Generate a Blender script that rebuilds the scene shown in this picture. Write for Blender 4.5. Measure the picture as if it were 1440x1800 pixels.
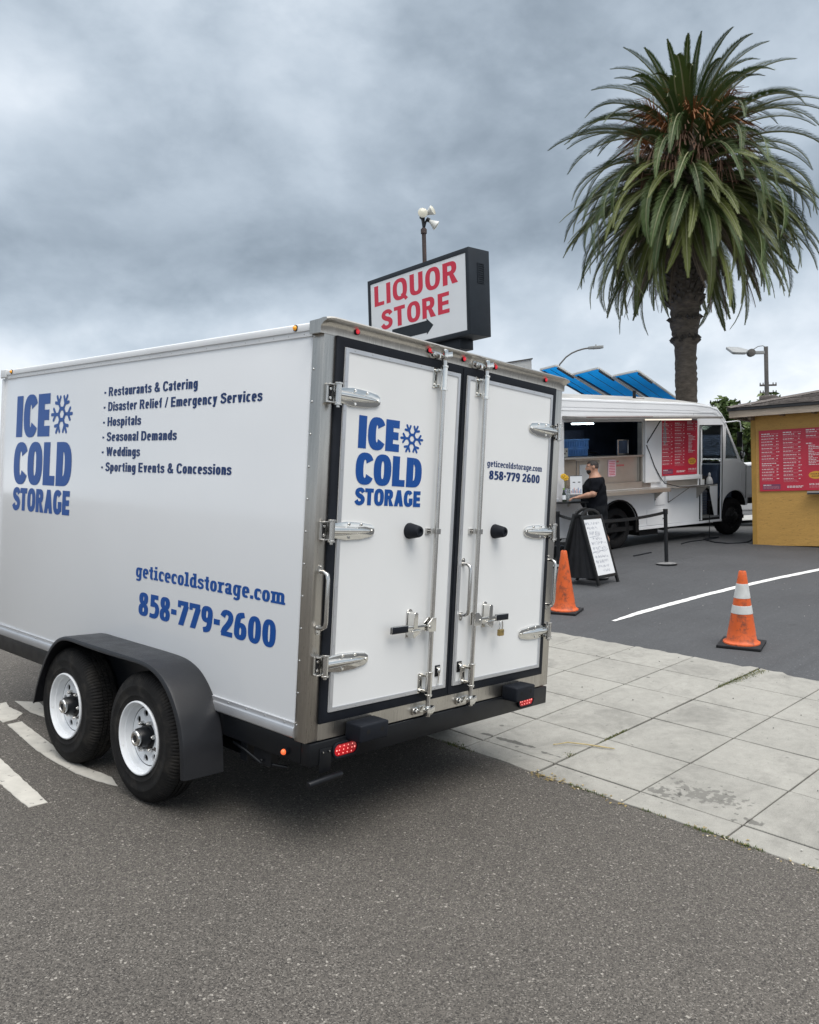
import bpy, bmesh, math, random
from math import sin, cos, pi, radians, hypot, atan2, sqrt
from mathutils import Vector, Matrix
from mathutils.geometry import delaunay_2d_cdt
random.seed(7)
S = bpy.context.scene
for o_ in list(bpy.data.objects):
    bpy.data.objects.remove(o_)

# ---------------------------------------------------------------- camera
CAM = Vector((-2.63806, -3.09944, 1.76824))
RX = Vector((0.66898728, -0.7427087, -0.02897946))
RY = Vector((-0.03723311, 0.00545363, -0.99929173))
RZ = Vector((0.7423407, 0.66959245, -0.02400495))
cam_d = bpy.data.cameras.new("camera")
cam_d.sensor_fit = 'HORIZONTAL'
cam_d.sensor_width = 36.0
cam_d.lens = 36.0 * 1457 / 1440
cam_d.clip_start = 0.05
cam_d.clip_end = 2000
cam = bpy.data.objects.new("camera", cam_d)
S.collection.objects.link(cam)
u_, b_ = -RY, -RZ
cam.matrix_world = Matrix(((RX.x, u_.x, b_.x, CAM.x), (RX.y, u_.y, b_.y, CAM.y), (RX.z, u_.z, b_.z, CAM.z), (0, 0, 0, 1)))
S.camera = cam

# ---------------------------------------------------------------- exposure, sky, sun
S.view_settings.view_transform = 'Standard'
S.view_settings.look = 'None'
S.view_settings.exposure = 0.46
S.view_settings.gamma = 1.0
S.view_settings.use_curve_mapping = False
S.render.engine = 'CYCLES'
S.cycles.use_denoising = True
S.cycles.max_bounces = 8

SUN_EL, SUN_AZ = radians(58), radians(250)      # behind the camera, veiled by cloud
W = bpy.data.worlds.new("World")
S.world = W
W.use_nodes = True
nt = W.node_tree
for n in list(nt.nodes):
    nt.nodes.remove(n)
L = nt.links


class NG:
    """small node helper"""
    def __init__(s, tree):
        s.t = tree

    def n(s, typ, **kw):
        nd = s.t.nodes.new(typ)
        for k_, v_ in kw.items():
            setattr(nd, k_, v_)
        return nd

    def put(s, sock, v):
        if isinstance(v, (int, float)):
            sock.default_value = v
        elif isinstance(v, (tuple, list, Vector)):
            v = tuple(v)
            if len(v) == 3 and len(sock.default_value) == 4:
                v = v + (1.0,)
            sock.default_value = v
        else:
            s.t.links.new(v, sock)

    def math(s, op, a, b=None, c=None, clamp=False):
        nd = s.n('ShaderNodeMath', operation=op, use_clamp=clamp)
        s.put(nd.inputs[0], a)
        if b is not None:
            s.put(nd.inputs[1], b)
        if c is not None:
            s.put(nd.inputs[2], c)
        return nd.outputs[0]

    def vmath(s, op, a, b=None):
        nd = s.n('ShaderNodeVectorMath', operation=op)
        s.put(nd.inputs[0], a)
        if b is not None:
            s.put(nd.inputs[1], b)
        return nd.outputs[0]

    def mix(s, fac, a, b, blend='MIX'):
        nd = s.n('ShaderNodeMix', data_type='RGBA', blend_type=blend)
        s.put(nd.inputs[0], fac)
        s.put(nd.inputs[6], a)
        s.put(nd.inputs[7], b)
        return nd.outputs[2]

    def ramp(s, fac, stops, interp='LINEAR'):
        nd = s.n('ShaderNodeValToRGB')
        cr = nd.color_ramp
        cr.interpolation = interp
        while len(cr.elements) < len(stops):
            cr.elements.new(0.5)
        for e, (p, c) in zip(cr.elements, stops):
            e.position = p
            e.color = (c, c, c, 1) if isinstance(c, (int, float)) else tuple(c) + ((1,) if len(c) == 3 else ())
        s.put(nd.inputs[0], fac)
        return nd.outputs[0]

    def noise(s, vec, scale, detail=3, rough=0.5, dist=0.0, col=False):
        nd = s.n('ShaderNodeTexNoise')
        if vec is not None:
            s.put(nd.inputs['Vector'], vec)
        nd.inputs['Scale'].default_value = scale
        nd.inputs['Detail'].default_value = detail
        nd.inputs['Roughness'].default_value = rough
        nd.inputs['Distortion'].default_value = dist
        return nd.outputs['Color'] if col else nd.outputs[0]

    def vor(s, vec, scale, feature='F1', out=0, rnd=1.0):
        nd = s.n('ShaderNodeTexVoronoi', feature=feature)
        if vec is not None:
            s.put(nd.inputs['Vector'], vec)
        nd.inputs['Scale'].default_value = scale
        nd.inputs['Randomness'].default_value = rnd
        return nd.outputs[out]

    def comb(s, x, y, z):
        nd = s.n('ShaderNodeCombineXYZ')
        for i_, q in enumerate((x, y, z)):
            s.put(nd.inputs[i_], q)
        return nd.outputs[0]

    def sep(s, v):
        nd = s.n('ShaderNodeSeparateXYZ')
        s.put(nd.inputs[0], v)
        return nd.outputs


g = NG(nt)
tc = g.n('ShaderNodeTexCoord')
dx, dy, dz = g.sep(tc.outputs['Generated'])
zc = g.math('MAXIMUM', dz, 0.0)
den = g.math('ADD', zc, 0.34)
pv = g.comb(g.math('DIVIDE', dx, den), g.math('DIVIDE', dy, den), g.math('MULTIPLY', zc, 0.6))
ps_ = g.comb(dx, dy, g.math('MULTIPLY', zc, 1.55))
el = g.math('MULTIPLY', g.math('ARCSINE', zc), 180 / pi)
az = g.math('MULTIPLY', g.math('ARCTAN2', dy, dx), 180 / pi)
# domain warp so that the banks get ragged edges
wn = g.noise(ps_, 3.0, 5, 0.58, col=True)
wx, wy, wz = g.sep(wn)
el2 = g.math('ADD', el, g.math('MULTIPLY', g.math('SUBTRACT', wx, 0.5), 11.0))
az2 = g.math('ADD', az, g.math('MULTIPLY', g.math('SUBTRACT', wy, 0.5), 22.0))
# overall overcast gradient, brighter towards the zenith (thin cloud overhead)
base = g.ramp(g.math('DIVIDE', el, 90.0), [(0, .76), (.055, .70), (.10, .57), (.135, .46), (.18, .375), (.25, .395), (.35, .45), (.50, 1.10), (.72, 1.85), (1, 2.15)])
big = g.noise(pv, 0.8, 5, 0.52, 0.4)
lump = g.noise(ps_, 3.6, 6, 0.52, 0.25)
lump2 = g.ramp(g.noise(ps_, 10.5, 6, 0.60, 0.2), [(.34, 0.0), (.66, 1.0)], 'EASE')
fine = g.math('ADD', g.math('MULTIPLY', g.ramp(lump, [(.33, 0.0), (.67, 1.0)], 'EASE'), .80), g.math('MULTIPLY', lump2, .20))
mod = g.math('ADD', g.math('MULTIPLY', g.math('SUBTRACT', big, 0.5), 0.50), g.math('ADD', g.math('MULTIPLY', g.math('SUBTRACT', fine, 0.5), 0.42), g.math('MULTIPLY', g.math('SUBTRACT', g.ramp(g.noise(ps_, 6.5, 7, 0.55, 0.15), [(.36, 0.0), (.64, 1.0)], 'EASE'), 0.5), 0.20)))


def blob(a0, e0, sa, se, amp):
    u = g.math('DIVIDE', g.math('SUBTRACT', az2, a0), sa)
    v = g.math('DIVIDE', g.math('SUBTRACT', el2, e0), se)
    r2 = g.math('ADD', g.math('MULTIPLY', u, u), g.math('MULTIPLY', v, v))
    return g.math('MULTIPLY', g.math('EXPONENT', g.math('MULTIPLY', r2, -1.0)), amp)


tot = mod
for bl in [(67, 23.5, 7, 4, .42), (51, 29.5, 4, 3, .22), (46, 26, 3, 4, .14), (57, 15.5, 13, 3.2, -.20), (42, 16, 9, 4, -.10), (31, 26, 11, 7, -.05), (59, 10.5, 8, 1.7, .24), (31, 9.5, 9, 4.0, .26),
           (44, 10, 5, 2, .15), (20, 22, 9, 7, .10), (22, 3, 12, 3, .12), (-40, 25, 30, 9, .2), (120, 20, 30, 7, -.15), (190 - 360, 22, 35, 9, .15)]:
    tot = g.math('ADD', tot, blob(*bl))
lum = g.math('MULTIPLY', base, g.math('MAXIMUM', g.math('ADD', tot, 1.0), 0.35))
tint = g.ramp(lum, [(0.25, (.82, 1.0, 1.20)), (.50, (.87, 1.0, 1.14)), (.80, (.95, 1.0, 1.06)), (1.0, (.98, 1.0, 1.03))])
cl = g.vmath('MULTIPLY', tint, g.comb(lum, lum, lum))
sky = g.n('ShaderNodeTexSky', sky_type='NISHITA')
sky.sun_disc = False
sky.sun_elevation = SUN_EL
sky.sun_rotation = radians(90) - SUN_AZ
bg1 = g.n('ShaderNodeBackground')
L.new(sky.outputs[0], bg1.inputs[0])
bg1.inputs[1].default_value = 0.10
bg2 = g.n('ShaderNodeBackground')
L.new(cl, bg2.inputs[0])
bg2.inputs[1].default_value = 0.95
mx = g.n('ShaderNodeMixShader')
mx.inputs[0].default_value = 0.95
L.new(bg1.outputs[0], mx.inputs[1])
L.new(bg2.outputs[0], mx.inputs[2])
wo = g.n('ShaderNodeOutputWorld')
L.new(mx.outputs[0], wo.inputs[0])

sun_d = bpy.data.lights.new("sun", 'SUN')
sun_d.energy = 1.5
sun_d.angle = radians(40)
sun_d.color = (1.0, .95, .88)
sun = bpy.data.objects.new("sun", sun_d)
S.collection.objects.link(sun)
sd = Vector((cos(SUN_EL) * cos(SUN_AZ), cos(SUN_EL) * sin(SUN_AZ), sin(SUN_EL)))
sun.rotation_euler = (-sd).to_track_quat('-Z', 'Y').to_euler()
sun.location = sd * 60

# ---------------------------------------------------------------- helpers
def lin(r, g_, b):
    f = lambda c: (c / 255 / 12.92) if c / 255 <= .04045 else ((c / 255 + .055) / 1.055) ** 2.4
    return (f(r), f(g_), f(b))


MATS = {}


def mat(name, col, rough=.5, metal=0.0, var=0.0, vs=6.0, bump=0.0, bs=60.0, coat=0.0, rvar=0.0, emit=0.0, stretch=None,
        col2=None, spec=.5, wear=None, rnd=0.0, alpha=1.0, trans=0.0):
    """procedural Principled material: two-scale noise in colour, roughness and relief"""
    if name in MATS:
        return MATS[name]
    m = bpy.data.materials.new(name)
    m.use_nodes = True
    t = m.node_tree
    G = NG(t)
    b = t.nodes['Principled BSDF']
    b.inputs['Metallic'].default_value = metal
    b.inputs['Specular IOR Level'].default_value = spec
    b.inputs['Coat Weight'].default_value = coat
    b.inputs['Coat Roughness'].default_value = .08
    b.inputs['Transmission Weight'].default_value = trans
    b.inputs['Alpha'].default_value = alpha
    vec = G.n('ShaderNodeTexCoord').outputs['Object']
    if stretch:
        vec = G.vmath('MULTIPLY', vec, stretch)
    c = tuple(col) + (1,)
    cs = None
    if var or col2:
        nz = G.noise(vec, vs, 5, .6)
        f = G.ramp(nz, [(.3, 0.0), (.7, 1.0)])
        c2 = col2 if col2 else tuple(min(1, x * (1 + var)) for x in col)
        c1 = col if col2 else tuple(x * (1 - var) for x in col)
        cs = G.mix(f, c1, c2)
    if wear:
        wcol, wscale, wlo, whi = wear
        wf = G.ramp(G.noise(vec, wscale, 7, .68), [(wlo, 0.0), (whi, 1.0)])
        cs = G.mix(wf, cs if cs is not None else c, tuple(wcol) + (1,))
    if rnd:
        oi = G.n('ShaderNodeObjectInfo').outputs['Random']
        k = G.math('ADD', G.math('MULTIPLY', oi, 2 * rnd), 1 - rnd)
        cs = G.vmath('MULTIPLY', cs if cs is not None else c[:3], G.comb(k, k, k))
    G.put(b.inputs['Base Color'], cs if cs is not None else c)
    if rvar:
        rz = G.noise(vec, vs * 2.3, 4, .6)
        G.put(b.inputs['Roughness'], G.math('ADD', G.math('MULTIPLY', G.math('SUBTRACT', rz, .5), rvar * 2), rough, clamp=True))
    else:
        b.inputs['Roughness'].default_value = rough
    if bump:
        bp = G.n('ShaderNodeBump')
        bp.inputs['Strength'].default_value = bump
        bp.inputs['Distance'].default_value = .02
        G.put(bp.inputs['Height'], G.noise(vec, bs, 4, .6))
        t.links.new(bp.outputs[0], b.inputs['Normal'])
    if emit:
        b.inputs['Emission Color'].default_value = c
        b.inputs['Emission Strength'].default_value = emit
    MATS[name] = m
    return m


def tag(o, label=None, cat=None, group=None, kind=None):
    if label:
        o['label'] = label
    if cat:
        o['category'] = cat
    if group:
        o['group'] = group
    if kind:
        o['kind'] = kind
    return o


def thing(name, label, cat, mw=None, loc=None, group=None):
    o = bpy.data.objects.new(name, None)
    o.empty_display_size = .1
    S.collection.objects.link(o)
    if mw is not None:
        o.matrix_world = mw
    elif loc is not None:
        o.location = loc
    return tag(o, label, cat, group)


def node(name, parent, loc=(0, 0, 0)):
    o = bpy.data.objects.new(name, None)
    o.empty_display_size = .05
    S.collection.objects.link(o)
    o.parent = parent
    o.location = loc
    return o


def frame(loc, xd, zd=(0, 0, 1)):
    """matrix with local x along xd and local z close to zd"""
    x = Vector(xd).normalized()
    z = Vector(zd)
    z = (z - x * z.dot(x)).normalized()
    y = z.cross(x)
    m = Matrix((x, y, z)).transposed().to_4x4()
    m.translation = Vector(loc)
    return m


def rotz(a):
    return Matrix.Rotation(a, 4, 'Z')


class MB:
    def __init__(s, *mats):
        s.v, s.f, s.m = [], [], []
        s.mats = list(mats)

    def add(s, vs, fs, mi=0, M=None):
        k = len(s.v)
        for p in vs:
            p = Vector(p)
            s.v.append(M @ p if M is not None else p)
        for f in fs:
            s.f.append([i + k for i in f])
            s.m.append(mi)
        return s

    def box(s, a, b, mi=0, M=None):
        x0, y0, z0 = a
        x1, y1, z1 = b
        x0, x1 = min(x0, x1), max(x0, x1)
        y0, y1 = min(y0, y1), max(y0, y1)
        z0, z1 = min(z0, z1), max(z0, z1)
        return s.add([(x0, y0, z0), (x1, y0, z0), (x1, y1, z0), (x0, y1, z0), (x0, y0, z1), (x1, y0, z1), (x1, y1, z1), (x0, y1, z1)],
                     [(3, 2, 1, 0), (4, 5, 6, 7), (0, 1, 5, 4), (1, 2, 6, 5), (2, 3, 7, 6), (3, 0, 4, 7)], mi, M)

    def cyl(s, p0, p1, r0, r1=None, n=16, mi=0, caps=True, M=None):
        r1 = r0 if r1 is None else r1
        p0, p1 = Vector(p0), Vector(p1)
        d = (p1 - p0).normalized()
        a = d.orthogonal().normalized()
        b = d.cross(a)
        vs = [p0 + (a * cos(2 * pi * i / n) + b * sin(2 * pi * i / n)) * r0 for i in range(n)]
        vs += [p1 + (a * cos(2 * pi * i / n) + b * sin(2 * pi * i / n)) * r1 for i in range(n)]
        fs = [(i, (i + 1) % n, n + (i + 1) % n, n + i) for i in range(n)]
        if caps:
            fs += [tuple(range(n - 1, -1, -1)), tuple(range(n, 2 * n))]
        return s.add(vs, fs, mi, M)

    def tube(s, pts, r, n=8, mi=0, M=None, caps=True):
        pts = [Vector(p) for p in pts]
        rs = r if isinstance(r, (list, tuple)) else [r] * len(pts)
        vs, fs = [], []
        a = None
        for i, p in enumerate(pts):
            d = (pts[min(i + 1, len(pts) - 1)] - pts[max(i - 1, 0)]).normalized()
            a = d.orthogonal().normalized() if a is None else (a - d * a.dot(d)).normalized()
            b = d.cross(a)
            vs += [p + (a * cos(2 * pi * k / n) + b * sin(2 * pi * k / n)) * rs[i] for k in range(n)]
        for i in range(len(pts) - 1):
            for k in range(n):
                fs.append((i * n + k, i * n + (k + 1) % n, (i + 1) * n + (k + 1) % n, (i + 1) * n + k))
        if caps:
            fs += [tuple(range(n - 1, -1, -1)), tuple(range((len(pts) - 1) * n, len(pts) * n))]
        return s.add(vs, fs, mi, M)

    def lathe(s, prof, n=32, mi=0, M=None, mod=None):
        """prof: (r, h) about local z"""
        vs, fs = [], []
        for j, (r, h) in enumerate(prof):
            for k in range(n):
                rr = r if mod is None else mod(j, k, r)
                vs.append((rr * cos(2 * pi * k / n), rr * sin(2 * pi * k / n), h))
        for j in range(len(prof) - 1):
            for k in range(n):
                fs.append((j * n + k, j * n + (k + 1) % n, (j + 1) * n + (k + 1) % n, (j + 1) * n + k))
        return s.add(vs, fs, mi, M)

    def sphere(s, c, r, n=12, m=8, mi=0, M=None):
        c = Vector(c)
        r = Vector(r) if isinstance(r, (tuple, list, Vector)) else Vector((r, r, r))
        vs = [c + Vector((0, 0, r.z))]
        for j in range(1, m):
            t = pi * j / m
            vs += [c + Vector((r.x * sin(t) * cos(2 * pi * k / n), r.y * sin(t) * sin(2 * pi * k / n), r.z * cos(t))) for k in range(n)]
        vs.append(c - Vector((0, 0, r.z)))
        fs = [(0, 1 + k, 1 + (k + 1) % n) for k in range(n)]
        for j in range(m - 2):
            for k in range(n):
                a, b = 1 + j * n + k, 1 + j * n + (k + 1) % n
                fs.append((a, a + n, b + n, b))
        e = len(vs) - 1
        q = 1 + (m - 2) * n
        fs += [(e, q + (k + 1) % n, q + k) for k in range(n)]
        return s.add(vs, fs, mi, M)

    def extr(s, poly, d0, d1, mi=0, M=None, axis=2):
        """convex or simple polygon (2-D) extruded along an axis: 2 -> (a,b,d)  1 -> (a,d,b)  0 -> (d,a,b)"""
        def P(p, d):
            return (p[0], p[1], d) if axis == 2 else ((p[0], d, p[1]) if axis == 1 else (d, p[0], p[1]))
        n = len(poly)
        vs = [P(p, d0) for p in poly] + [P(p, d1) for p in poly]
        fs = [(i, (i + 1) % n, n + (i + 1) % n, n + i) for i in range(n)] + [tuple(range(n - 1, -1, -1)), tuple(range(n, 2 * n))]
        return s.add(vs, fs, mi, M)

    def plate(s, outer, holes, d0, d1, mi=0, M=None, axis=1):
        """flat plate with holes, thickness d0..d1 along axis"""
        def P(p, d):
            return (p[0], p[1], d) if axis == 2 else ((p[0], d, p[1]) if axis == 1 else (d, p[0], p[1]))
        pts, edges = [], []
        for lp in [outer] + holes:
            k = len(pts)
            pts += [Vector(p) for p in lp]
            edges += [(k + i, k + (i + 1) % len(lp)) for i in range(len(lp))]
        r = delaunay_2d_cdt(pts, edges, [], 0, 1e-6)
        v2, tri = r[0], r[2]

        def inside(p, lp):
            c = False
            for i in range(len(lp)):
                (xa, ya), (xb, yb) = lp[i], lp[i - 1]
                if (ya > p.y) != (yb > p.y) and p.x < (xb - xa) * (p.y - ya) / (yb - ya) + xa:
                    c = not c
            return c
        keep = []
        for t in tri:
            c = (v2[t[0]] + v2[t[1]] + v2[t[2]]) / 3
            if inside(c, outer) and not any(inside(c, h) for h in holes):
                keep.append(t)
        n = len(v2)
        vs = [P(p, d0) for p in v2] + [P(p, d1) for p in v2]
        fs = [tuple(t) for t in keep] + [tuple(i + n for i in reversed(t)) for t in keep]
        cnt = {}
        for t in keep:
            for i in range(3):
                a, b = t[i], t[(i + 1) % 3]
                cnt.setdefault((min(a, b), max(a, b)), []).append((a, b))
        for q in cnt.values():
            if len(q) == 1:
                a, b = q[0]
                fs.append((b, a, a + n, b + n))
        return s.add(vs, fs, mi, M)

    def mesh(s, name, bevel=0.0, sharp=35, seg=2, fixn=True):
        me = bpy.data.meshes.new(name)
        me.from_pydata([tuple(p) for p in s.v], [], s.f)
        for m_ in s.mats:
            me.materials.append(m_)
        me.polygons.foreach_set('material_index', s.m)
        if bevel or fixn:
            bm = bmesh.new()
            bm.from_mesh(me)
            if fixn:
                bmesh.ops.recalc_face_normals(bm, faces=bm.faces)
            if bevel:
                es = [e for e in bm.edges if len(e.link_faces) == 2 and e.calc_face_angle(0) > radians(28)]
                bmesh.ops.bevel(bm, geom=es, offset=bevel, offset_type='OFFSET', segments=seg, profile=.5, affect='EDGES', clamp_overlap=True)
            bm.to_mesh(me)
            bm.free()
        me.polygons.foreach_set('use_smooth', [True] * len(me.polygons))
        me.set_sharp_from_angle(angle=radians(sharp))
        me.update()
        return me

    def obj(s, name, parent=None, bevel=0.0, mw=None, loc=None, kind=None, sharp=35, seg=2, fixn=True, label=None):
        return place(name, s.mesh(name, bevel, sharp, seg, fixn), parent, mw, loc, kind, label)


def place(name, me, parent=None, mw=None, loc=None, kind=None, label=None):
    o = bpy.data.objects.new(name, me)
    S.collection.objects.link(o)
    if parent is not None:
        o.parent = parent
    if mw is not None:
        o.matrix_local = mw
    elif loc is not None:
        o.location = loc
    if kind:
        o['kind'] = kind
    if label:
        o['label'] = label
    return o


def copy_tree(o, parent=None):
    c = o.copy()
    S.collection.objects.link(c)
    if parent is not None:
        c.parent = parent
    for ch in list(o.children):
        copy_tree(ch, c)
    return c


# ---------------------------------------------------------------- lettering: glyphs made of strokes
def _bar(x0, y0, x1, y1):
    return [[(x0, y0), (x1, y0), (x1, y1), (x0, y1)]]


def _line(x0, y0, x1, y1, w):
    return [[(x0 - w / 2, y0), (x0 + w / 2, y0), (x1 + w / 2, y1), (x1 - w / 2, y1)]]


def _arc(cx, cy, a, b, t, h, a0=0, a1=360, n=2.5, seg=28):
    def pt(u, A, B):
        c_, s_ = cos(u), sin(u)
        return (cx + A * math.copysign(abs(c_) ** (2 / n), c_), cy + B * math.copysign(abs(s_) ** (2 / n), s_))
    out = []
    k = max(4, int(seg * abs(a1 - a0) / 360))
    us = [radians(a0 + (a1 - a0) * i / k) for i in range(k + 1)]
    for i in range(k):
        out.append([pt(us[i], a, b), pt(us[i + 1], a, b), pt(us[i + 1], a - t, b - h), pt(us[i], a - t, b - h)])
    return out


def _sp(P, w, k=6):
    """Catmull-Rom stroke of width w (number or list)"""
    P = [Vector(p) for p in P]
    Q, Wd = [], []
    ws = w if isinstance(w, (list, tuple)) else [w] * len(P)
    for i in range(len(P) - 1):
        p0, p1, p2, p3 = P[max(i - 1, 0)], P[i], P[i + 1], P[min(i + 2, len(P) - 1)]
        for j in range(k):
            t = j / k
            Q.append(.5 * ((2 * p1) + (p2 - p0) * t + (2 * p0 - 5 * p1 + 4 * p2 - p3) * t * t + (3 * p1 - p0 - 3 * p2 + p3) * t ** 3))
            Wd.append(ws[i] * (1 - t) + ws[i + 1] * t)
    Q.append(P[-1])
    Wd.append(ws[-1])
    Ls, Rs = [], []
    for i, q in enumerate(Q):
        d = (Q[min(i + 1, len(Q) - 1)] - Q[max(i - 1, 0)]).normalized()
        nn = Vector((-d.y, d.x)) * Wd[i] / 2
        Ls.append(tuple(q + nn))
        Rs.append(tuple(q - nn))
    return [[Ls[i], Rs[i], Rs[i + 1], Ls[i + 1]] for i in range(len(Q) - 1)]


def glyph(ch, t, h, slab):
    """(polygons, advance width) of one letter, cap height 1; t stem, h horizontal stroke, slab serif length"""
    X = .73
    w = .52
    s = slab
    sh = h * .9
    R = []

    def serif(x0, x1, y, up=True):
        return _bar(x0, y - (0 if up else sh), x1, y + (sh if up else 0))
    if ch == ' ':
        return [], .30
    if ch == '.':
        return _bar(0, 0, t * 1.05, t * 1.05), t * 1.05
    if ch == '-':
        return _bar(0, .36, .30, .36 + h * 1.15), .30
    if ch == '/':
        return _line(t * .5, -.02, .36, 1.02, t * .75), .36 + t * .3
    if ch == '&':
        R = _arc(.33, .76, .22, .25, t * .85, h * .85) + _sp([(.42, .60), (.16, .42), (.12, .22), (.30, .07), (.52, .16), (.66, .42)], t * .85)
        R += _sp([(.20, .66), (.42, .36), (.68, .02)], t * .9)
        return R, .74
    if ch == '$':
        return glyph('S', t, h, 0)
    # ---- capitals
    if ch == 'I':
        return _bar(0, 0, t, 1), t
    if ch == 'L':
        return _bar(0, 0, t, 1) + _bar(t, 0, .54, h), .55
    if ch == 'E':
        return _bar(0, 0, t, 1) + _bar(t, 0, .58, h) + _bar(t, .5 - h * .5, .54, .5 + h * .5) + _bar(t, 1 - h, .57, 1), .59
    if ch == 'F':
        return _bar(0, 0, t, 1) + _bar(t, .5 - h * .5, .50, .5 + h * .5) + _bar(t, 1 - h, .56, 1), .57
    if ch == 'T':
        return _bar(.31 - t / 2, 0, .31 + t / 2, 1 - h) + _bar(0, 1 - h, .62, 1), .62
    if ch == 'H':
        return _bar(0, 0, t, 1) + _bar(.66 - t, 0, .66, 1) + _bar(t, .5 - h * .5, .66 - t, .5 + h * .5), .66
    if ch == 'O':
        return _arc(.36, .5, .36, .515, t, h), .72
    if ch == 'Q':
        return _arc(.38, .5, .38, .515, t, h) + [[(.42, .24), (.56, .30), (.80, .0), (.66, -.09)]], .78
    if ch == 'C':
        return _arc(.36, .5, .36, .515, t, h, 30, 330), .66
    if ch == 'G':
        return _arc(.36, .5, .36, .515, t, h, 38, 320) + _bar(.70 - t, .12, .70, .52) + _bar(.40, .52 - h, .70 - t, .52), .71
    if ch == 'D':
        return _bar(0, 0, t, 1) + _bar(t, 0, .30, h) + _bar(t, 1 - h, .30, 1) + _arc(.30, .5, .38, .5, t, h, -90, 90), .68
    if ch == 'U':
        return _bar(0, .32, t, 1) + _bar(.66 - t, .32, .66, 1) + _arc(.33, .34, .33, .355, t, h, 180, 360), .66
    if ch == 'P':
        return _bar(0, 0, t, 1) + _bar(t, 1 - h, .32, 1) + _bar(t, .40, .32, .40 + h) + _arc(.32, .70, .29, .30, t, h, -90, 90), .62
    if ch == 'R':
        return (_bar(0, 0, t, 1) + _bar(t, 1 - h, .34, 1) + _bar(t, .40, .34, .40 + h) + _arc(.34, .70, .30, .30, t, h, -90, 90)
                + [[(.30, .42), (.50, .42), (.70, 0), (.70 - t * 1.2, 0)]]), .70
    if ch == 'A':
        return (_line(t * .5, 0, .35, 1, t * 1.02) + _line(.70 - t * .5, 0, .35, 1, t * 1.02) + _bar(.18, .20, .52, .20 + h * .9)), .70
    if ch == 'S':
        return _sp([(.55, .74), (.46, .87), (.30, .905), (.14, .83), (.12, .68), (.24, .565), (.42, .48), (.52, .36), (.49, .19), (.32, .095), (.15, .13), (.045, .27)],
                   [t * .95, t * .9, h * 1.02, t * .92, t * 1.0, h * 1.2, h * 1.2, t, t * .92, h * 1.02, t * .9, t * .95]), .62
    if ch == 'W':
        return (_line(t * .5, 1, .27, 0, t * .95) + _line(.46, 1, .27, 0, t * .9) + _line(.46, 1, .66, 0, t * .9) + _line(.93 - t * .5, 1, .66, 0, t * .95)), .93
    # ---- lower case
    o_ = _arc(w / 2, X / 2, w / 2, X / 2 + .012, t, h)
    if ch == 'o':
        return o_, w
    if ch == 'c':
        return _arc(w / 2, X / 2, w / 2, X / 2 + .012, t, h, 42, 318) + (_bar(w * .80, X * .60, w * .93, X * .83) if s else []), w * .93
    if ch == 'e':
        return _arc(w / 2, X / 2, w / 2, X / 2 + .012, t, h, -3, 312) + _bar(t * .8, X / 2 - h * .42, w - t * .6, X / 2 + h * .42), w
    if ch in 'dbpqg':
        R = list(o_)
        x0, x1 = (w - t, w) if ch in 'dqg' else (0, t)
        if ch == 'd':
            R += _bar(x0, 0, x1, 1) + (serif(x0 - s, x0, 1, False) + serif(x1, x1 + s * .8, 0) if s else [])
        elif ch == 'b':
            R += _bar(x0, 0, x1, 1)
        elif ch == 'p':
            R += _bar(x0, -.26, x1, X)
        else:
            R += _bar(x0, -.06, x1, X) + (serif(x1, x1 + s * .8, X, False) if s else [])
            R += _sp([(w - t / 2, -.02), (w - t * .62, -.14), (w * .5, -.215), (t * .35, -.17)], [t, t * .95, h, h * .95])
        return R, w + (s * .8 if s else 0)
    if ch == 'l':
        return _bar(s, 0, s + t, 1) + (serif(0, s, 1, False) + serif(0, s, 0) + serif(s + t, 2 * s + t, 0) if s else []), t + 2 * s
    if ch == 'i':
        return _bar(s, 0, s + t, X) + _bar(s, .83, s + t, 1.0) + (serif(0, s, X, False) + serif(0, s, 0) + serif(s + t, 2 * s + t, 0) if s else []), t + 2 * s
    if ch == 't':
        return _bar(.10, .16, .10 + t, .93) + _bar(0, X - h, .36, X) + _sp([(.10 + t / 2, .22), (.13 + t / 2, .09), (.37, .06)], [t, t * .9, h]), .39
    if ch == 'f':
        return _bar(.09, 0, .09 + t, .8) + _bar(0, X - h, .34, X) + _sp([(.09 + t / 2, .76), (.12 + t / 2, .91), (.36, .94)], [t, t * .9, h]), .34
    if ch == 'r':
        R = _bar(s, 0, s + t, X) + _sp([(s + t * .6, X - .20), (s + t + .06, X - h * .55), (s + t + .19, X - h * .5)], [h, h * 1.05, h * 1.1])
        return R + (serif(0, s, X, False) + serif(0, s, 0) + serif(s + t, 2 * s + t, 0) if s else []), s + t + .20
    if ch in 'nhm':
        R = _bar(s, 0, s + t, X if ch != 'h' else 1)
        xs = s
        for _ in range(2 if ch == 'm' else 1):
            R += _arc(xs + .25, X - .22, .25, .23, t, h, 0, 150) + _bar(xs + .5 - t, 0, xs + .5, X - .22)
            xs += .5 - t
        if s:
            R += serif(0, s, X, False)
            for q in ([s, s + .5 - t, s + 1 - 2 * t] if ch == 'm' else [s, s + .5 - t]):
                R += serif(q - s * .8, q, 0) + serif(q + t, q + t + s * .8, 0)
        return R, xs + t + s
    if ch == 'u':
        return _bar(0, .24, t, X) + _arc(.25, .24, .25, .25, t, h, 180, 330) + _bar(.5 - t, 0, .5, X), .5
    if ch == 'v':
        return _line(t * .5, X, .25, 0, t) + _line(.5 - t * .5, X, .25, 0, t), .5
    if ch == 'y':
        return _line(t * .5, X, .26, .04, t) + _line(.5 - t * .5, X, .17, -.26, t) + _bar(.02, -.26, .2, -.26 + h), .5
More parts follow.
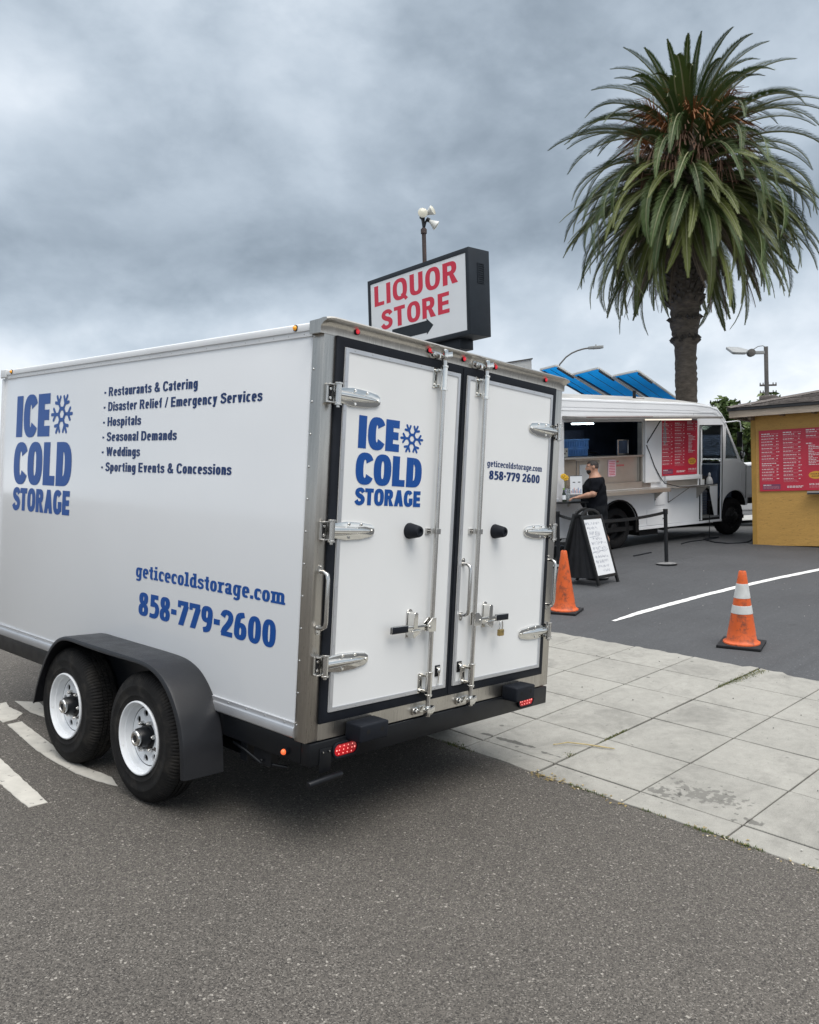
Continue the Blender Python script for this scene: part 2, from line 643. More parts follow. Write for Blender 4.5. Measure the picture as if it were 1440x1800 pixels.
    if ch == 'k':
        return _bar(0, 0, t, 1) + _line(t + .02, .30, .44, X, t * 1.1) + _line(.46, 0, .26, .46, t * 1.1), .5
    if ch == 's':
        return _sp([(.415, .53), (.35, .62), (.22, .655), (.10, .60), (.095, .50), (.19, .41), (.33, .345), (.39, .25), (.36, .125), (.23, .07), (.11, .10), (.03, .195)],
                   [t * .9, t * .8, h * .95, t * .8, t * .9, h, h, t * .9, t * .8, h * .95, t * .8, t * .9]), .47
    if ch == 'a':
        R = _sp([(.06, .53), (.12, .64), (.25, .675), (.37, .62), (.46 - t / 2, .48)], [t * .9, h, h, t * .9, t]) + _bar(.46 - t, 0, .46, .50)
        R += _arc(.24, .21, .23, .22, t * .95, h * .9, 20, 340) + (serif(.46, .46 + s * .8, 0) if s else [])
        return R, .47 + s * .8
    # ---- figures
    if ch == '0':
        return _arc(.29, .5, .29, .51, t, h), .58
    if ch == '8':
        return _arc(.29, .745, .27, .265, t, h * .92) + _arc(.29, .265, .29, .275, t, h * .92), .58
    if ch == '6':
        return _arc(.29, .32, .29, .33, t, h) + _sp([(t / 2, .34), (t * .62, .66), (.23, .88), (.46, .955)], [t, t, t, h]), .58
    if ch == '9':
        return _arc(.29, .68, .29, .33, t, h) + _sp([(.58 - t / 2, .66), (.58 - t * .62, .34), (.35, .12), (.12, .045)], [t, t, t, h]), .58
    if ch == '5':
        return _bar(.07, 1 - h, .52, 1) + _bar(.07, .48, .07 + t * .95, 1 - h) + _sp([(.14, .56), (.30, .605), (.44, .52), (.475, .33), (.40, .14), (.24, .085), (.04, .11)], [h * .8, h, t * .9, t, t * .9, h, h]), .57
    if ch == '7':
        return _bar(0, 1 - h, .56, 1) + _line(.20, 0, .46, 1 - h, t * 1.15) + (_bar(0, .72, sh, 1 - h) if s else []), .57
    if ch == '2':
        return _sp([(.07, .74), (.14, .88), (.28, .925), (.43, .85), (.455, .68), (.36, .48), (.17, .24), (.11, .08)], [t, t * .9, h, t * .9, t, t, t, t]) + _bar(.02, 0, .56, h), .57
    if ch == '1':
        return _bar(.14, 0, .14 + t, 1) + _line(.02, .74, .20, .96, t), .42
    if ch == '3':
        return _arc(.24, .74, .27, .27, t, h * .92, -90, 150) + _arc(.24, .27, .29, .28, t, h * .92, -150, 90), .56
    if ch == '4':
        return _bar(.34, 0, .34 + t, 1) + _bar(0, .22, .58, .22 + h) + _line(.06, .30, .38, 1, t * .8), .58
    return _bar(0, 0, .3, .6), .3


def text_polys(txt, t=.17, h=.14, slab=0.0, gap=.10):
    out, x = [], 0.0
    for ch in txt:
        ps, w = glyph(ch, t, h, slab)
        if ch == ' ':
            x += w
            continue
        for p in ps:
            out.append([(a + x, b) for a, b in p])
        x += w + gap
    return out, x - gap


def lettering(mb, txt, x0, z0, width, height, t=.17, h=.14, slab=0.0, gap=.10, mi=0, M=None, lift=0.0, outline=0.0):
    """lay flat vinyl letters in local (x, y) = (reading direction, up); each stroke a hair above the last"""
    ps, wn_ = text_polys(txt, t, h, slab, gap)
    sx = width / wn_
    for i, p in enumerate(ps):
        e = lift + 2e-5 * (i % 24)
        mb.add([(x0 + a * sx, z0 + b * height, e) for a, b in p], [tuple(range(len(p)))], mi, M)
    return mb


def snowflake(mb, cx, cz, rx, rz, w, mi=0, M=None, lift=0.0):
    """six-armed flake with hexagonal ring, forked tips"""
    k = 0

    def stroke(p, q, ww):
        nonlocal k
        p, q = Vector(p), Vector(q)
        d = (q - p).normalized()
        nn = Vector((-d.y, d.x)) * ww / 2
        pts = [p - nn, q - nn]
        for i in range(1, 6):
            a = -pi / 2 + pi * i / 6
            pts.append(q + d * (cos(a) * ww / 2) + Vector((-d.y, d.x)) * (sin(a) * ww / 2))
        pts += [q + nn, p + nn]
        mb.add([(cx + a.x * rx, cz + a.y * rz, lift + 2e-5 * (k % 24)) for a in pts], [tuple(range(len(pts)))], mi, M)
        k += 1
    for i in range(6):
        a = pi / 2 * 0 + pi / 3 * i
        d = Vector((cos(a), sin(a)))
        stroke(d * .27, d * .93, w)
        for s_ in (-1, 1):
            b = a + s_ * radians(52)
            stroke(d * .56, d * .56 + Vector((cos(b), sin(b))) * .32, w)
        d2 = Vector((cos(a + pi / 3), sin(a + pi / 3)))
        stroke(d * .29, d2 * .29, w * 1.15)
        stroke(d * .29, d * .31, w)


def flat(me_name, mb, parent, mw=None, label=None):
    return mb.obj(me_name, parent, mw=mw, fixn=False, label=label)


def face_m(origin, xd, yd):
    """matrix mapping (x, y, lift) of flat print on to a face: xd reading direction, yd up"""
    x, y = Vector(xd).normalized(), Vector(yd).normalized()
    m = Matrix((x, y, x.cross(y))).transposed().to_4x4()
    m.translation = Vector(origin)
    return m


# ---------------------------------------------------------------- the lie of the land
# the road falls towards the kerb and climbs along it; pavement and car park rise gently away from the road
TR = Matrix(((0.99833331, 0.0, 0.05771143, 0), (0.00309938, 0.99855686, -0.05361523, 0), (-0.05762814, 0.05370474, 0.99689257, 0), (0, 0, 0, 1)))
O1 = Vector((1.92678, .00598, -.11122))
EX = Vector((.99600, -.08150, .03780)).normalized()
EY = Vector((.0796, .9956, .0489))
EY = (EY - EX * EY.dot(EX)).normalized()
EZ = EX.cross(EY)
SW = Matrix((EX, EY, EZ)).transposed().to_4x4()
SW.translation = O1
QF, PF0, PF1 = 13.5, -9.0, 5.6


def ground(q, p, dz=0.0):
    """point of the car-park surface; flat beyond QF and PF1"""
    w = O1 + EX * q + EY * p
    w.z = O1.z + EX.z * min(q, QF) + EY.z * min(max(p, PF0), PF1) + dz
    return w


def lotz(x, y):
    d = Vector((x, y, 0)) - Vector((O1.x, O1.y, 0))
    q, p = d.x * EX.x + d.y * EX.y, d.x * EY.x + d.y * EY.y
    return ground(q, p).z


def asphalt(name, c_dark, c_mid, c_light, cell, amount, rough, bump, patch=.18, warm=(1, 1, 1), light_at=.93):
    m = bpy.data.materials.new(name)
    m.use_nodes = True
    G = NG(m.node_tree)
    b = m.node_tree.nodes['Principled BSDF']
    vec = G.n('ShaderNodeTexCoord').outputs['Object']
    warp = G.vmath('ADD', vec, G.vmath('MULTIPLY', G.noise(vec, 60, 2, .5, col=True), (.010, .010, .010)))
    vc = G.sep(G.vor(warp, cell, out='Color'))
    vd = G.vor(warp, cell, out='Distance')
    stone = G.ramp(vc[0], [(0, c_dark), (.40, c_mid), (light_at - .05, tuple(x * 1.5 for x in c_mid)), (light_at, c_light), (1, c_light)])
    f2 = G.sep(G.vor(warp, cell * .62, out='Color'))
    rare = G.ramp(f2[1], [(.985, 0.0), (.993, 1.0)])
    nz = G.noise(vec, 1.1, 6, .62)
    nz2 = G.noise(vec, .27, 4, .55)
    pm = G.math('ADD', 1 - patch, G.math('MULTIPLY', G.math('ADD', nz, nz2), patch))
    fines = G.noise(vec, 420, 2, .7)
    k = G.math('MULTIPLY', pm, G.math('ADD', .72, G.math('MULTIPLY', fines, .56)))
    base_ = G.mix(amount, c_mid, stone)
    base_ = G.mix(G.math('MULTIPLY', rare, .55), base_, tuple(min(1, x * 2.0) for x in c_light))
    # oil spots
    sp = G.ramp(G.noise(vec, 3.1, 3, .5), [(.70, 1.0), (.76, .72)])
    cc = G.vmath('MULTIPLY', base_, G.comb(G.math('MULTIPLY', k, sp), G.math('MULTIPLY', k, sp), G.math('MULTIPLY', k, sp)))
    G.put(b.inputs['Base Color'], G.vmath('MULTIPLY', cc, warm))
    G.put(b.inputs['Roughness'], G.math('ADD', rough, G.math('MULTIPLY', G.math('SUBTRACT', nz, .5), .15)))
    bp = G.n('ShaderNodeBump')
    bp.inputs['Strength'].default_value = bump
    bp.inputs['Distance'].default_value = .006
    G.put(bp.inputs['Height'], G.math('ADD', G.math('MULTIPLY', vd, -1.0), G.math('MULTIPLY', fines, .5)))
    m.node_tree.links.new(bp.outputs[0], b.inputs['Normal'])
    b.inputs['Specular IOR Level'].default_value = .35
    return m


M_road = asphalt('street_asphalt', (.030, .028, .026), (.108, .098, .086), (.28, .26, .23), 185, .85, .85, .85, light_at=.955, patch=.30)
M_lot = asphalt('lot_asphalt', (.044, .046, .049), (.062, .064, .068), (.09, .092, .095), 160, .5, .72, .3, patch=.45, light_at=.9)
M_far = asphalt('far_asphalt', (.05, .05, .05), (.085, .085, .085), (.12, .12, .12), 60, .4, .85, .2)


def concrete(name, c, spill=()):
    m = bpy.data.materials.new(name)
    m.use_nodes = True
    G = NG(m.node_tree)
    b = m.node_tree.nodes['Principled BSDF']
    geo = G.n('ShaderNodeNewGeometry').outputs['Position']
    oi = G.n('ShaderNodeObjectInfo').outputs['Random']
    n1 = G.noise(geo, 1.3, 6, .62)
    n2 = G.noise(geo, 14, 6, .65)
    n3 = G.noise(geo, 190, 3, .7)
    k = G.math('ADD', .44, G.math('ADD', G.math('MULTIPLY', n1, .46), G.math('MULTIPLY', n2, .40)))
    k = G.math('ADD', k, G.math('MULTIPLY', G.math('SUBTRACT', n3, .5), .62))
    k = G.math('ADD', k, G.math('MULTIPLY', G.math('SUBTRACT', oi, .5), .05))
    # gum spots and specks
    gum = G.ramp(G.vor(geo, 2.6, out='Distance'), [(.035, .50), (.055, 1.0)])
    gum2 = G.ramp(G.vor(geo, 6.3, out='Distance'), [(.04, .62), (.065, 1.0)])
    sp = G.ramp(G.noise(geo, 55, 2, .5), [(.70, 1.0), (.76, .62)])
    # long scuffs
    sv = G.vmath('MULTIPLY', geo, (2.0, 26.0, 6.0))
    sc_ = G.ramp(G.noise(sv, 1.0, 4, .6), [(.64, 1.0), (.74, .86)])
    k = G.math('MULTIPLY', k, G.math('MULTIPLY', G.math('MULTIPLY', gum, gum2), G.math('MULTIPLY', sp, sc_)))
    dirt = G.ramp(G.noise(geo, 1.7, 7, .72, .6), [(.52, 1.0), (.68, .76)])
    k = G.math('MULTIPLY', k, dirt)
    # wet patches: splashes with broken edges round a few places
    nsp = G.noise(geo, 9, 4, .62)
    for (x, y, rx, ry, am, nsc) in spill:
        d = G.vmath('SUBTRACT', geo, (x, y, 0))
        qx, qy, _ = G.sep(d)
        r2 = G.math('ADD', G.math('POWER', G.math('DIVIDE', qx, rx), 2.0), G.math('POWER', G.math('DIVIDE', qy, ry), 2.0))
        f = G.math('EXPONENT', G.math('MULTIPLY', r2, -1.0))
        w_ = G.ramp(G.math('ADD', G.math('MULTIPLY', f, .42), G.noise(geo, nsc, 3, .5)), [(.80, 1.0), (.86, am)])
        k = G.math('MULTIPLY', k, w_)
    G.put(b.inputs['Base Color'], G.vmath('MULTIPLY', c, G.comb(k, k, k)))
    b.inputs['Roughness'].default_value = .85
    b.inputs['Specular IOR Level'].default_value = .3
    bp = G.n('ShaderNodeBump')
    bp.inputs['Strength'].default_value = .5
    bp.inputs['Distance'].default_value = .004
    G.put(bp.inputs['Height'], G.math('ADD', n3, n2))
    m.node_tree.links.new(bp.outputs[0], b.inputs['Normal'])
    return m


M_slab = concrete('pavement_concrete', (.355, .345, .312), spill=[(2.30, -1.03, .17, .34, .62, 26), (2.16, -.82, .10, .16, .55, 24), (2.12, -1.36, .07, .12, .5, 20), (2.30, .45, .035, .38, .38, 9), (2.26, .03, .03, .15, .42, 12)])
M_joint = mat('joint_dirt', (.04, .035, .028), .95, var=.4, vs=30)
M_conc_far = mat('far_concrete', (.46, .45, .42), .85, var=.1, vs=3)
M_moss = mat('moss', (.09, .12, .035), .9, var=.4, vs=20)

# road: one sheet from beyond the frame to far up the street
mb = MB(M_road)
mb.add([(-60, -60, 0), (1.93 - 60 * .08, -60, 0), (1.93 + 160 * .08, 160, 0), (-60, 160, 0)], [(0, 1, 2, 3)])
tag(mb.obj('road', mw=TR), kind='structure')

# ground sheet: car park plane that levels out and runs to the horizon
mb = MB(M_far)
qs = [0.02, 3.0, 6, 9, 12, QF, 16, 20, 30, 60, 150, 700]
ps = [-700, -150, -60, -25, PF0, -4, 0, 3, PF1, 8, 12, 20, 40, 100, 300, 700]
vs = [ground(q, p, -.045) for q in qs for p in ps]
n_ = len(ps)
mb.add(vs, [(i * n_ + j, (i + 1) * n_ + j, (i + 1) * n_ + j + 1, i * n_ + j + 1) for i in range(len(qs) - 1) for j in range(n_ - 1)])
tag(mb.obj('ground'), kind='structure')
mb = MB(M_far)
mb.add([(-700, -700, -14), (700, -700, -14), (700, 700, -14), (-700, 700, -14)], [(0, 1, 2, 3)])
tag(mb.obj('terrain'), kind='structure')

# car park: sealed asphalt with an uneven edge against the pavement
mb = MB(M_lot)
rr = random.Random(3)
edge = []
p = -9.0
while p < 5.6:
    edge.append((3.36 + .05 * sin(p * 2.1) * .5 + rr.uniform(-.022, .022) + (.06 if -.3 < p < .1 else 0), p))
    p += .07
edge.append((3.36, 5.6))
top = [(13.5, 5.6), (13.5, -9.0)]
poly = edge + top
pts = [ground(q, p, .004) for q, p in poly]
n_e = len(edge)
# strip of quads: edge point to far side
far = [ground(13.5, p, .004) for q, p in edge]
near = [ground(q, p, .004) for q, p in edge]
lip = [ground(q - .012, p, -.006) for q, p in edge]
mb.add(lip + near + far, [(i, i + 1, n_e + i + 1, n_e + i) for i in range(n_e - 1)] + [(n_e + i, n_e + i + 1, 2 * n_e + i + 1, 2 * n_e + i) for i in range(n_e - 1)])
tag(mb.obj('car_park', sharp=80), kind='structure')
# beyond the truck: level asphalt and a pale concrete walk
TXD = Vector((.96248, -.26993, 0)).normalized()
TYD = Vector((.26993, .96248, 0)).normalized()
FS = Vector((16.2, 6.75, .672))
mb = MB(M_conc_far)
pp = []
for i in range(60):
    for d_ in (0, 1.0, 2.3):
        w_ = FS + TXD * (i * 1.1 - 42) + TYD * d_
        pp.append((w_.x, w_.y, lotz(w_.x, w_.y) + .03))
mb.add(pp, [(i * 3 + j, (i + 1) * 3 + j, (i + 1) * 3 + j + 1, i * 3 + j + 1) for i in range(59) for j in range(2)])
tag(mb.obj('far_walk'), kind='structure')

# pavement: dirt bed, then every flag a piece of its own
pav = thing('pavement', None, None, mw=SW)
pav['kind'] = 'structure'
mb = MB(M_joint)
mb.box((0.0, -60, -.05), (3.5, 60, -.012))
mb.obj('bed', pav)
mbs = MB(M_slab)
mbs.box((0.004, -60, -.05), (3.34, -7.15, 0))
mbs.box((0.004, 7.2, -.05), (3.34, 60, 0))
mbs.obj('outlying_paving', pav)
rows = [(0.0, .222), (.222, .850), (.850, 1.488), (1.488, 2.126), (2.126, 2.764), (2.764, 3.42)]
cols = [-7.15 + .652 * i - .0 for i in range(23)]
off = -.04 - cols[11] + .0
cols = [c_ + off for c_ in cols]
rs_ = random.Random(11)
for ci in range(22):
    for ri, (q0, q1) in enumerate(rows):
        p0, p1 = cols[ci], cols[ci + 1]
        gq, gp = .0055, .0055
        g1 = .0055
        if abs(p0 + .04) < .01:
            gp = .011
        if abs(p1 + .04) < .01:
            g1 = .009
        mb = MB(M_slab)
        dzs = [rs_.uniform(-.0022, .0022) for _ in range(4)]
        a, b, c_, d = q0 + gq, q1 - gq, p0 + gp, p1 - g1
        vs = [(a, c_, -.05), (b, c_, -.05), (b, d, -.05), (a, d, -.05), (a, c_, dzs[0]), (b, c_, dzs[1]), (b, d, dzs[2]), (a, d, dzs[3])]
        if ri == 0:      # the gutter strip is ragged against the road
            k_ = 8
            e_ = [(max(.004, rs_.uniform(.0, .018)), c_ + (d - c_) * i / k_) for i in range(k_ + 1)]
            lo = [(x, y, -.05) for x, y in e_] + [(b, d, -.05), (b, c_, -.05)]
            hi = [(x, y, 0.001) for x, y in e_] + [(b, d, dzs[2]), (b, c_, dzs[1])]
            nn = len(lo)
            mb.add(lo + hi, [tuple(range(nn - 1, -1, -1)), tuple(range(nn, 2 * nn))] + [(i, (i + 1) % nn, nn + (i + 1) % nn, nn + i) for i in range(nn)])
        else:
            mb.add(vs, [(3, 2, 1, 0), (4, 5, 6, 7), (0, 1, 5, 4), (1, 2, 6, 5), (2, 3, 7, 6), (3, 0, 4, 7)])
        mb.obj('paving_slab', pav, bevel=.0035, seg=1)

# worn road paint (parking marks), 4 mm sheets lying on the road
M_paint = mat('road_paint', (.50, .48, .43), .8, var=.12, vs=8, bump=.3, bs=120, wear=((.085, .082, .078), 15, .60, .66))
M_paint2 = mat('lot_paint', (.72, .72, .70), .7, var=.06, vs=8, bump=.25, bs=120, wear=((.20, .20, .20), 13, .60, .70))


def ragged(poly, step, amp, rnd):
    out = []
    for i, p in enumerate(poly):
        q = poly[(i + 1) % len(poly)]
        n = max(1, int(hypot(q[0] - p[0], q[1] - p[1]) / step))
        for j in range(n):
            t = j / n
            out.append((p[0] + (q[0] - p[0]) * t + rnd.uniform(-amp, amp), p[1] + (q[1] - p[1]) * t + rnd.uniform(-amp, amp)))
    return out


rm = random.Random(5)
marks = [[(-.539, 2.347), (-.642, 1.452), (-.751, 1.446), (-.717, 1.902), (-.66, 3.2), (-.63, 4.2), (-.45, 4.2)],
         [(-.012, 3.667), (.042, 3.683), (.0, 3.526), (.004, 3.291), (-.093, 3.17), (-.201, 3.135), (-.198, 3.2), (-.18, 4.1), (-.02, 4.1)],
         [(-.2, 3.069), (-.094, 3.081), (-.155, 2.56), (-.205, 2.142), (-.215, 1.871), (-.185, 1.598), (-.234, 1.447), (-.28, 1.60), (-.31, 1.80), (-.312, 2.10), (-.292, 2.42), (-.247, 2.746)],
         [(.107, 3.679), (.235, 3.539), (.16, 3.1), (.09, 3.05), (.06, 3.282)]]
for mk in marks:
    mb = MB(M_paint)
    mb.plate(ragged(mk, .035, .003, rm), [], .0, .004, axis=2)
    tag(mb.obj('road_marking', mw=TR), kind='structure')
lp = [(4.22, 2.075, .05), (4.85, 2.095, .10), (5.56, 2.075, .11), (6.35, 2.045, .11), (7.14, 1.99, .115), (8.29, 1.87, .115), (9.48, 1.70, .12), (10.8, 1.46, .12), (12.2, 1.15, .12)]
mb = MB(M_paint2)
A_, B_ = [], []
for i in range(len(lp) - 1):
    for j in range(10):
        t = j / 10
        q = lp[i][0] * (1 - t) + lp[i + 1][0] * t
        p = lp[i][1] * (1 - t) + lp[i + 1][1] * t
        w = lp[i][2] * (1 - t) + lp[i + 1][2] * t
        A_.append((q, p + w / 2 + rm.uniform(-.006, .006), .009))
        B_.append((q, p - w / 2 + rm.uniform(-.006, .006), .009))
n_ = len(A_)
mb.add(A_ + B_, [(i, n_ + i, n_ + i + 1, i + 1) for i in range(n_ - 1)])
tag(mb.obj('car_park_line', mw=SW), kind='structure')

# weeds and litter in the joints
M_weed = mat('weed_green', (.085, .12, .03), .8, var=.35, vs=9)
M_dry = mat('dry_leaf', (.30, .23, .10), .9, var=.3, vs=20)


def tufts(spots, name, h0, h1, mats, count, label=None):
    rw = random.Random(len(spots) * 7 + count)
    mb = MB(*mats)
    for (q, p, rq, rp_) in spots:
        for _ in range(count):
            x, y = q + rw.gauss(0, rq), p + rw.gauss(0, rp_)
            a = rw.uniform(0, 2 * pi)
            h = rw.uniform(h0, h1)
            ln = rw.uniform(.2, 1.1) * h
            w = rw.uniform(.0015, .004)
            dx_, dy_ = cos(a), sin(a)
            b0, b1 = (x - dy_ * w, y + dx_ * w, -.006), (x + dy_ * w, y - dx_ * w, -.006)
            m0 = (x + dx_ * ln * .4, y + dy_ * ln * .4, h * .75)
            m1 = (x + dx_ * ln * .4 + dy_ * w, y + dy_ * ln * .4 - dx_ * w, h * .75)
            mb.add([b0, b1, m1, m0, (x + dx_ * ln, y + dy_ * ln, h)], [(0, 1, 2, 3), (3, 2, 4)], 0 if rw.random() < .8 else len(mats) - 1)
    return tag(mb.obj(name, mw=SW, fixn=False), kind='stuff')


rw = random.Random(4)
edge_spots = [(rw.uniform(-.012, .006), -1.12 - i * .052 + rw.uniform(-.03, .03), .011, .022) for i in range(9)] + [(.0, rw.uniform(-1.15, -.2), .008, .02) for _ in range(6)] + [(-.005, .62 + rw.uniform(-.05, .16), .02, .05) for _ in range(6)] + [(.0, -1.8 - i * .12, .01, .03) for i in range(3)]
tufts(edge_spots, 'kerb_weeds', .003, .017, [M_weed, M_moss, M_dry], 34)
tufts([(.85 + .1 * i, -.04, .035, .007) for i in range(3)] + [(2.6 + i * .06, -.04 - .004 * i, .03, .012 + .0018 * i) for i in range(13)] + [(.42, -.02, .03, .025)], 'joint_weeds', .002, .009, [M_moss, M_weed, M_dry], 90)
mb = MB(M_dry, mat('pale_litter', (.55, .50, .40), .9))
for i in range(150):
    q = rw.gauss(0, .03) - .01
    p = rw.choice([rw.uniform(-.75, -.02), rw.uniform(-2.6, -1.1), rw.uniform(-.3, .0)])
    a = rw.uniform(0, pi)
    l_, w_ = rw.uniform(.006, .018), rw.uniform(.003, .008)
    z_ = .004 + rw.uniform(0, .004)
    c_, s_ = cos(a), sin(a)
    mb.add([(q - c_ * l_, p - s_ * l_, z_), (q + s_ * w_, p - c_ * w_, z_ + .003), (q + c_ * l_, p + s_ * l_, z_ + .001), (q - s_ * w_, p + c_ * w_, z_ + .004)], [(0, 1, 2, 3)], int(rw.random() < .25))
tag(mb.obj('leaf_litter', mw=SW, fixn=False), kind='stuff')
mb = MB(mat('pale_pebble', (.55, .53, .50), .8, rnd=.2), mat('dark_pebble', (.05, .05, .05), .8))
for i in range(260):
    if rw.random() < .6:
        q, p = rw.uniform(3.5, 9), rw.uniform(-3, 3.2)
    else:
        q, p = rw.uniform(.1, 3.3), rw.uniform(-3, 2)
    r = rw.uniform(.002, .007)
    mb.sphere((q, p, .006), (r, r * rw.uniform(.6, 1), r * .6), 6, 4, int(rw.random() < .5))
tag(mb.obj('pebbles', mw=SW), kind='stuff')
mb = MB(mat('straw', (.45, .36, .18), .8, var=.2, vs=30))
mb.tube([(.50, .145, .012), (.56, .10, .02), (.62, .0, .016), (.66, -.10, .014), (.70, -.20, .012)], [.003, .005, .005, .006, .004], 6)
mb.tube([(.50, .145, .012), (.47, .16, .014), (.47, .14, .018)], [.003, .004, .002], 5)
tag(mb.obj('palm_straw', mw=SW), 'dry yellow palm stalk lying across a joint of the pavement', 'straw')

# ---------------------------------------------------------------- the refrigerated trailer
M_gel = mat('white_gelcoat', (.77, .785, .80), .16, var=.012, vs=1.2, coat=.6, bump=.035, bs=2.2)
M_door = mat('white_door_skin', (.78, .785, .78), .32, var=.015, vs=2, rvar=.05, bump=.02, bs=3)
M_rail = mat('white_rail', (.70, .71, .72), .35, var=.04, vs=3)
M_alu = mat('mill_aluminium', (.58, .59, .61), .38, metal=.75, var=.08, vs=4, rvar=.08)
M_steel = mat('brushed_stainless', (.50, .475, .435), .30, metal=1.0, var=.10, vs=3, rvar=.10, stretch=(30, 30, 1.2), bump=.05, bs=25)
M_steelh = mat('brushed_stainless_sill', (.53, .505, .465), .30, metal=1.0, var=.10, vs=3, rvar=.10, stretch=(22, 30, 1.0), bump=.05, bs=25)
M_chrome = mat('polished_stainless', (.74, .73, .70), .09, metal=1.0, var=.05, vs=20, rvar=.05)
M_satin = mat('satin_stainless', (.62, .61, .59), .24, metal=1.0, var=.05, vs=10, rvar=.05)
M_rubber = mat('black_rubber', (.007, .009, .014), .6, spec=.25, var=.2, vs=12, bump=.1, bs=200)
M_blk = mat('black_paint', (.006, .007, .009), .36, spec=.3, var=.2, vs=6, rvar=.12)
M_plast = mat('black_plastic_fender', (.015, .016, .019), .40, spec=.42, var=.25, vs=5, rvar=.16, bump=.12, bs=320, wear=((.085, .082, .075), 4.5, .62, .86))
M_tyre = mat('tyre_rubber', (.011, .0105, .0105), .78, spec=.25, var=.25, vs=8, rvar=.1, bump=.15, bs=140, wear=((.048, .043, .037), 7, .48, .80))
M_wheel = mat('white_wheel_paint', (.78, .80, .82), .28, var=.03, vs=12, wear=((.40, .38, .35), 14, .64, .86))
M_dark = mat('dark_void', (.006, .006, .007), .8, var=.2, vs=10)
M_zinc = mat('zinc_plate', (.55, .55, .54), .35, metal=1.0, var=.1, vs=40)
M_blue = mat('blue_vinyl', lin(6, 74, 150), .30, var=.03, vs=2, spec=.4)
M_navy = mat('navy_vinyl', lin(5, 46, 100), .30, var=.03, vs=2, spec=.35)
M_redl = mat('red_lens', (.62, .008, .016), .15, emit=.12, coat=.5)
M_led = mat('lit_red_led', (1.0, .30, .26), .3, emit=1.0)
M_amb = mat('amber_lens', (.80, .33, .02), .15, emit=.25, coat=.5)
M_redm = mat('red_marker_lens', (.85, .03, .05), .15, emit=.35, coat=.5)
M_orl = mat('lit_side_marker', (1.0, .16, .05), .2, emit=.5)
M_black_hole = mat('bolt_hole', (.004, .004, .004), .9)
M_brass = mat('brass', (.45, .33, .14), .35, metal=1.0, var=.15, vs=60, rvar=.1)

XL, XR, ZG = -.073, 2.073, .645
tr = thing('box_trailer', 'white refrigerated box trailer with twin rear doors and blue lettering parked on the street', 'trailer', mw=TR)

# body shell
mb = MB(M_gel)
mb.box((XL, .074, .60), (XR, 3.70, 2.580))
mb.obj('body', tr, bevel=.03, seg=3)
mb = MB(M_rail)
mb.box((XL + .02, .079, 2.570), (XR - .02, 3.69, 2.603))
mb.obj('roof', tr, bevel=.01)
# bottom rail each side: lower fascia, upper flange
for s_, x in ((1, XL), (-1, XR)):
    mb = MB(M_alu)
    prof = [(x, .650), (x - s_ * .008, .650), (x - s_ * .008, .628), (x - s_ * .014, .622), (x - s_ * .016, .580), (x - s_ * .004, .570), (x + s_ * .05, .570), (x + s_ * .05, .60)]
    mb.extr(prof, .076, 3.70, axis=1)
    br = mb.obj('bottom_rail', tr, bevel=.0015, seg=1)
    mb = MB(M_zinc)
    for i in range(23):
        mb.sphere((x - s_ * .008, .15 + i * .155, .638), (.004, .0055, .0055), 8, 4)
    mb.obj('rivet', br, kind='stuff')
    # roof rail with rounded top and a flange
    mb = MB(M_rail)
    prof = [(x, 2.540), (x - s_ * .006, 2.540), (x - s_ * .007, 2.564), (x - s_ * .013, 2.568), (x - s_ * .015, 2.586), (x - s_ * .011, 2.600), (x + s_ * .003, 2.609), (x + s_ * .03, 2.612), (x + s_ * .12, 2.606), (x + s_ * .12, 2.585), (x + s_ * .01, 2.585)]
    mb.extr(prof, .08, 3.612, axis=1)
    rl = mb.obj('roof_rail', tr, sharp=28)
    mb = MB(M_zinc)
    for i in range(30):
        mb.sphere((x - s_ * .006, .14 + i * .118, 2.553), (.003, .0042, .0042), 8, 4)
    mb.obj('rivet', rl, kind='stuff')
    for y in (.198, 3.52):
        mb = MB(M_amb, M_rubber)
        mb.cyl((x - s_ * .010, y, 2.587), (x - s_ * .018, y, 2.587), .016, .016, 18, 1)
        mb.sphere((x - s_ * .017, y, 2.587), (.014, .0125, .0125), 16, 8, 0)
        mb.obj('marker_lamp', tr, label='amber side marker lamp')
    # front corner cap and post
    mb = MB(M_rail)
    mb.box((x + s_ * .0, 3.614, 2.545), (x - s_ * .020, 3.716, 2.614))
    mb.obj('corner_cap', tr, bevel=.012, seg=3)
    mb = MB(M_rail)
    mb.box((x + s_ * .03, 3.672, .60), (x - s_ * .007, 3.712, 2.543))
    mb.obj('front_post', tr, bevel=.006, seg=2)

# stainless rear frame: posts wrap the corner, sill, flared header
for s_, x in ((1, XL), (-1, XR)):
    mb = MB(M_steel)
    xi = .002 if s_ > 0 else 1.988
    prof = [(x - s_ * .004, .078), (x - s_ * .004, -.004), (xi, -.004), (xi, .030), (x + s_ * .02, .030), (x + s_ * .02, .078)]
    mb.extr(prof, .562, 2.5455)
    ps_ = mb.obj('corner_post', tr, bevel=.003, seg=2)
    mb = MB(M_zinc)
    for i in range(13):
        mb.sphere((x - s_ * .004, .064, .64 + i * .158), (.004, .006, .006), 8, 5)
    mb.obj('rivet', ps_, kind='stuff')
mb = MB(M_steelh)
mb.box((.0025, -.004, .562), (1.9875, .05, .648))
mb.obj('rear_sill', tr, bevel=.0015, seg=1)
mb = MB(M_steelh)
prof = [(-.004, 2.546), (-.004, 2.580), (-.010, 2.594), (-.024, 2.606), (-.040, 2.612), (-.046, 2.619), (-.041, 2.626), (-.020, 2.627), (.012, 2.622), (.078, 2.618), (.078, 2.546)]
mb.extr([(p_[0], p_[1]) for p_ in prof], .0025, 1.9875, axis=0)
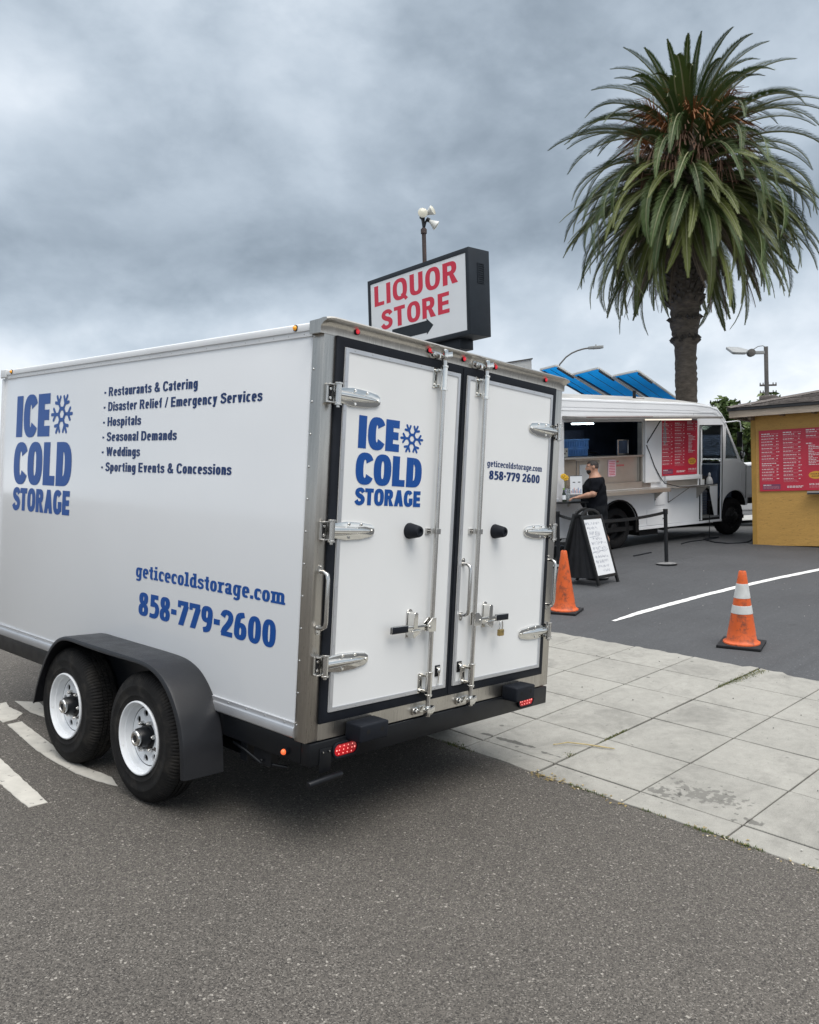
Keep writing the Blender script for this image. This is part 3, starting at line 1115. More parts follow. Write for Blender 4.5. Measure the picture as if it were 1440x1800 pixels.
# flared ends: the cove of the header carried round the corner
for s_, xa, xb in ((1, .0025, XL), (-1, 1.9875, XR)):
    n_st = 6
    ring = []
    for i in range(n_st + 1):
        t = i / n_st
        x = xa + (xb - xa) * t - s_ * .028 * max(0, (t - .5) * 2) ** 2
        dz_ = -.010 * max(0, (t - .6) / .4) ** 2
        ring.append([(x, p_[0], p_[1] + (dz_ if p_[1] > 2.59 else 0)) for p_ in prof])
    vs = [q for r_ in ring for q in r_]
    m_ = len(prof)
    fs = [(i * m_ + j, i * m_ + (j + 1) % m_, (i + 1) * m_ + (j + 1) % m_, (i + 1) * m_ + j) for i in range(n_st) for j in range(m_)]
    fs += [tuple(range(m_)), tuple(n_st * m_ + j for j in range(m_))]
    mb.add(vs, fs)
mb.obj('rear_header', tr, sharp=40)
for x in (.135, .688, .994, 1.302, 1.857):
    mb = MB(M_redm, M_rubber)
    mb.cyl((x, -.003, 2.590), (x, -.014, 2.590), .0165, .0165, 18, 1)
    mb.sphere((x, -.013, 2.590), (.0125, .010, .0125), 16, 8, 0)
    mb.obj('marker_lamp', tr, label='red marker lamp on the rear header')

# rubber gasket frame with centre strip
mb = MB(M_rubber)
mb.plate([(.0, .645), (1.99, .645), (1.99, 2.549), (.0, 2.549)], [[(.055, .695), (.965, .695), (.965, 2.502), (.055, 2.502)], [(1.029, .695), (1.943, .695), (1.943, 2.502), (1.029, 2.502)]], -.014, .02, axis=1)
mb.obj('door_gasket', tr, bevel=.004, seg=2)
mb = MB(M_rubber)
mb.box((.990, -.020, .655), (1.004, -.012, 2.54))
mb.obj('gasket_ridge', tr, bevel=.003, seg=1)

DO = -.016   # face of the door skins
DOORS = []
for nm, xa, xb in (('left rear door with the blue logo', .057, .963), ('right rear door with the web address', 1.031, 1.941)):
    mb = MB(M_door)
    mb.box((xa, DO, .697), (xb, .03, 2.500))
    d = mb.obj('door', tr, bevel=.002, seg=1, label=nm)
    DOORS.append(d)
    mb = MB(M_alu)
    w_ = .023
    mb.plate([(xa, .697), (xb, .697), (xb, 2.500), (xa, 2.500)], [[(xa + w_, .697 + w_), (xb - w_, .697 + w_), (xb - w_, 2.5 - w_), (xa + w_, 2.5 - w_)]], DO - .005, DO + .001, axis=1)
    mb.obj('door_trim', d, bevel=.0018, seg=1)
    mb = MB(M_zinc)
    z_ = .74
    while z_ < 2.48:
        for x in (xa + .009, xb - .009):
            mb.sphere((x, DO - .005, z_), (.0035, .003, .0035), 8, 4)
        z_ += .145
    x = xa + .06
    while x < xb - .03:
        for z_ in (.706, 2.491):
            mb.sphere((x, DO - .005, z_), (.0035, .003, .0035), 8, 4)
        x += .125
    mb.obj('rivet', d, kind='stuff')


# ---- strap hinges
def make_hinge(x0, z0, s_):
    """s_ = 1 for the left door: leaf runs to +x"""
    M_ = Matrix.Translation((x0, DO, z0)) @ Matrix.Diagonal((s_, 1, 1, 1))
    out = [(.0, -.036), (.10, -.047), (.20, -.043), (.275, -.030), (.296, -.016), (.300, 0), (.296, .018), (.275, .032), (.20, .042), (.10, .046), (.0, .036)]
    mb = MB(M_chrome)
    mb.extr(out, -.010, .0, axis=1, M=M_)
    h_ = mb.obj('hinge', tr, bevel=.003, seg=2)
    # raised rib: half round that tapers towards the tip
    mb = MB(M_chrome)
    st = [(.0, .024, .022), (.07, .023, .021), (.16, .018, .017), (.235, .012, .011), (.262, .007, .004)]
    vs, fs, K = [], [], 9
    for (x, rz_, ry_) in st:
        for k in range(K):
            a = pi * k / (K - 1)
            vs.append((x, -.009 - ry_ * sin(a), rz_ * cos(a)))
    for i in range(len(st) - 1):
        for k in range(K - 1):
            fs.append((i * K + k, i * K + k + 1, (i + 1) * K + k + 1, (i + 1) * K + k))
    fs += [tuple(range(K)), tuple((len(st) - 1) * K + k for k in range(K))]
    mb.add(vs, fs, 0, M_)
    mb.obj('hinge_rib', h_, sharp=50)
    mb = MB(M_chrome)
    for (x, z) in ((.115, .033), (.115, -.033), (.281, 0), (.20, .031)):
        mb.cyl((x, -.008, z), (x, -.015, z), .0085, .0075, 10, M=M_)
    mb.obj('bolt', h_, bevel=.001, seg=1)
    mb = MB(M_satin, M_dark)
    mb.cyl((-.018, -.030, -.046), (-.018, -.030, .046), .0155, None, 16, M=M_)
    for z in (-.055, .046):
        mb.cyl((-.018, -.030, z), (-.018, -.030, z + .009), .0195, None, 16, M=M_)
    mb.cyl((-.018, -.030, -.066), (-.018, -.030, -.055), .009, None, 10, M=M_)
    mb.obj('barrel', h_, bevel=.001, seg=1)
    mb = MB(M_satin, M_dark, M_chrome)
    mb.box((-.070, -.004, -.046), (-.018, .012, .046), M=M_)
    mb.box((-.066, -.026, -.046), (-.030, -.004, -.040), M=M_)
    mb.box((-.066, -.026, .040), (-.030, -.004, .046), M=M_)
    mb.box((-.062, -.0065, -.036), (-.038, -.0035, .036), 1, M=M_)
    for z in (-.022, .022):
        mb.cyl((-.050, -.0065, z), (-.050, -.013, z), .008, None, 8, 2, M=M_)
    mb.obj('hinge_bracket', h_, bevel=.0012, seg=1)


for z in (2.262, 1.598, .940):
    make_hinge(.012, z, 1)
    make_hinge(1.980, z, -1)


# ---- lock rods with guides, cams, levers
def make_rod(xr, s_):
    """s_ = -1: lever runs to the left"""
    yr = DO - .040
    mb = MB(M_satin)
    mb.cyl((xr, yr, .625), (xr, yr, 2.548), .0135, None, 18)
    rod = mb.obj('lock_rod', tr)
    for z in (2.446, .752):
        mb = MB(M_chrome, M_dark)
        mb.box((xr - .052, DO - .006, z - .056), (xr - .016, DO, z + .056))
        mb.box((xr - .040, DO - .0075, z - .018), (xr - .026, DO - .0055, z + .018), 1)
        mb.box((xr - .018, yr - .006, z - .050), (xr + .012, DO, z - .036))
        mb.box((xr - .018, yr - .006, z + .036), (xr + .012, DO, z + .050))
        mb.cyl((xr, yr, z - .058), (xr, yr, z + .058), .0185, None, 16)
        mb.cyl((xr, yr, z - .070), (xr, yr, z - .058), .022, None, 16)
        mb.cyl((xr, yr, z + .058), (xr, yr, z + .068), .022, None, 16)
        for dz_ in (-.040, .040):
            mb.cyl((xr - .036, DO - .005, z + dz_), (xr - .036, DO - .013, z + dz_), .0075, None, 8)
        mb.obj('rod_guide', rod, bevel=.0012, seg=1)
    mb = MB(M_satin, M_dark)
    mb.box((xr - .050, DO - .012, 1.584), (xr - .012, DO, 1.614))
    mb.box((xr - .020, yr - .018, 1.584), (xr + .018, yr - .0145, 1.614))
    mb.box((xr + .0145, yr - .018, 1.584), (xr + .018, DO, 1.614))
    for dx_ in (-.038, -.022):
        mb.cyl((xr + dx_, DO - .012, 1.599), (xr + dx_, DO - .016, 1.599), .0055, None, 8, 1)
    mb.obj('rod_clip', rod, bevel=.001, seg=1)
    for z, u in ((2.572, 1), (.600, -1)):
        mb = MB(M_chrome)
        y0 = -.004
        mb.box((xr - .075, y0 - .010, z - .022), (xr + .045, y0, z + .020))
        mb.cyl((xr - .060, y0 - .006, z), (xr - .060, y0 - .030, z), .0165, .012, 10)
        mb.cyl((xr - .036, y0 - .006, z), (xr - .036, y0 - .024, z), .010, None, 10)
        mb.extr([(-.018, -.024), (.022, -.020), (.050, .000), (.044, .026), (.010, .016), (-.018, .020)], yr - .016, yr + .016, axis=1, M=Matrix.Translation((xr, 0, z)))
        mb.cyl((xr, yr, z - .030), (xr, yr, z + .030), .017, .0165, 16)
        mb.obj('cam_keeper', rod, bevel=.002, seg=2)
    # lever: pivot bracket on the rod, arm, grip, hasp plate on the door
    z = 1.078
    M_ = Matrix.Translation((xr, 0, z)) @ Matrix.Diagonal((s_, 1, 1, 1))
    mb = MB(M_chrome, M_zinc)
    mb.extr([(-.016, -.032), (.040, -.032), (.055, -.012), (.055, .012), (.018, .044), (-.016, .044)], yr - .020, yr - .014, axis=1, M=M_)
    mb.extr([(-.016, -.032), (.040, -.032), (.055, -.012), (.055, .012), (.018, .044), (-.016, .044)], yr + .012, yr + .018, axis=1, M=M_)
    mb.cyl((.036, yr - .024, -.004), (.036, yr + .022, -.004), .009, None, 10, 1, M=M_)
    lv = mb.obj('lever_bracket', rod, bevel=.001, seg=1)
    mb = MB(M_chrome, M_rubber)
    mb.box((.034, yr - .010, -.018), (.215, yr - .002, .012), M=M_)
    mb.box((.205, yr - .012, -.022), (.335, yr + .001, .017), 1, M=M_)
    mb.obj('lever', rod, bevel=.002, seg=2)
    mb = MB(M_satin, M_dark)
    hp = [(.148 + .024 * cos(a), .075 + .022 * sin(a)) for a in [pi * i / 8 for i in range(9)]] + [(.124, -.060), (.172, -.060)]
    mb.extr(hp, DO - .006, DO, axis=1, M=M_)
    mb.obj('lever_plate', rod, bevel=.0015, seg=1)
    mb = MB(M_chrome, M_dark)
    hp = [(.148 + .017 * cos(a), .068 + .016 * sin(a)) for a in [pi * i / 8 for i in range(9)]] + [(.131, -.01), (.165, -.01)]
    mb.extr(hp, yr - .014, DO - .007, axis=1, M=M_)
    mb.extr([(.118, -.034), (.160, -.058), (.172, -.040), (.172, -.022), (.118, -.020)], yr - .018, DO - .007, axis=1, M=M_)
    mb.box((.105, yr - .020, -.022), (.178, yr - .012, -.014), M=M_)
    mb.obj('lever_catch', rod, bevel=.0015, seg=1)
    return rod


make_rod(.770, -1)
make_rod(1.156, 1)
# padlock through the right-hand catch (hangs there: a thing of its own)
pk = thing('padlock', 'small brass padlock hanging from the right door lever', 'padlock', mw=TR @ Matrix.Translation((1.398, DO - .064, 1.006)))
mb = MB(M_brass)
mb.box((-.024, -.010, -.040), (.024, .010, .0))
mb.obj('lock_body', pk, bevel=.004, seg=2)
mb = MB(M_chrome)
mb.tube([(-.015, 0, -.005), (-.015, 0, .030), (-.011, 0, .044), (0, 0, .051), (.011, 0, .044), (.015, 0, .030), (.015, 0, -.005)], .0042, 10)
mb.obj('shackle', pk)

# rubber door stops
for x in (.588, 1.368):
    mb = MB(M_rubber)
    M_ = Matrix.Translation((x, DO, 1.599)) @ Matrix.Rotation(pi / 2, 4, 'X')
    mb.lathe([(.001, 0), (.043, 0), (.044, .006), (.031, .072), (.027, .080), (.016, .081), (.013, .072), (.001, .072)], 28, M=M_)
    mb.obj('door_stop', tr, sharp=30)


def grab(x, y, z0, z1, s_=1, label=None):
    mb = MB(M_satin)
    d = .058
    pts = [(x, y, z1), (x, y - d * .55, z1), (x, y - d * .9, z1 - .012), (x, y - d, z1 - .035), (x, y - d, (z0 + z1) / 2), (x, y - d, z0 + .035), (x, y - d * .9, z0 + .012), (x, y - d * .55, z0), (x, y, z0)]
    mb.tube(pts, .0105, 12)
    for z, u in ((z1, 1), (z0, -1)):
        lobe = [(x + .015 * cos(a), z + u * .018 + u * .017 * sin(a)) for a in [pi * i / 8 for i in range(9)]] + [(x - .015, z - u * .013), (x + .015, z - u * .013)]
        mb.extr(lobe, y - .004, y, axis=1)
        mb.cyl((x, y - .004, z + u * .022), (x, y - .010, z + u * .022), .007, .006, 10)
    mb.obj('grab_handle', tr, bevel=0, sharp=40)


grab(-.030, -.004, 1.122, 1.398)
grab(1.074, DO, 1.110, 1.408)
grab(2.012, -.004, 1.110, 1.408)

# door hold-back snaps on small black plates
for x in (.885, 1.083):
    mb = MB(M_blk)
    mb.box((x - .022, DO - .006, .772), (x + .022, DO, .836))
    hb = mb.obj('holdback', tr, bevel=.003, seg=2)
    mb = MB(M_chrome)
    mb.sphere((x, DO - .014, .806), (.012, .010, .016), 12, 8)
    mb.tube([(x + .002, DO - .016, .80), (x, DO - .014, .775), (x - .002, DO - .012, .735), (x - .004, DO - .012, .722)], [.006, .0045, .0045, .006], 8)
    mb.box((x - .016, DO - .011, .818), (x + .016, DO - .006, .828))
    mb.obj('snap_hook', hb, bevel=.001, seg=1)

# chassis: side rails, rear beam, underframe
mb = MB(M_blk)
mb.box((-.052, -.018, .444), (2.052, .05, .556))
beam = mb.obj('rear_beam', tr, bevel=.004, seg=2)
for s_, x in ((1, -.052), (-1, 2.052)):
    mb = MB(M_blk)
    mb.box((x, .051, .446), (x + s_ * .07, 3.71, .556))
    mb.box((x - s_ * .004, .051, .556), (x + s_ * .07, 3.71, .562))
    mb.obj('chassis_rail', tr, bevel=.004, seg=2)
mb = MB(M_blk)
for y in [.45 + .55 * i for i in range(6)]:
    mb.box((.02, y, .47), (1.98, y + .05, .555))
mb.box((.012, .06, .5565), (1.988, 3.69, .5995))
for x in (.14, 1.86):
    mb.box((x - .035, .55, .30), (x + .035, 2.65, .36))
mb.box((.95, 3.6, .46), (1.05, 5.2, .56))
mb.extr([(.2, 3.7), (.28, 3.7), (1.04, 5.1), (.96, 5.1)], .46, .555)
mb.extr([(1.8, 3.7), (1.72, 3.7), (.96, 5.1), (1.04, 5.1)], .458, .553)
mb.cyl((1.0, 4.7, .02), (1.0, 4.7, .9), .03)
mb.cyl((1.0, 4.7, .0), (1.0, 4.7, .02), .09)
mb.obj('underframe', tr, bevel=.003, seg=1)
# suspension hangers seen behind the fender, plate bracket, stabiliser bar
mb = MB(M_blk, M_zinc)
mb.box((-.03, .50, .34), (.03, .56, .445))
mb.box((-.035, .30, .36), (.02, .44, .445))
mb.cyl((-.04, .36, .385), (-.05, .36, .385), .010, None, 8)
mb.tube([(-.03, .62, .42), (-.035, .50, .40), (-.03, .38, .365), (.0, .2, .38)], .010, 8)
mb.obj('spring_hanger', tr, bevel=.003, seg=1)
mb = MB(M_blk, M_chrome)
mb.box((.006, -.024, .405), (.084, -.018, .525))
for x in (.024, .066):
    mb.cyl((x, -.024, .507), (x, -.031, .507), .008, .006, 10, 1)
mb.obj('plate_bracket', tr, bevel=.004, seg=2)
mb = MB(M_blk)
mb.cyl((-.08, -.045, .372), (.13, -.055, .388), .017, None, 14)
mb.obj('stabiliser_bar', tr, bevel=.004, seg=2)
for s_, x in ((1, -.052), (-1, 2.052)):
    mb = MB(M_orl, M_rubber)
    mb.cyl((x, .150, .487), (x - s_ * .022, .150, .487), .017, None, 16, 1)
    mb.sphere((x - s_ * .024, .150, .487), (.016, .0145, .0145), 14, 8, 0)
    mb.obj('marker_lamp', tr, label='lit orange marker lamp low on the side')

# dock bumpers
for x in (.185, 1.545):
    mb = MB(M_rubber, M_black_hole)
    mb.box((x, -.122, .540), (x + .205, -.006, .630))
    db = mb.obj('dock_bumper', tr, bevel=.010, seg=3)
    mb = MB(M_black_hole)
    for dx_ in (.055, .155):
        mb.cyl((x + dx_, -.1225, .592), (x + dx_, -.110, .592), .0125, None, 16)
    mb.obj('bolt_hole', db)

# oval LED tail lamps
def oval(cx, cz, a, b, n=28):
    out = []
    for i in range(n):
        t = 2 * pi * i / n
        out.append((cx + (a - b) * (1 if cos(t) > 0 else -1) + b * cos(t), cz + b * sin(t)))
    return out


for x in (.180, 1.800):
    mb = MB(M_rubber)
    mb.plate(oval(x, .497, .090, .042), [oval(x, .497, .078, .031)], -.030, -.018, axis=1)
    tl = mb.obj('tail_lamp', tr, bevel=.003, seg=2)
    mb = MB(M_redl)
    mb.extr(oval(x, .497, .077, .030), -.026, -.019, axis=1)
    mb.obj('lens', tl, bevel=.003, seg=2)
    mb = MB(M_led)
    for i in range(4):
        for j in range(3):
            mb.sphere((x - .044 + i * .029 + (j - 1) * .003, -.0262, .479 + j * .018), (.0034, .0016, .0034), 8, 4)
    for u in (-.062, .062):
        mb.sphere((x + u, -.0262, .497), (.0045, .002, .0045), 8, 4)
    mb.obj('led', tl)


# tandem fender: bent sheet with a rolled outer lip, both sides
def make_fender(s_, xi):
    prof = [(.640, .262), (.650, .350), (.666, .450), (.700, .545), (.745, .622), (.810, .698), (.890, .757), (.980, .792), (1.080, .808), (1.25, .812), (1.50, .812), (1.80, .812), (1.97, .811), (2.085, .790), (2.180, .735), (2.260, .650), (2.330, .540), (2.385, .430), (2.425, .310)]
    xo = xi - s_ * .247
    sm = []
    for i in range(len(prof) - 1):
        p0, p1, p2, p3 = [Vector(prof[min(max(k, 0), len(prof) - 1)]) for k in (i - 1, i, i + 1, i + 2)]
        for j in range(4):
            t = j / 4
            q = .5 * ((2 * p1) + (p2 - p0) * t + (2 * p0 - 5 * p1 + 4 * p2 - p3) * t * t + (3 * p1 - p0 - 3 * p2 + p3) * t ** 3)
            sm.append((q.x, q.y))
    prof = sm + [prof[-1]]
    mb = MB(M_plast)
    n = len(prof)
    cen = Vector((1.53, .30))
    rows_ = []
    for (y, z) in prof:
        d = (cen - Vector((y, z))).normalized()
        rows_.append([(xi, y, z), (xo + s_ * .022, y, z), (xo + s_ * .006, y + d.x * .004, z + d.y * .004), (xo, y + d.x * .016, z + d.y * .016), (xo, y + d.x * .030, z + d.y * .030),
                      (xo + s_ * .006, y + d.x * .030, z + d.y * .030), (xo + s_ * .012, y + d.x * .012, z + d.y * .012), (xi, y + d.x * .008, z + d.y * .008)])
    m_ = 8
    vs = [q for r_ in rows_ for q in r_]
    fs = [(i * m_ + j, i * m_ + (j + 1) % m_, (i + 1) * m_ + (j + 1) % m_, (i + 1) * m_ + j) for i in range(n - 1) for j in range(m_)]
    fs += [tuple(range(m_)), tuple((n - 1) * m_ + j for j in range(m_))]
    mb.add(vs, fs)
    f_ = mb.obj('fender', tr, sharp=38)
    mb = MB(M_blk)   # black sheet over the white body wall, darkens the fender inside
    mb.extr([(.70, .30), (.75, .55), (.86, .71), (1.0, .775), (1.12, .795), (1.95, .795), (2.08, .765), (2.2, .68), (2.30, .50), (2.36, .30)], xi - s_ * .030, xi - s_ * .020, axis=0)
    mb.obj('dark_backing', f_)


make_fender(1, XL)
make_fender(-1, XR)


# wheels: local z = axle pointing outwards, outer tyre face at z = 0
def tyre_mesh():
    mb = MB(M_tyre)
    R_ = .362
    prof = [(.203, -.012), (.212, -.004), (.228, .0), (.236, .0035), (.244, .001), (.270, .002), (.276, .004), (.290, .0035), (.296, .0), (.318, -.006), (.334, -.013), (.346, -.022), (.356, -.034), (R_ - .001, -.046), (R_, -.060),
            (R_, -.066), (R_ - .009, -.067), (R_ - .009, -.074), (R_, -.075), (R_, -.096), (R_ - .009, -.097), (R_ - .009, -.104), (R_, -.105), (R_, -.128), (R_ - .009, -.129), (R_ - .009, -.136), (R_, -.137), (R_ - .002, -.158), (.350, -.176), (.32, -.196), (.26, -.204), (.21, -.195), (.20, -.19)]
    # lateral sipes on the shoulder
    mb.lathe(prof, 330, mod=lambda j, k, r: r - (.006 if (10 <= j <= 13 and k % 3 == 0) else 0) - (.004 if (14 <= j <= 26 and k % 3 == 0 and r > .355) else 0))
    # raised ring and blurred lettering band on the wall
    return mb.mesh('tyre', sharp=22)


def rim_mesh():
    mb = MB(M_wheel)
    prof = [(.196, -.016), (.2035, -.010), (.2060, -.002), (.2040, .004), (.198, .006), (.193, .002), (.190, -.010), (.188, -.022), (.181, -.027), (.179, -.046), (.176, -.056), (.171, -.062), (.166, -.063)]
    mb.lathe(prof, 72)
    # disc with round vent holes, slightly domed
    circ = lambda cx, cy, rx, ry, a, n: [(cx + rx * cos(t) * cos(a) - ry * sin(t) * sin(a), cy + rx * cos(t) * sin(a) + ry * sin(t) * cos(a)) for t in [2 * pi * i / n for i in range(n)]]
    holes = [circ(.127 * cos(a), .127 * sin(a), .0185, .0225, a, 16) for a in [2 * pi * i / 9 + .2 for i in range(9)]]
    mb.plate(circ(0, 0, .1605, .1605, 0, 72), holes, -.062, -.072, axis=2)
    return mb.mesh('rim', bevel=0, sharp=30)


def wheel_parts():
    out = {'tyre': tyre_mesh(), 'rim': rim_mesh()}
    mb = MB(M_dark)
    mb.cyl((0, 0, -.10), (0, 0, -.19), .158, None, 32)
    out['brake_drum'] = mb.mesh('brake_drum')
    mb = MB(M_blk)
    mb.lathe([(.001, -.0615), (.074, -.0615), (.072, -.054), (.058, -.050), (.054, -.004), (.050, .002), (.001, .002)], 28)
    out['hub'] = mb.mesh('hub', sharp=30)
    mb = MB(M_satin, M_dark)
    mb.lathe([(.001, .004), (.044, .002), (.044, .014), (.040, .020), (.031, .023), (.026, .023), (.024, .019), (.001, .019)], 28)
    mb.cyl((0, 0, .0185), (0, 0, .0205), .019, None, 16, 1)
    out['hub_cap'] = mb.mesh('hub_cap', sharp=25)
    mb = MB(M_satin)
    mb.cyl((0, 0, -.064), (0, 0, -.038), .0135, .0115, 6)
    mb.cyl((0, 0, -.038), (0, 0, -.030), .0075, .005, 8)
    out['lug_nut'] = mb.mesh('lug_nut', bevel=.001, seg=1)
    mb = MB(M_dark, mat('green_cap', (.03, .30, .12), .5))
    mb.tube([(-.178, .018, -.06), (-.172, .012, -.035)], .005, 8)
    mb.tube([(-.172, .012, -.035), (-.170, .010, -.016)], .0065, 8, 1)
    out['valve'] = mb.mesh('valve')
    mb = MB(mat('wheel_sticker', (.10, .085, .08), .5, var=.6, vs=90))
    mb.box((-.118, .036, -.0619), (-.072, .058, -.0612))
    out['sticker'] = mb.mesh('sticker')
    return out


WP = wheel_parts()


def put_wheel(x, y, s_, spin):
    # axle outwards: local z -> -x * s_
    M_ = Matrix.Translation((x, y, .362)) @ Matrix.Rotation(-s_ * pi / 2, 4, 'Y') @ Matrix.Rotation(spin, 4, 'Z')
    wn_ = bpy.data.objects.new('wheel', None)
    S.collection.objects.link(wn_)
    wn_.parent = tr
    wn_.matrix_local = M_
    for k_, me in WP.items():
        if k_ == 'lug_nut':
            for i in range(6):
                a = 2 * pi * i / 6 + .3
                place(k_, me, wn_, loc=(.083 * cos(a), .083 * sin(a), 0))
        else:
            place(k_, me, wn_)


put_wheel(-.285, 1.155, 1, 1.45)
put_wheel(-.285, 2.03, 1, 1.25)
put_wheel(2.285, 1.155, -1, .4)
put_wheel(2.285, 2.03, -1, 1.9)
mb = MB(M_blk)
for y in (1.155, 2.03):
    mb.cyl((-.14, y, .362), (2.14, y, .362), .04, None, 12)
mb.obj('axle', tr)

# ---- lettering on the side (reads towards the rear: local x = -y) and on the doors
side_m = face_m((XL - .0014, 0, 0), (0, -1, 0), (0, 0, 1))
rear_m = face_m((0, DO - .0012, 0), (1, 0, 0), (0, 0, 1))


def logo(mi_parent, mw, u0, v, w):
    """ICE + flake / COLD / STORAGE in a block; u0 left edge, w width, v = dict of heights"""
    mb = MB(M_blue)
    lettering(mb, 'ICE', u0 + v['ice'][0] * w, v['ice'][2], v['ice'][1] * w, v['ice'][3] - v['ice'][2], t=.315, h=.245, gap=.06)
    lettering(mb, 'COLD', u0 + v['cold'][0] * w, v['cold'][2], v['cold'][1] * w, v['cold'][3] - v['cold'][2], t=.30, h=.225, gap=.05)
    lettering(mb, 'STORAGE', u0 + v['sto'][0] * w, v['sto'][2], v['sto'][1] * w, v['sto'][3] - v['sto'][2], t=.275, h=.235, gap=.045)
    fx, fz, frx, frz = v['flake']
    snowflake(mb, u0 + fx * w, fz, frx * w, frz, .15)
    flat('lettering', mb, mi_parent, mw=mw)


logo(tr, side_m, -3.446, dict(ice=(.02, .60, 2.088, 2.396), cold=(0, 1.0, 1.738, 2.046), sto=(.016, .98, 1.540, 1.708), flake=(.81, 2.240, .175, .155)), .930)
logo(DOORS[0], rear_m, .163, dict(ice=(.016, .605, 2.015, 2.180), cold=(0, 1.0, 1.834, 1.993), sto=(.016, .985, 1.729, 1.815), flake=(.815, 2.094, .183, .086)), .504)
# bulleted list
mb = MB(M_navy)
for txt, u_end, zb in (('Restaurants & Catering', -1.045, 2.336), ('Disaster Relief / Emergency Services', -.454, 2.240), ('Hospitals', -1.637, 2.143), ('Seasonal Demands', -1.236, 2.046), ('Weddings', -1.634, 1.950), ('Sporting Events & Concessions', -.692, 1.852)):
    lettering(mb, txt, -2.048, zb, u_end + 2.048, .058, t=.23, h=.18, gap=.08)
    mb.add([(-2.106, zb + .018, 0), (-2.082, zb + .018, 0), (-2.082, zb + .030, 0), (-2.106, zb + .030, 0)], [(0, 1, 2, 3)])
flat('lettering', mb, tr, mw=side_m)
mb = MB(M_blue)
lettering(mb, 'geticecoldstorage.com', -1.618, 1.212, 1.618 - .192, .080, t=.21, h=.16, slab=.085, gap=.05)
lettering(mb, '858-779-2600', -1.570, .985, 1.570 - .256, .139, t=.245, h=.19, slab=.06, gap=.06)
flat('lettering', mb, tr, mw=side_m)
mb = MB(M_navy)
lettering(mb, 'geticecoldstorage.com', 1.259, 1.990, 1.858 - 1.259, .037, t=.185, h=.15, slab=.07, gap=.065)
lettering(mb, '858-779 2600', 1.284, 1.913, 1.836 - 1.284, .053, t=.235, h=.185, slab=.06, gap=.065)
flat('lettering', mb, DOORS[1], mw=rear_m)

# ---------------------------------------------------------------- liquor store pole sign
M_scab = mat('sign_cabinet_paint', (.016, .021, .028), .5, spec=.3, var=.15, vs=3, rvar=.1)
M_sface = mat('sign_face_acrylic', (.74, .76, .78), .25, var=.02, vs=2)
M_sred = mat('sign_red', (.60, .022, .055), .3, var=.04, vs=4)
M_rust = mat('rusty_pole_paint', (.060, .042, .040), .7, var=.3, vs=9, bump=.2, bs=60, wear=((.16, .075, .045), 14, .56, .7))
SGX = Vector((8.575 - 8.947, 5.505 - 8.286, 0)).normalized()      # reading direction of the face
SGO = Vector((8.575, 5.505, 4.41))                             # near lower corner of the face
# cabinet frame: x along the reading direction, y away from the camera side
SGM = frame(SGO, SGX)
face_n = SGX.cross(Vector((0, 0, 1)))
if face_n.dot(CAM - SGO) < 0:
    face_n = -face_n
LEN, HGT, DEP = 2.80, 1.475, .50
sg = thing('pole_sign', 'liquor store sign box with red letters and a black arrow above the trailer roof', 'sign', loc=(SGO.x - SGX.x * .85 - face_n.x * .25, SGO.y - SGX.y * .85 - face_n.y * .25, lotz(SGO.x, SGO.y)))
SGI = sg.matrix_basis.inverted()
SF = face_m(SGO - SGX * LEN, SGX, (0, 0, 1))       # x reading, y up, z = out of the face
if SF.to_3x3().col[2].dot(face_n) < 0:
    raise SystemExit('sign face flipped')
SL = SGI @ SF
mb = MB(M_scab)
fr = .085
mb.plate([(0, 0), (LEN, 0), (LEN, HGT), (0, HGT)], [[(fr, fr), (LEN - fr, fr), (LEN - fr, HGT - fr), (fr, HGT - fr)]], -DEP, 0, axis=2)
cab = mb.obj('cabinet', sg, bevel=.008, seg=2, mw=SL)
for z0, z1, nm in ((-.022, -.010, 'front'), (-DEP + .010, -DEP + .022, 'back')):
    mb = MB(M_sface)
    mb.box((fr - .01, fr - .01, z0), (LEN - fr + .01, HGT - fr + .01, z1))
    fp = mb.obj('sign_face', sg, mw=SL)
mb = MB(M_sred)
Wf, Hf = LEN - 2 * fr, HGT - 2 * fr
lettering(mb, 'LIQUOR', fr + Wf * .043, fr + Hf * .655, Wf * .883, Hf * .297, t=.225, h=.18, gap=.12, lift=-.0085)
lettering(mb, 'STORE', fr + Wf * .12, fr + Hf * .29, Wf * .721, Hf * .28, t=.23, h=.19, gap=.11, lift=-.0085)
flat('lettering', mb, sg, mw=SL)
mb = MB(M_scab)
ax0, ahd, ax1, ay = fr + Wf * .2365, fr + Wf * .607, fr + Wf * .676, fr + Hf * .178
mb.add([(ax0, ay - .083 * Hf, -.0085), (ahd, ay - .083 * Hf, -.0085), (ahd, ay - .113 * Hf, -.0085), (ax1, ay, -.0085), (ahd, ay + .113 * Hf, -.0085), (ahd, ay + .083 * Hf, -.0085), (ax0, ay + .083 * Hf, -.0085)], [(0, 1, 2, 3, 4, 5, 6)])
flat('arrow', mb, sg, mw=SL)
mb = MB(M_scab)
vs0 = HGT - .58
mb.plate([(-.36, vs0), (-.20, vs0), (-.20, vs0 + .34), (-.36, vs0 + .34)], [[(-.345, vs0 + .015), (-.215, vs0 + .015), (-.215, vs0 + .325), (-.345, vs0 + .325)]], LEN, LEN + .012, M=Matrix(((0, 0, 1, 0), (0, 1, 0, 0), (1, 0, 0, 0), (0, 0, 0, 1))), axis=2)
for i in range(8):
    mb.box((LEN - .006, vs0 + .03 + i * .037, -.34), (LEN + .012, vs0 + .046 + i * .037, -.22))
vent = mb.obj('louvre_vent', sg, mw=SL, kind=None)
mb = MB(M_scab)
mb.box((LEN - 1.35, -.18, -.42), (LEN - .36, -.002, -.10))
mb.obj('pole_cap', sg, bevel=.01, mw=SL)
mb = MB(M_rust)
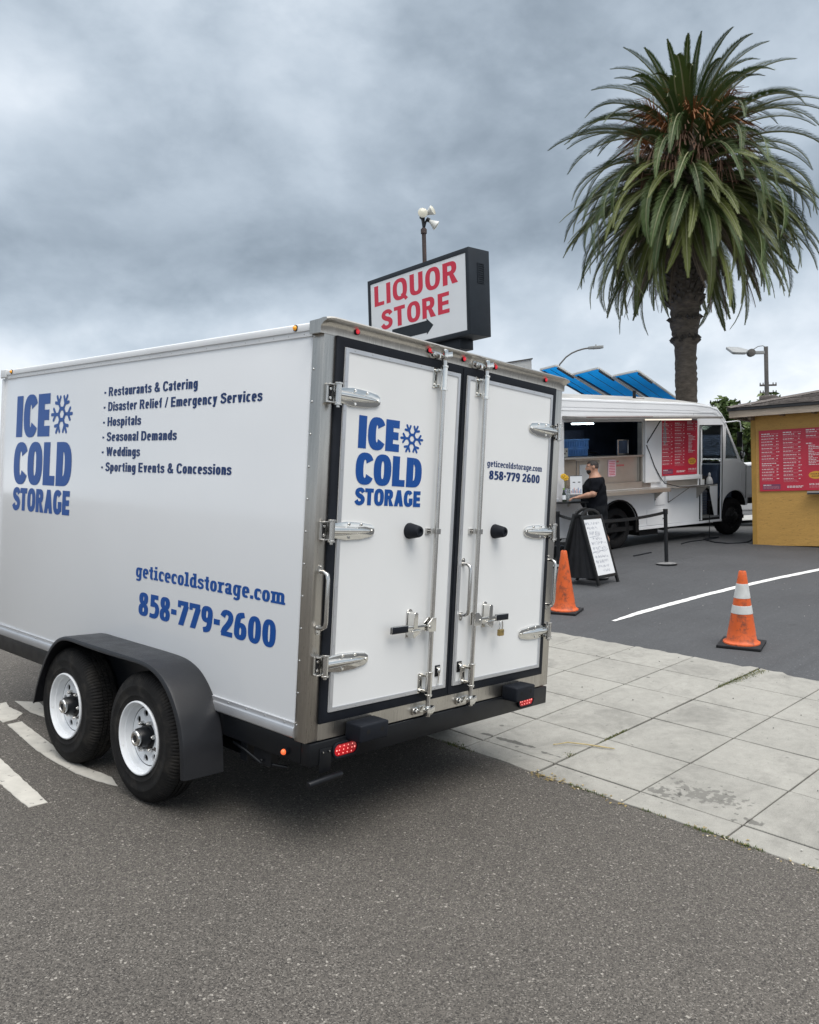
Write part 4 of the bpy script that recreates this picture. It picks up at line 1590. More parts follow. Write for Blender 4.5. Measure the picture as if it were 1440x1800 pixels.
mb.cyl((0, 0, -.1), (0, 0, SGO.z - sg.location.z - .17), .11, None, 20)
mb.obj('pole', sg)
# floodlights on a thin rusty pole behind the sign
FP = Vector((9.31, 7.11, 0))
FP.z = lotz(FP.x, FP.y)
fl = thing('floodlight_pole', 'thin rusty pole with three white floodlight bulbs on top, behind the pole sign', 'floodlight', loc=FP)
mb = MB(M_rust)
mb.cyl((0, 0, -.1), (0, 0, 6.72 - FP.z), .042, .040, 14)
mb.cyl((0, 0, 6.62 - FP.z), (0, 0, 6.70 - FP.z), .058, .058, 14)
mb.obj('pole', fl)
M_bulb = mat('par_bulb_glass', (.66, .66, .62), .2, var=.05, vs=10)
M_lens = mat('bulb_lens', (.62, .60, .50), .15, var=.1, vs=20)
vL, vR = -RX, RX
zt = 6.72 - FP.z
rxh = Vector((RX.x, RX.y, 0)).normalized()
tow = Vector((-RZ.x, -RZ.y, 0)).normalized()
for k, (off_, d) in enumerate([((rxh * -.02 + Vector((0, 0, .26))), (tow * .85 + rxh * .10 + Vector((0, 0, .05)))), ((rxh * .12 + Vector((0, 0, .30))), (rxh * .9 + tow * .5 + Vector((0, 0, .35)))), ((rxh * .18 + Vector((0, 0, .085))), (rxh * .75 + tow * -.05 + Vector((0, 0, -.55))))]):
    d = Vector(d).normalized()
    p0 = Vector((0, 0, zt)) + Vector(off_)
    q = d.to_track_quat('Z', 'Y').to_matrix().to_4x4()
    q.translation = p0
    mb = MB(M_bulb)
    mb.lathe([(.030, -.10), (.034, -.06), (.055, -.01), (.088, .055), (.094, .075), (.088, .080)], 20, M=q)
    hd = mb.obj('lamp_head', fl, sharp=40)
    mb = MB(M_lens)
    mb.lathe([(.088, .079), (.06, .088), (.02, .093), (.001, .094)], 20, M=q)
    mb.obj('bulb_lens', hd)
    mb = MB(M_blk)
    mb.lathe([(.001, -.155), (.036, -.15), (.040, -.09), (.034, -.085), (.001, -.085)], 14, M=q)
    mb.tube([Vector((0, 0, zt - .02)), Vector((0, 0, zt + .06)) * .5 + (p0 - d * .13) * .5, p0 - d * .13], .020, 8)
    mb.obj('lamp_socket', hd)

# ---------------------------------------------------------------- food truck
M_tw = mat('truck_white_paint', (.79, .80, .815), .34, var=.04, vs=1.6, bump=.05, bs=3, wear=((.60, .59, .57), 3.2, .68, .95))
M_troof = mat('truck_roof_dirty', (.34, .335, .32), .7, var=.22, vs=1.5)
M_tst = mat('galley_stainless', (.52, .49, .45), .40, metal=.85, var=.10, vs=2.5, rvar=.1)
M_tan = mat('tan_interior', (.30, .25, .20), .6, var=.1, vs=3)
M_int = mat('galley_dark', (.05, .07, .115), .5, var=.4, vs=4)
M_redb = mat('menu_red', (.56, .030, .060), .4, var=.05, vs=3)
M_pink = mat('menu_print_white', (.80, .74, .74), .5)
M_pinkd = mat('menu_print_pink', (.60, .22, .25), .5)
M_gold = mat('menu_gold', (.72, .36, .05), .5)
M_purp = mat('menu_purple', (.20, .06, .12), .5)
M_tube = mat('lit_tube_cool', (.78, .93, 1.0), .3, emit=8.0)
M_tubew = mat('lit_tube_warm', (1.0, .90, .76), .3, emit=.75)
M_glass = mat('truck_glass', (.50, .58, .56), .05, spec=.6, trans=.9)
TA = Vector((12.07469, 4.73736, .52850))
TK = Matrix(((.96248098, .26814194, -.0416), (-.26992706, .96179409, -.0457), (.02774431, .05524523, .99808))).to_4x4()
TK.translation = TA
tk = thing('food_truck', 'white step van food truck with open serving window and red menu board', 'food truck', mw=TK)


def arch(cx, cz, rx, rz, n=14):
    return [(cx - rx * cos(pi * i / n), cz + rz * sin(pi * i / n)) for i in range(n + 1)]


outer = [(-2.55, .34)] + [(-.52, .335)] + arch(.03, .44, .55, .52)[1:-1] + [(.555, .335)] + [(3.18, .335)] + arch(3.62, .62, .42, .36)[0:] + [(4.05, .80), (4.45, .80), (4.45, 1.36), (4.20, 1.44), (3.93, 1.555), (3.82, 1.62), (3.27, 2.47), (2.98, 2.78), (2.2, 2.78), (-2.55, 2.85)]
winh = [(-1.37, 1.175), (.735, 1.175), (.735, 2.485), (-1.37, 2.485)]
doorh = [(2.47, .375), (3.165, .375), (3.17, 2.385), (2.44, 2.385)]
qtr = [(3.285, 1.66), (3.72, 1.66), (3.30, 2.33)]
M_side = TK
mb = MB(M_tw)
mb.plate(outer, [winh, doorh, qtr], 0, .045, axis=1)
body = mb.obj('body_side', tk, bevel=.004, seg=1)
mb = MB(M_tw)
mb.plate(outer, [], 2.09, 2.135, axis=1)
mb.obj('body_side', tk)
# rounded roof edge, roof, ends, floor
mb = MB(M_tw, M_troof)
secs = [(-.006, 2.70), (-.006, 2.80), (-.014, 2.812), (-.010, 2.842), (.03, 2.855), (.32, 2.925), (1.067, 3.03), (1.81, 2.925), (2.1, 2.855), (2.140, 2.842), (2.142, 2.812), (2.139, 2.80), (2.139, 2.70)]
xs_ = [(-2.55, .10), (2.20, .0), (2.75, -.045), (2.98, -.10), (3.12, -.20), (3.28, -.38)]
vs, m_ = [], len(secs)
for x, dz_ in xs_:
    for (y, z) in secs:
        vs.append((x, y, z + dz_ * (1 if z > 2.75 else .9)))
for i in range(len(xs_) - 1):
    for j in range(m_ - 1):
        mb.add([vs[i * m_ + j], vs[i * m_ + j + 1], vs[(i + 1) * m_ + j + 1], vs[(i + 1) * m_ + j]], [(0, 1, 2, 3)], 1 if 3 < j < 8 else 0)
mb.add(vs[:m_], [tuple(range(m_))])
mb.obj('roof', tk, sharp=40, fixn=False)
mb = MB(M_tw)
mb.extr([(-2.55, 2.72), (2.2, 2.65), (2.985, 2.65), (2.985, 2.68), (2.2, 2.68), (-2.55, 2.75)], -.010, -.0065, axis=1)
mb.obj('drip_rail', tk, bevel=.001, seg=1)
mb = MB(mat('seam_dark', (.25, .25, .26), .6))
mb.box((2.232, -.0015, 2.40), (2.238, .002, 2.66))
mb.box((2.232, -.003, 2.70), (2.238, .0, 2.79))
mb.obj('panel_seam', tk)
mb = MB(M_tw)
mb.box((-2.55, .0455, .40), (-2.50, 2.0895, 2.90))
mb.obj('rear_wall', tk)
mb = MB(M_dark)
mb.box((-2.5, .05, .34), (4.0, 2.085, .42))
mb.box((2.2, .3, .95), (4.40, 1.9, 1.30))
mb.obj('floor_pan', tk)
# front: sloped screen, bonnet, bumper
mb = MB(M_glass)
mb.add([(3.30, .10, 2.44), (3.30, 2.04, 2.44), (3.84, 2.04, 1.63), (3.84, .10, 1.63)], [(0, 1, 2, 3)])
mb.obj('windscreen', tk)
mb = MB(M_tw)
mb.add([(3.80, .0455, 1.60), (3.80, 2.0895, 1.60), (4.20, 2.0895, 1.437), (4.20, .0455, 1.437), (4.45, .0455, 1.355), (4.45, 2.0895, 1.355), (4.47, .0455, .80), (4.47, 2.0895, .80)], [(0, 1, 2, 3), (3, 2, 5, 4), (4, 5, 7, 6)])
mb.obj('bonnet', tk)
mb = MB(M_tw, M_dark)
mb.box((4.05, -.012, .66), (4.65, 2.15, .80), 1)
mb.box((3.97, -.006, .79), (4.0, .006, 1.50), 1)
mb.box((4.02, -.006, .84), (4.44, .0, .90), 0)
mb.obj('bumper', tk, bevel=.006)
mb = MB(M_tw)
for i in range(8):
    mb.box((3.80, -.008, 1.08 + i * .044), (3.91, .003, 1.10 + i * .044))
mb.obj('louvre', tk)
mb = MB(M_glass)
mb.add([(3.275, .02, 1.65), (3.73, .02, 1.65), (3.295, .02, 2.345)], [(0, 1, 2)])
mb.obj('quarter_glass', tk)
mb = MB(M_tw)
for q in ([(3.165, 2.42), (3.20, 2.42), (3.235, 1.55), (3.195, 1.55)],):
    mb.extr(q, -.012, .004, axis=1)
mb.obj('screen_pillar', tk)
# sill trim and belt strip
mb = MB(M_tw)
mb.box((.56, -.014, .335), (3.16, -.001, .385))
mb.box((.58, -.008, .405), (2.45, -.001, .425))
mb.obj('sill_strip', tk, bevel=.003, seg=1)
for (x0, z0, x1, z1) in ((.83, .405, 1.33, .725), (1.02, 1.57, 1.25, 1.88), (1.06, .80, 1.36, 1.05)):
    mb = MB(M_tw, M_blk)
    mb.box((x0, -.012, z0), (x1, -.0005, z1))
    mb.cyl((x0 + (.46 if x0 < .9 else -.0), -.012, z0 + .12), (x0 + (.46 if x0 < .9 else -.0), -.030, z0 + .12), .018, None, 10, 1)
    mb.obj('access_hatch', tk, bevel=.004, seg=1)
# white side box panel between serving window and menu board
mb = MB(M_tw)
mb.box((.745, -.05, 1.27), (1.22, -.0005, 2.49))
mb.obj('side_panel', tk, bevel=.006, seg=2)
# galley
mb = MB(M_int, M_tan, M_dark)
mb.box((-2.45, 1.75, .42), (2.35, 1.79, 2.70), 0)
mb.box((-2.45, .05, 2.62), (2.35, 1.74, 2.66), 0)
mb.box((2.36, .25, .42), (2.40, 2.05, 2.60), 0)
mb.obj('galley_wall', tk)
mb = MB(M_tst, M_tan)
mb.box((-1.36, .08, 1.18), (.73, .11, 1.80), 0)
mb.box((-1.36, -.02, 1.795), (.735, .50, 1.830), 0)
mb.box((-1.345, .06, 1.20), (-1.02, .079, 1.785), 1)
mb.box((.700, .0, 1.19), (.733, .12, 2.47), 0)
mb.box((.655, .062, 1.30), (.668, .079, 1.79), 0)
mb.obj('serving_panel', tk, bevel=.003, seg=1)
mb = MB(M_tst)
mb.box((-1.40, -.34, 1.135), (1.14, -.002, 1.165))
mb.box((-1.40, -.345, 1.09), (1.14, -.335, 1.165))
mb.extr([(.0, 1.13), (-.26, 1.13), (.0, .92)], 1.06, 1.09, axis=0)
mb.extr([(.0, 1.13), (-.26, 1.13), (.0, .92)], -1.30, -1.27, axis=0)
mb.obj('serving_shelf', tk, bevel=.002, seg=1)
mb = MB(M_tst)
mb.box((-1.36, .0, 1.17), (.95, .02, 1.30))
mb.obj('shelf_splash', tk)
mb = MB(M_tst, M_blk)
mb.box((1.42, -.30, 1.135), (2.63, -.002, 1.150))
mb.box((1.42, -.012, 1.16), (2.36, -.002, 1.28))
mb.extr([(.0, 1.13), (-.27, 1.13), (.0, .88)], 2.34, 2.37, axis=0)
mb.tube([(1.47, -.008, .84), (1.82, -.24, 1.13)], .008, 6, 1)
mb.tube([(1.46, -.008, .84), (1.46, -.008, 1.13)], .008, 6, 1)
mb.obj('fold_down_shelf', tk, bevel=.002, seg=1)
mb = MB(M_tw)
mb.box((1.34, -.05, 1.285), (2.40, -.002, 1.375))
mb.obj('menu_ledge', tk, bevel=.006)
# awning: flap hinged over the window with a lit tube below
mb = MB(mat('awning_edge', (.20, .19, .18), .5, var=.2, vs=5), mat('awning_red_strip', (.30, .06, .06), .6))
mb.extr([(-.002, 2.60), (-.002, 2.54), (-.62, 2.515), (-.62, 2.555)], -1.42, 2.36, axis=0)
mb.extr([(-.625, 2.553), (-.62, 2.553), (-.62, 2.563), (-.625, 2.563)], -1.42, .3, 1, axis=0)
mb.obj('awning', tk, bevel=.003, seg=1)
mb = MB(M_tubew)
mb.cyl((.30, -.44, 2.507), (1.62, -.44, 2.507), .013, None, 10)
mb.obj('awning_light', tk)
mb = MB(M_tube)
mb.cyl((-.66, .55, 2.465), (-.08, .55, 2.465), .014, None, 10)
mb.obj('galley_light', tk)
mb = MB(M_blk, mat('grey_strap', (.25, .25, .26), .7))
mb.tube([(.78, -.02, 2.02), (.90, -.30, 2.51)], .012, 6)
mb.tube([(1.02, -.30, 2.51), (1.03, -.27, 2.35), (1.04, -.25, 2.12), (1.06, -.25, 2.03), (1.09, -.26, 2.06), (1.075, -.27, 2.2), (1.05, -.28, 2.36)], .012, 6, 1)
mb.obj('awning_strut', tk)
# hanging power lead across the side
mb = MB(M_blk)
mb.tube([(.76, -.06, 2.02), (.86, -.06, 1.85), (1.0, -.06, 1.58), (1.16, -.065, 1.36), (1.28, -.07, 1.24), (1.45, -.30, 1.165), (1.7, -.32, 1.155), (2.2, -.33, 1.165), (2.62, -.31, 1.18), (2.68, -.06, 1.12), (2.69, -.05, .75), (2.70, -.06, .30), (2.64, -.10, .03), (2.40, -.14, .015)], .009, 6)
mb.obj('power_lead', tk)
# menu board on the truck and its print
def menu_board(parent, mw, w, h, seed, phone):
    rm_ = random.Random(seed)
    mb = MB(M_redb)
    mb.box((0, 0, -.02), (w, h, 0))
    bd = mb.obj('menu_board', parent, mw=mw, bevel=.003, seg=1)
    mb = MB(M_pink, M_pinkd, M_purp, M_gold, mat('menu_brown', (.12, .04, .02), .5))
    e = [0]

    def strip(x0, y0, x1, y1, mi):
        e[0] += 1
        z = .0015 + 1.5e-5 * (e[0] % 40)
        mb.add([(x0 * w, y0 * h, z), (x1 * w, y0 * h, z), (x1 * w, y1 * h, z), (x0 * w, y1 * h, z)], [(0, 1, 2, 3)], mi)

    def words_(x0, y, x1, hh, mi):
        x = x0
        while x < x1:
            l_ = rm_.uniform(.015, .05)
            strip(x, y, min(x + l_, x1), y + hh, mi)
            x += l_ + .008
    for ci, (x0, x1, y0, y1) in enumerate(((.04, .32, .17, .93), (.37, .66, .17, .94), (.71, .97, .82, .96))):
        y = y1
        words_(x0, y, x0 + .13, .016, 0)
        words_(x0 + .15, y, x1 - .02, .012, 1)
        y -= .030
        while y > y0:
            words_(x0, y, x0 + rm_.uniform(.14, .20), .011, 0)
            words_(x0 + .225, y, x0 + .225 + rm_.uniform(.02, .05), .011, 0)
            y -= .017
            for _ in range(rm_.choice((1, 2, 2, 3))):
                words_(x0, y, x1 - rm_.uniform(0, .10), .006, 1)
                y -= .0135
            y -= .017
            if ci == 0 and .42 < y < .46:
                words_(x0, y - .005, x1 - .06, .015, 0)
                y -= .035
    words_(.71, .745, .80, .015, 0)
    y = .715
    for i in range(13):
        words_(.745, y, .745 + rm_.uniform(.06, .20), .010, 0)
        y -= .0255
    strip(.05, .03, .32, .115, 2)
    words_(.06, .094, .18, .012, 0)
    for i in range(4):
        words_(.06, .078 - i * .012, .30, .005, 1)
    words_(.42, .070, .66, .011, 0)
    words_(.42, .052, .64, .011, 0)
    # round crest: gold burger-like badge with brown script strokes
    cx, cy = .85, .245
    k = 22
    mb.add([(cx * w + .105 * w * cos(2 * pi * i / k) * (1 + .08 * (i % 2)), cy * h + .062 * h * sin(2 * pi * i / k), .0025) for i in range(k)], [tuple(range(k))], 3)
    rr_ = random.Random(seed + 1)
    for rowi, yy in enumerate((.262, .225)):
        x = cx - .075 + .015 * rowi
        while x < cx + .08 - .02 * rowi:
            q = _line(x * w, (yy - .012) * h, (x + rr_.uniform(-.006, .010)) * w, (yy + .013) * h, .008 * w)
            mb.add([(a, b, .0031) for a, b in q[0]], [(0, 1, 2, 3)], 4)
            x += .017
    lettering(mb, phone, .75 * w, .085 * h, .22 * w, .028 * h, t=.2, h=.16, lift=.002)
    words_(.75, .062, .97, .008, 1)
    words_(.75, .045, .95, .008, 1)
    flat('menu_print', mb, bd)
    bd.children[0]['kind'] = 'stuff'
    return bd


def side_face(x, z, y=-.022):
    return Matrix(((1, 0, 0, x), (0, 0, -1, y), (0, 1, 0, z), (0, 0, 0, 1)))


menu_board(tk, side_face(1.225, 1.385), 1.11, 1.115, 21, '619.340.12')
# notices on the steel panel
mb = MB(mat('pink_notice', (.72, .50, .56), .6), M_redb)
mb.box((-.165, .066, 1.43), (.035, .079, 1.755), 0)
for i in range(9):
    mb.box((-.145, .0645, 1.46 + i * .031), (.015, .0655, 1.472 + i * .031), 1)
mb.obj('notice', tk, kind='stuff')
mb = MB(mat('red_stamp', (.50, .12, .12), .6))
for i in range(6):
    mb.box((.07 + i * .035, .0775, 1.62), (.098 + i * .035, .0795, 1.655))
mb.box((.07, .0775, 1.70), (.13, .0795, 1.73))
mb.obj('red_lettering', tk, kind='stuff')
mb = MB(mat('grey_board', (.44, .45, .46), .5, var=.1, vs=5), M_tan)
mb.box((-.93, .055, 1.22), (-.42, .078, 1.68), 0)
mb.box((-1.0, .060, 1.19), (-.935, .0785, 1.76), 1)
mb.box((-.935, .060, 1.685), (-.40, .0785, 1.76), 1)
mb.obj('notice_board', tk, bevel=.003, seg=1)
# open door leaf, cab seat, step and cab interior
mb = MB(M_tw, M_glass, M_blk)
mb.plate([(2.40, .39), (2.60, .39), (2.575, 2.37), (2.40, 2.37)], [[(2.44, 1.62), (2.545, 1.62), (2.535, 2.28), (2.44, 2.28)]], .048, .085, axis=1)
mb.box((2.55, .040, 1.36), (2.575, .047, 1.56), 2)
dl = mb.obj('sliding_door', tk, bevel=.004, seg=1)
mb = MB(M_glass)
mb.add([(2.43, .066, 1.61), (2.555, .066, 1.61), (2.545, .066, 2.29), (2.43, .066, 2.29)], [(0, 1, 2, 3)])
mb.obj('door_glass', dl)
mb = MB(M_blk)
mb.plate([(2.432, .365), (3.178, .365), (3.182, 2.400), (2.425, 2.400)], [[(2.47, .382), (3.160, .382), (3.165, 2.380), (2.44, 2.380)]], -.008, -.0005, axis=1)
mb.obj('door_seal', tk)
mb = MB(M_tw, mat('tread_grey', (.16, .165, .17), .6, var=.3, vs=30), M_int)
mb.box((2.45, .05, .43), (3.16, .70, .46), 1)
mb.add([(2.86, .10, 1.13), (3.16, .10, 1.13), (3.16, .10, .45), (3.05, .10, .45)], [(0, 1, 2, 3)], 0)
mb.box((2.46, .25, .48), (3.0, .29, 1.0), 1)
mb.box((2.45, .9, .46), (3.2, .94, 1.25), 2)
for i in range(9):
    mb.box((2.47, .235, .50 + i * .055), (3.0, .249, .515 + i * .055), 2)
for i in range(8):
    mb.box((2.49 + i * .065, .233, .49), (2.503 + i * .065, .2345, 1.0), 2)
mb.box((3.2, .15, .75), (3.7, 1.95, 1.55), 2)
mb.obj('cab_step', tk)
mb = MB(M_int)
mb.box((2.60, .55, .95), (3.05, 1.1, 1.08))
mb.box((2.58, .55, 1.08), (2.68, 1.1, 1.75))
mb.obj('cab_seat', tk, bevel=.04, seg=3)
# mirror and its arm
mb = MB(M_tw, M_blk)
mb.tube([(3.24, -.01, 2.45), (3.34, -.22, 2.47), (3.42, -.25, 2.46), (3.45, -.25, 2.35), (3.62, -.20, 1.60), (3.78, -.01, 1.58)], .012, 8)
mb.obj('mirror_arm', tk)
mb = MB(M_blk, mat('mirror_glass', (.55, .57, .6), .08, metal=1.0))
mb.box((3.36, -.27, 1.92), (3.48, -.22, 2.24))
mb.sphere((3.52, -.24, 1.76), (.07, .05, .085), 14, 8, 0)
mb.sphere((3.505, -.262, 1.76), (.05, .035, .065), 14, 8, 1)
mb.obj('mirror', tk, bevel=.01)
mb = MB(M_blk)
mb.box((.93, .40, 2.95), (.97, .46, 3.12))
mb.obj('roof_vent', tk, bevel=.004)
mb = MB(mat('roof_patch', (.34, .30, .27), .8))
mb.box((.83, .30, 2.945), (1.10, .56, 2.962))
mb.obj('roof_patch', tk)
# wheels: rear duals show a deep dish, front shows the hub
M_ttyre = mat('truck_tyre', (.010, .010, .011), .8, spec=.25, var=.3, vs=6, bump=.2, bs=60)
M_trim = mat('truck_wheel_black', (.013, .013, .014), .6, spec=.3, var=.25, vs=10)


def truck_wheel(x, y, s_, front, dz_=0):
    wn_ = bpy.data.objects.new('wheel', None)
    S.collection.objects.link(wn_)
    wn_.parent = tk
    wn_.matrix_local = Matrix.Translation((x, y, .41 + dz_)) @ Matrix.Rotation(s_ * pi / 2, 4, 'X')
    mb = MB(M_ttyre)
    R_ = .41
    mb.lathe([(.255, -.03), (.262, -.006), (.30, .004), (.35, .0), (.385, -.016), (.402, -.040), (R_, -.07), (R_, -.18), (.40, -.21), (.36, -.235), (.26, -.23)], 72, mod=lambda j, k, r: r - (.010 if (5 <= j <= 8 and k % 3 == 0) else 0))
    mb.obj('tyre', wn_, sharp=25)
    mb = MB(M_trim)
    if front:
        mb.lathe([(.262, -.010), (.255, -.03), (.24, -.04), (.20, -.035), (.17, .0), (.12, .028), (.085, .035), (.08, .075), (.05, .09), (.001, .092)], 32)
    else:
        mb.lathe([(.262, -.010), (.255, -.03), (.245, -.09), (.225, -.15), (.17, -.165), (.12, -.15), (.09, -.14), (.085, -.06), (.06, -.05), (.001, -.05)], 32)
    mb.obj('rim', wn_, sharp=25)
    rz_, zz = (.145, .012) if front else (.14, -.155)
    nut = MB(M_trim)
    nut.cyl((0, 0, 0), (0, 0, .035), .015, .013, 6)
    nm_ = nut.mesh('lug_nut')
    for i in range(8):
        a = 2 * pi * i / 8
        place('lug_nut', nm_, wn_, loc=(rz_ * cos(a), rz_ * sin(a), zz))


truck_wheel(.03, .05, 1, False)
truck_wheel(3.60, .05, 1, True)
truck_wheel(.03, 2.085, -1, False, -.10)
truck_wheel(3.60, 2.085, -1, True, -.05)
mb = MB(M_dark)
mb.cyl((.03, .2, .41), (.03, 1.95, .36), .07)
mb.cyl((3.6, .2, .41), (3.6, 1.95, .38), .05)
mb.box((-2.4, .6, .30), (4.2, .75, .42))
mb.box((-2.4, 1.4, .30), (4.2, 1.55, .42))
mb.box((.75, .12, .20), (1.30, .55, .335))
mb.obj('chassis', tk)
mb = MB(M_dark)
for cx_, cz_, rx_, rz_ in ((.03, .44, .56, .53), (3.62, .62, .43, .37)):
    pr = arch(cx_, cz_, rx_, rz_)
    for i in range(len(pr) - 1):
        mb.add([(pr[i][0], .046, pr[i][1]), (pr[i + 1][0], .046, pr[i + 1][1]), (pr[i + 1][0], .42, pr[i + 1][1]), (pr[i][0], .42, pr[i][1])], [(0, 1, 2, 3)])
    mb.add([(p_[0], .42, p_[1]) for p_ in pr] + [(cx_ + rx_, .42, .33), (cx_ - rx_, .42, .33)], [tuple(range(len(pr) + 2))])
mb.obj('wheel_well', tk, kind='stuff')
mb = MB(M_blk)
for ar in (arch(.03, .44, .55, .52),):
    mb.tube([(p_[0], -.012, p_[1]) for p_ in ar], .018, 6)
mb.extr([(.50, .30), (.60, .30), (.585, .46), (.50, .58)], -.02, .02, axis=1)
mb.obj('arch_trim', tk)


def inside(name, label, cat, parts, group=None, bevel=.004):
    """a loose thing standing in or by the truck, in truck coordinates"""
    t_ = thing(name, label, cat, mw=TK, group=group)
    for nm, mb in parts:
        mb.obj(nm, t_, bevel=bevel, seg=1)
    return t_


M_crate = mat('blue_crate', lin(95, 150, 215), .5, var=.15, vs=6)


def crate(x0, x1, z0, z1, label, sl):
    mb = MB(M_crate)
    mb.box((x0, .62, z0), (x1, .66, z1))
    mb.box((x0, .66, z0), (x0 + .02, .95, z1))
    mb.box((x1 - .02, .66, z0), (x1, .95, z1))
    mb.box((x0 + .02, .66, z0), (x1 - .02, .95, z0 + .02))
    m2 = MB(M_crate)
    m2.box((x0 - .01, .605, z1 - .03), (x1 + .01, .62, z1))
    k = int((x1 - x0) / .045)
    for i in range(k):
        m2.box((x0 + .02 + i * .045, .606, z0 + .02), (x0 + .035 + i * .045, .6195, z1 - .04))
    t_ = inside('plastic_crate', label, 'crate', [('crate_body', mb), ('crate_ribs', m2)], 'blue crates in the serving window')
    [c for c in t_.children if c.name.startswith('crate_ribs')][0]['kind'] = 'stuff'


crate(-1.00, -.16, 1.835, 2.00, 'wide blue plastic crate standing on the steel counter of the food truck', 0)
crate(-1.02, -.14, 2.003, 2.17, 'blue plastic crate stacked on top of the wider crate in the serving window', 1)
mb = MB(M_blk, M_satin)
mb.box((-1.34, .30, 1.835), (-1.10, .58, 2.14), 0)
mb.box((-1.25, .292, 1.88), (-1.17, .299, 2.08), 1)
mb.box((-1.36, .27, 2.15), (-1.14, .58, 2.19), 0)
inside('coffee_machine', 'black machine with steel front at the left end of the serving window', 'coffee machine', [('housing', mb)])
mb = MB(mat('carton_white', (.68, .66, .60), .6, var=.1, vs=9), M_blk)
mb.box((-.985, .44, 1.833), (-.865, .56, 2.0), 0)
mb.box((-.965, .4375, 1.88), (-.93, .4395, 1.91), 1)
mb.box((-.915, .4375, 1.93), (-.885, .4395, 1.955), 1)
inside('carton', 'small white carton standing in front of the blue crates', 'carton', [('carton_box', mb)])
mb = MB(M_satin)
mb.plate([(.34, 1.84), (.65, 1.84), (.65, 2.14), (.34, 2.14)], [[(.362, 1.862), (.628, 1.862), (.628, 2.118), (.362, 2.118)]], .30, .32, axis=1)
m2 = MB(M_int)
m2.box((.36, .325, 1.85), (.63, .36, 2.13))
inside('framed_screen', 'silver framed dark screen at the right end of the serving window', 'screen', [('screen_frame', mb), ('screen_panel', m2)])
mb = MB(M_crate)
mb.extr([(-1.05, 2.16), (-.88, 2.16), (-.95, 2.46), (-1.10, 2.46)], .72, .80, axis=1)
inside('blue_bag', 'blue bag hanging above the crates inside the food truck', 'bag', [('bag_body', mb)], bevel=.02)
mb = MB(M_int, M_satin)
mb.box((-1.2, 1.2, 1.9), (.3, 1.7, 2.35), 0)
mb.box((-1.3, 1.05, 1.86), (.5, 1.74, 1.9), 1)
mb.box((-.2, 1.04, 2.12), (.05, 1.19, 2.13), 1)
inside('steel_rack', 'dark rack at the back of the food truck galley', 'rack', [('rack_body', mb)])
mb = MB(mat('extinguisher_olive', (.35, .33, .05), .5), M_tw)
mb.cyl((2.80, .30, 1.02), (2.80, .30, 1.30), .05, None, 14, 0)
mb.cyl((2.80, .30, 1.30), (2.80, .30, 1.36), .02, None, 8, 0)
mb.cyl((2.92, .32, 1.02), (2.92, .32, 1.24), .055, None, 14, 1)
inside('spray_cans', 'yellow and white canisters standing in the open cab door', 'canister', [('can', mb)])
mb = MB(mat('white_bag', (.68, .68, .68), .6, var=.1, vs=8))
mb.sphere((3.08, .25, 1.16), (.07, .08, .14), 12, 8)
mb.sphere((3.08, .25, 1.32), (.025, .03, .06), 8, 6)
inside('white_plastic_bag', 'white plastic bag hanging by the cab pillar of the food truck', 'bag', [('bag_body', mb)], bevel=0)
mb = MB(mat('pale_green_cloth', (.45, .55, .45), .8, var=.15, vs=5))
mb.sphere((3.00, 1.05, 1.86), (.20, .15, .19), 14, 10)
m2 = MB(mat('yellow_petal', (.75, .55, .06), .6))
for i in range(5):
    m2.sphere((2.78 + .05 * cos(i * 1.3), .95 + .05 * sin(i * 1.3), 1.95 + .03 * sin(i * 2.1)), (.035, .035, .025), 8, 6)
inside('cab_ornament', 'pale green balloon and yellow flower on the dashboard behind the cab door', 'ornament', [('balloon', mb), ('flower', m2)], bevel=0)

# ---------------------------------------------------------------- yellow kiosk
M_ply = bpy.data.materials.new('ochre_painted_plywood')
M_ply.use_nodes = True
_G = NG(M_ply.node_tree)
_b = M_ply.node_tree.nodes['Principled BSDF']
_v = _G.n('ShaderNodeTexCoord').outputs['Object']
_n1 = _G.noise(_G.vmath('MULTIPLY', _v, (1.6, 1.0, 5.0)), 2.2, 6, .65, 1.4)
_n2 = _G.noise(_G.vmath('MULTIPLY', _v, (9.0, 9.0, 40.0)), 1.6, 5, .7, .5)
_n3 = _G.noise(_v, .9, 5, .6)
_k = _G.math('ADD', _G.math('ADD', .62, _G.math('MULTIPLY', _n1, .30)), _G.math('ADD', _G.math('MULTIPLY', _n2, .26), _G.math('MULTIPLY', _n3, .22)))
_str = _G.ramp(_G.noise(_G.vmath('MULTIPLY', _v, (3.0, 3.0, 12.0)), 2.5, 6, .72, 2.0), [(.56, 1.0), (.68, .60)])
_k = _G.math('MULTIPLY', _k, _str)
_G.put(_b.inputs['Base Color'], _G.vmath('MULTIPLY', (.56, .32, .085), _G.comb(_k, _k, _k)))
_b.inputs['Roughness'].default_value = .62
_bp = _G.n('ShaderNodeBump')
_bp.inputs['Strength'].default_value = .35
_bp.inputs['Distance'].default_value = .01
_G.put(_bp.inputs['Height'], _G.math('ADD', _n1, _n2))
M_ply.node_tree.links.new(_bp.outputs[0], _b.inputs['Normal'])
M_wood = mat('raw_fascia_wood', (.40, .33, .26), .75, var=.2, vs=2.5, stretch=(1.2, 8, 9), bump=.2, bs=14, wear=((.20, .13, .09), 1.1, .66, .76))
M_shing = mat('asphalt_shingle', (.115, .10, .092), .92, var=.25, vs=30, bump=.5, bs=180, rnd=.28)
M_drip = mat('drip_edge_black', (.022, .022, .025), .5, var=.15, vs=6)
KO = Vector((14.159, 2.860, .529))
KX = Vector((.10354, -.99463, 0))
kz = thing('kiosk', 'yellow plywood kiosk with shingled hip roof and red menu board', 'kiosk', mw=frame(KO, KX))
KW, KD = 4.0, 3.0
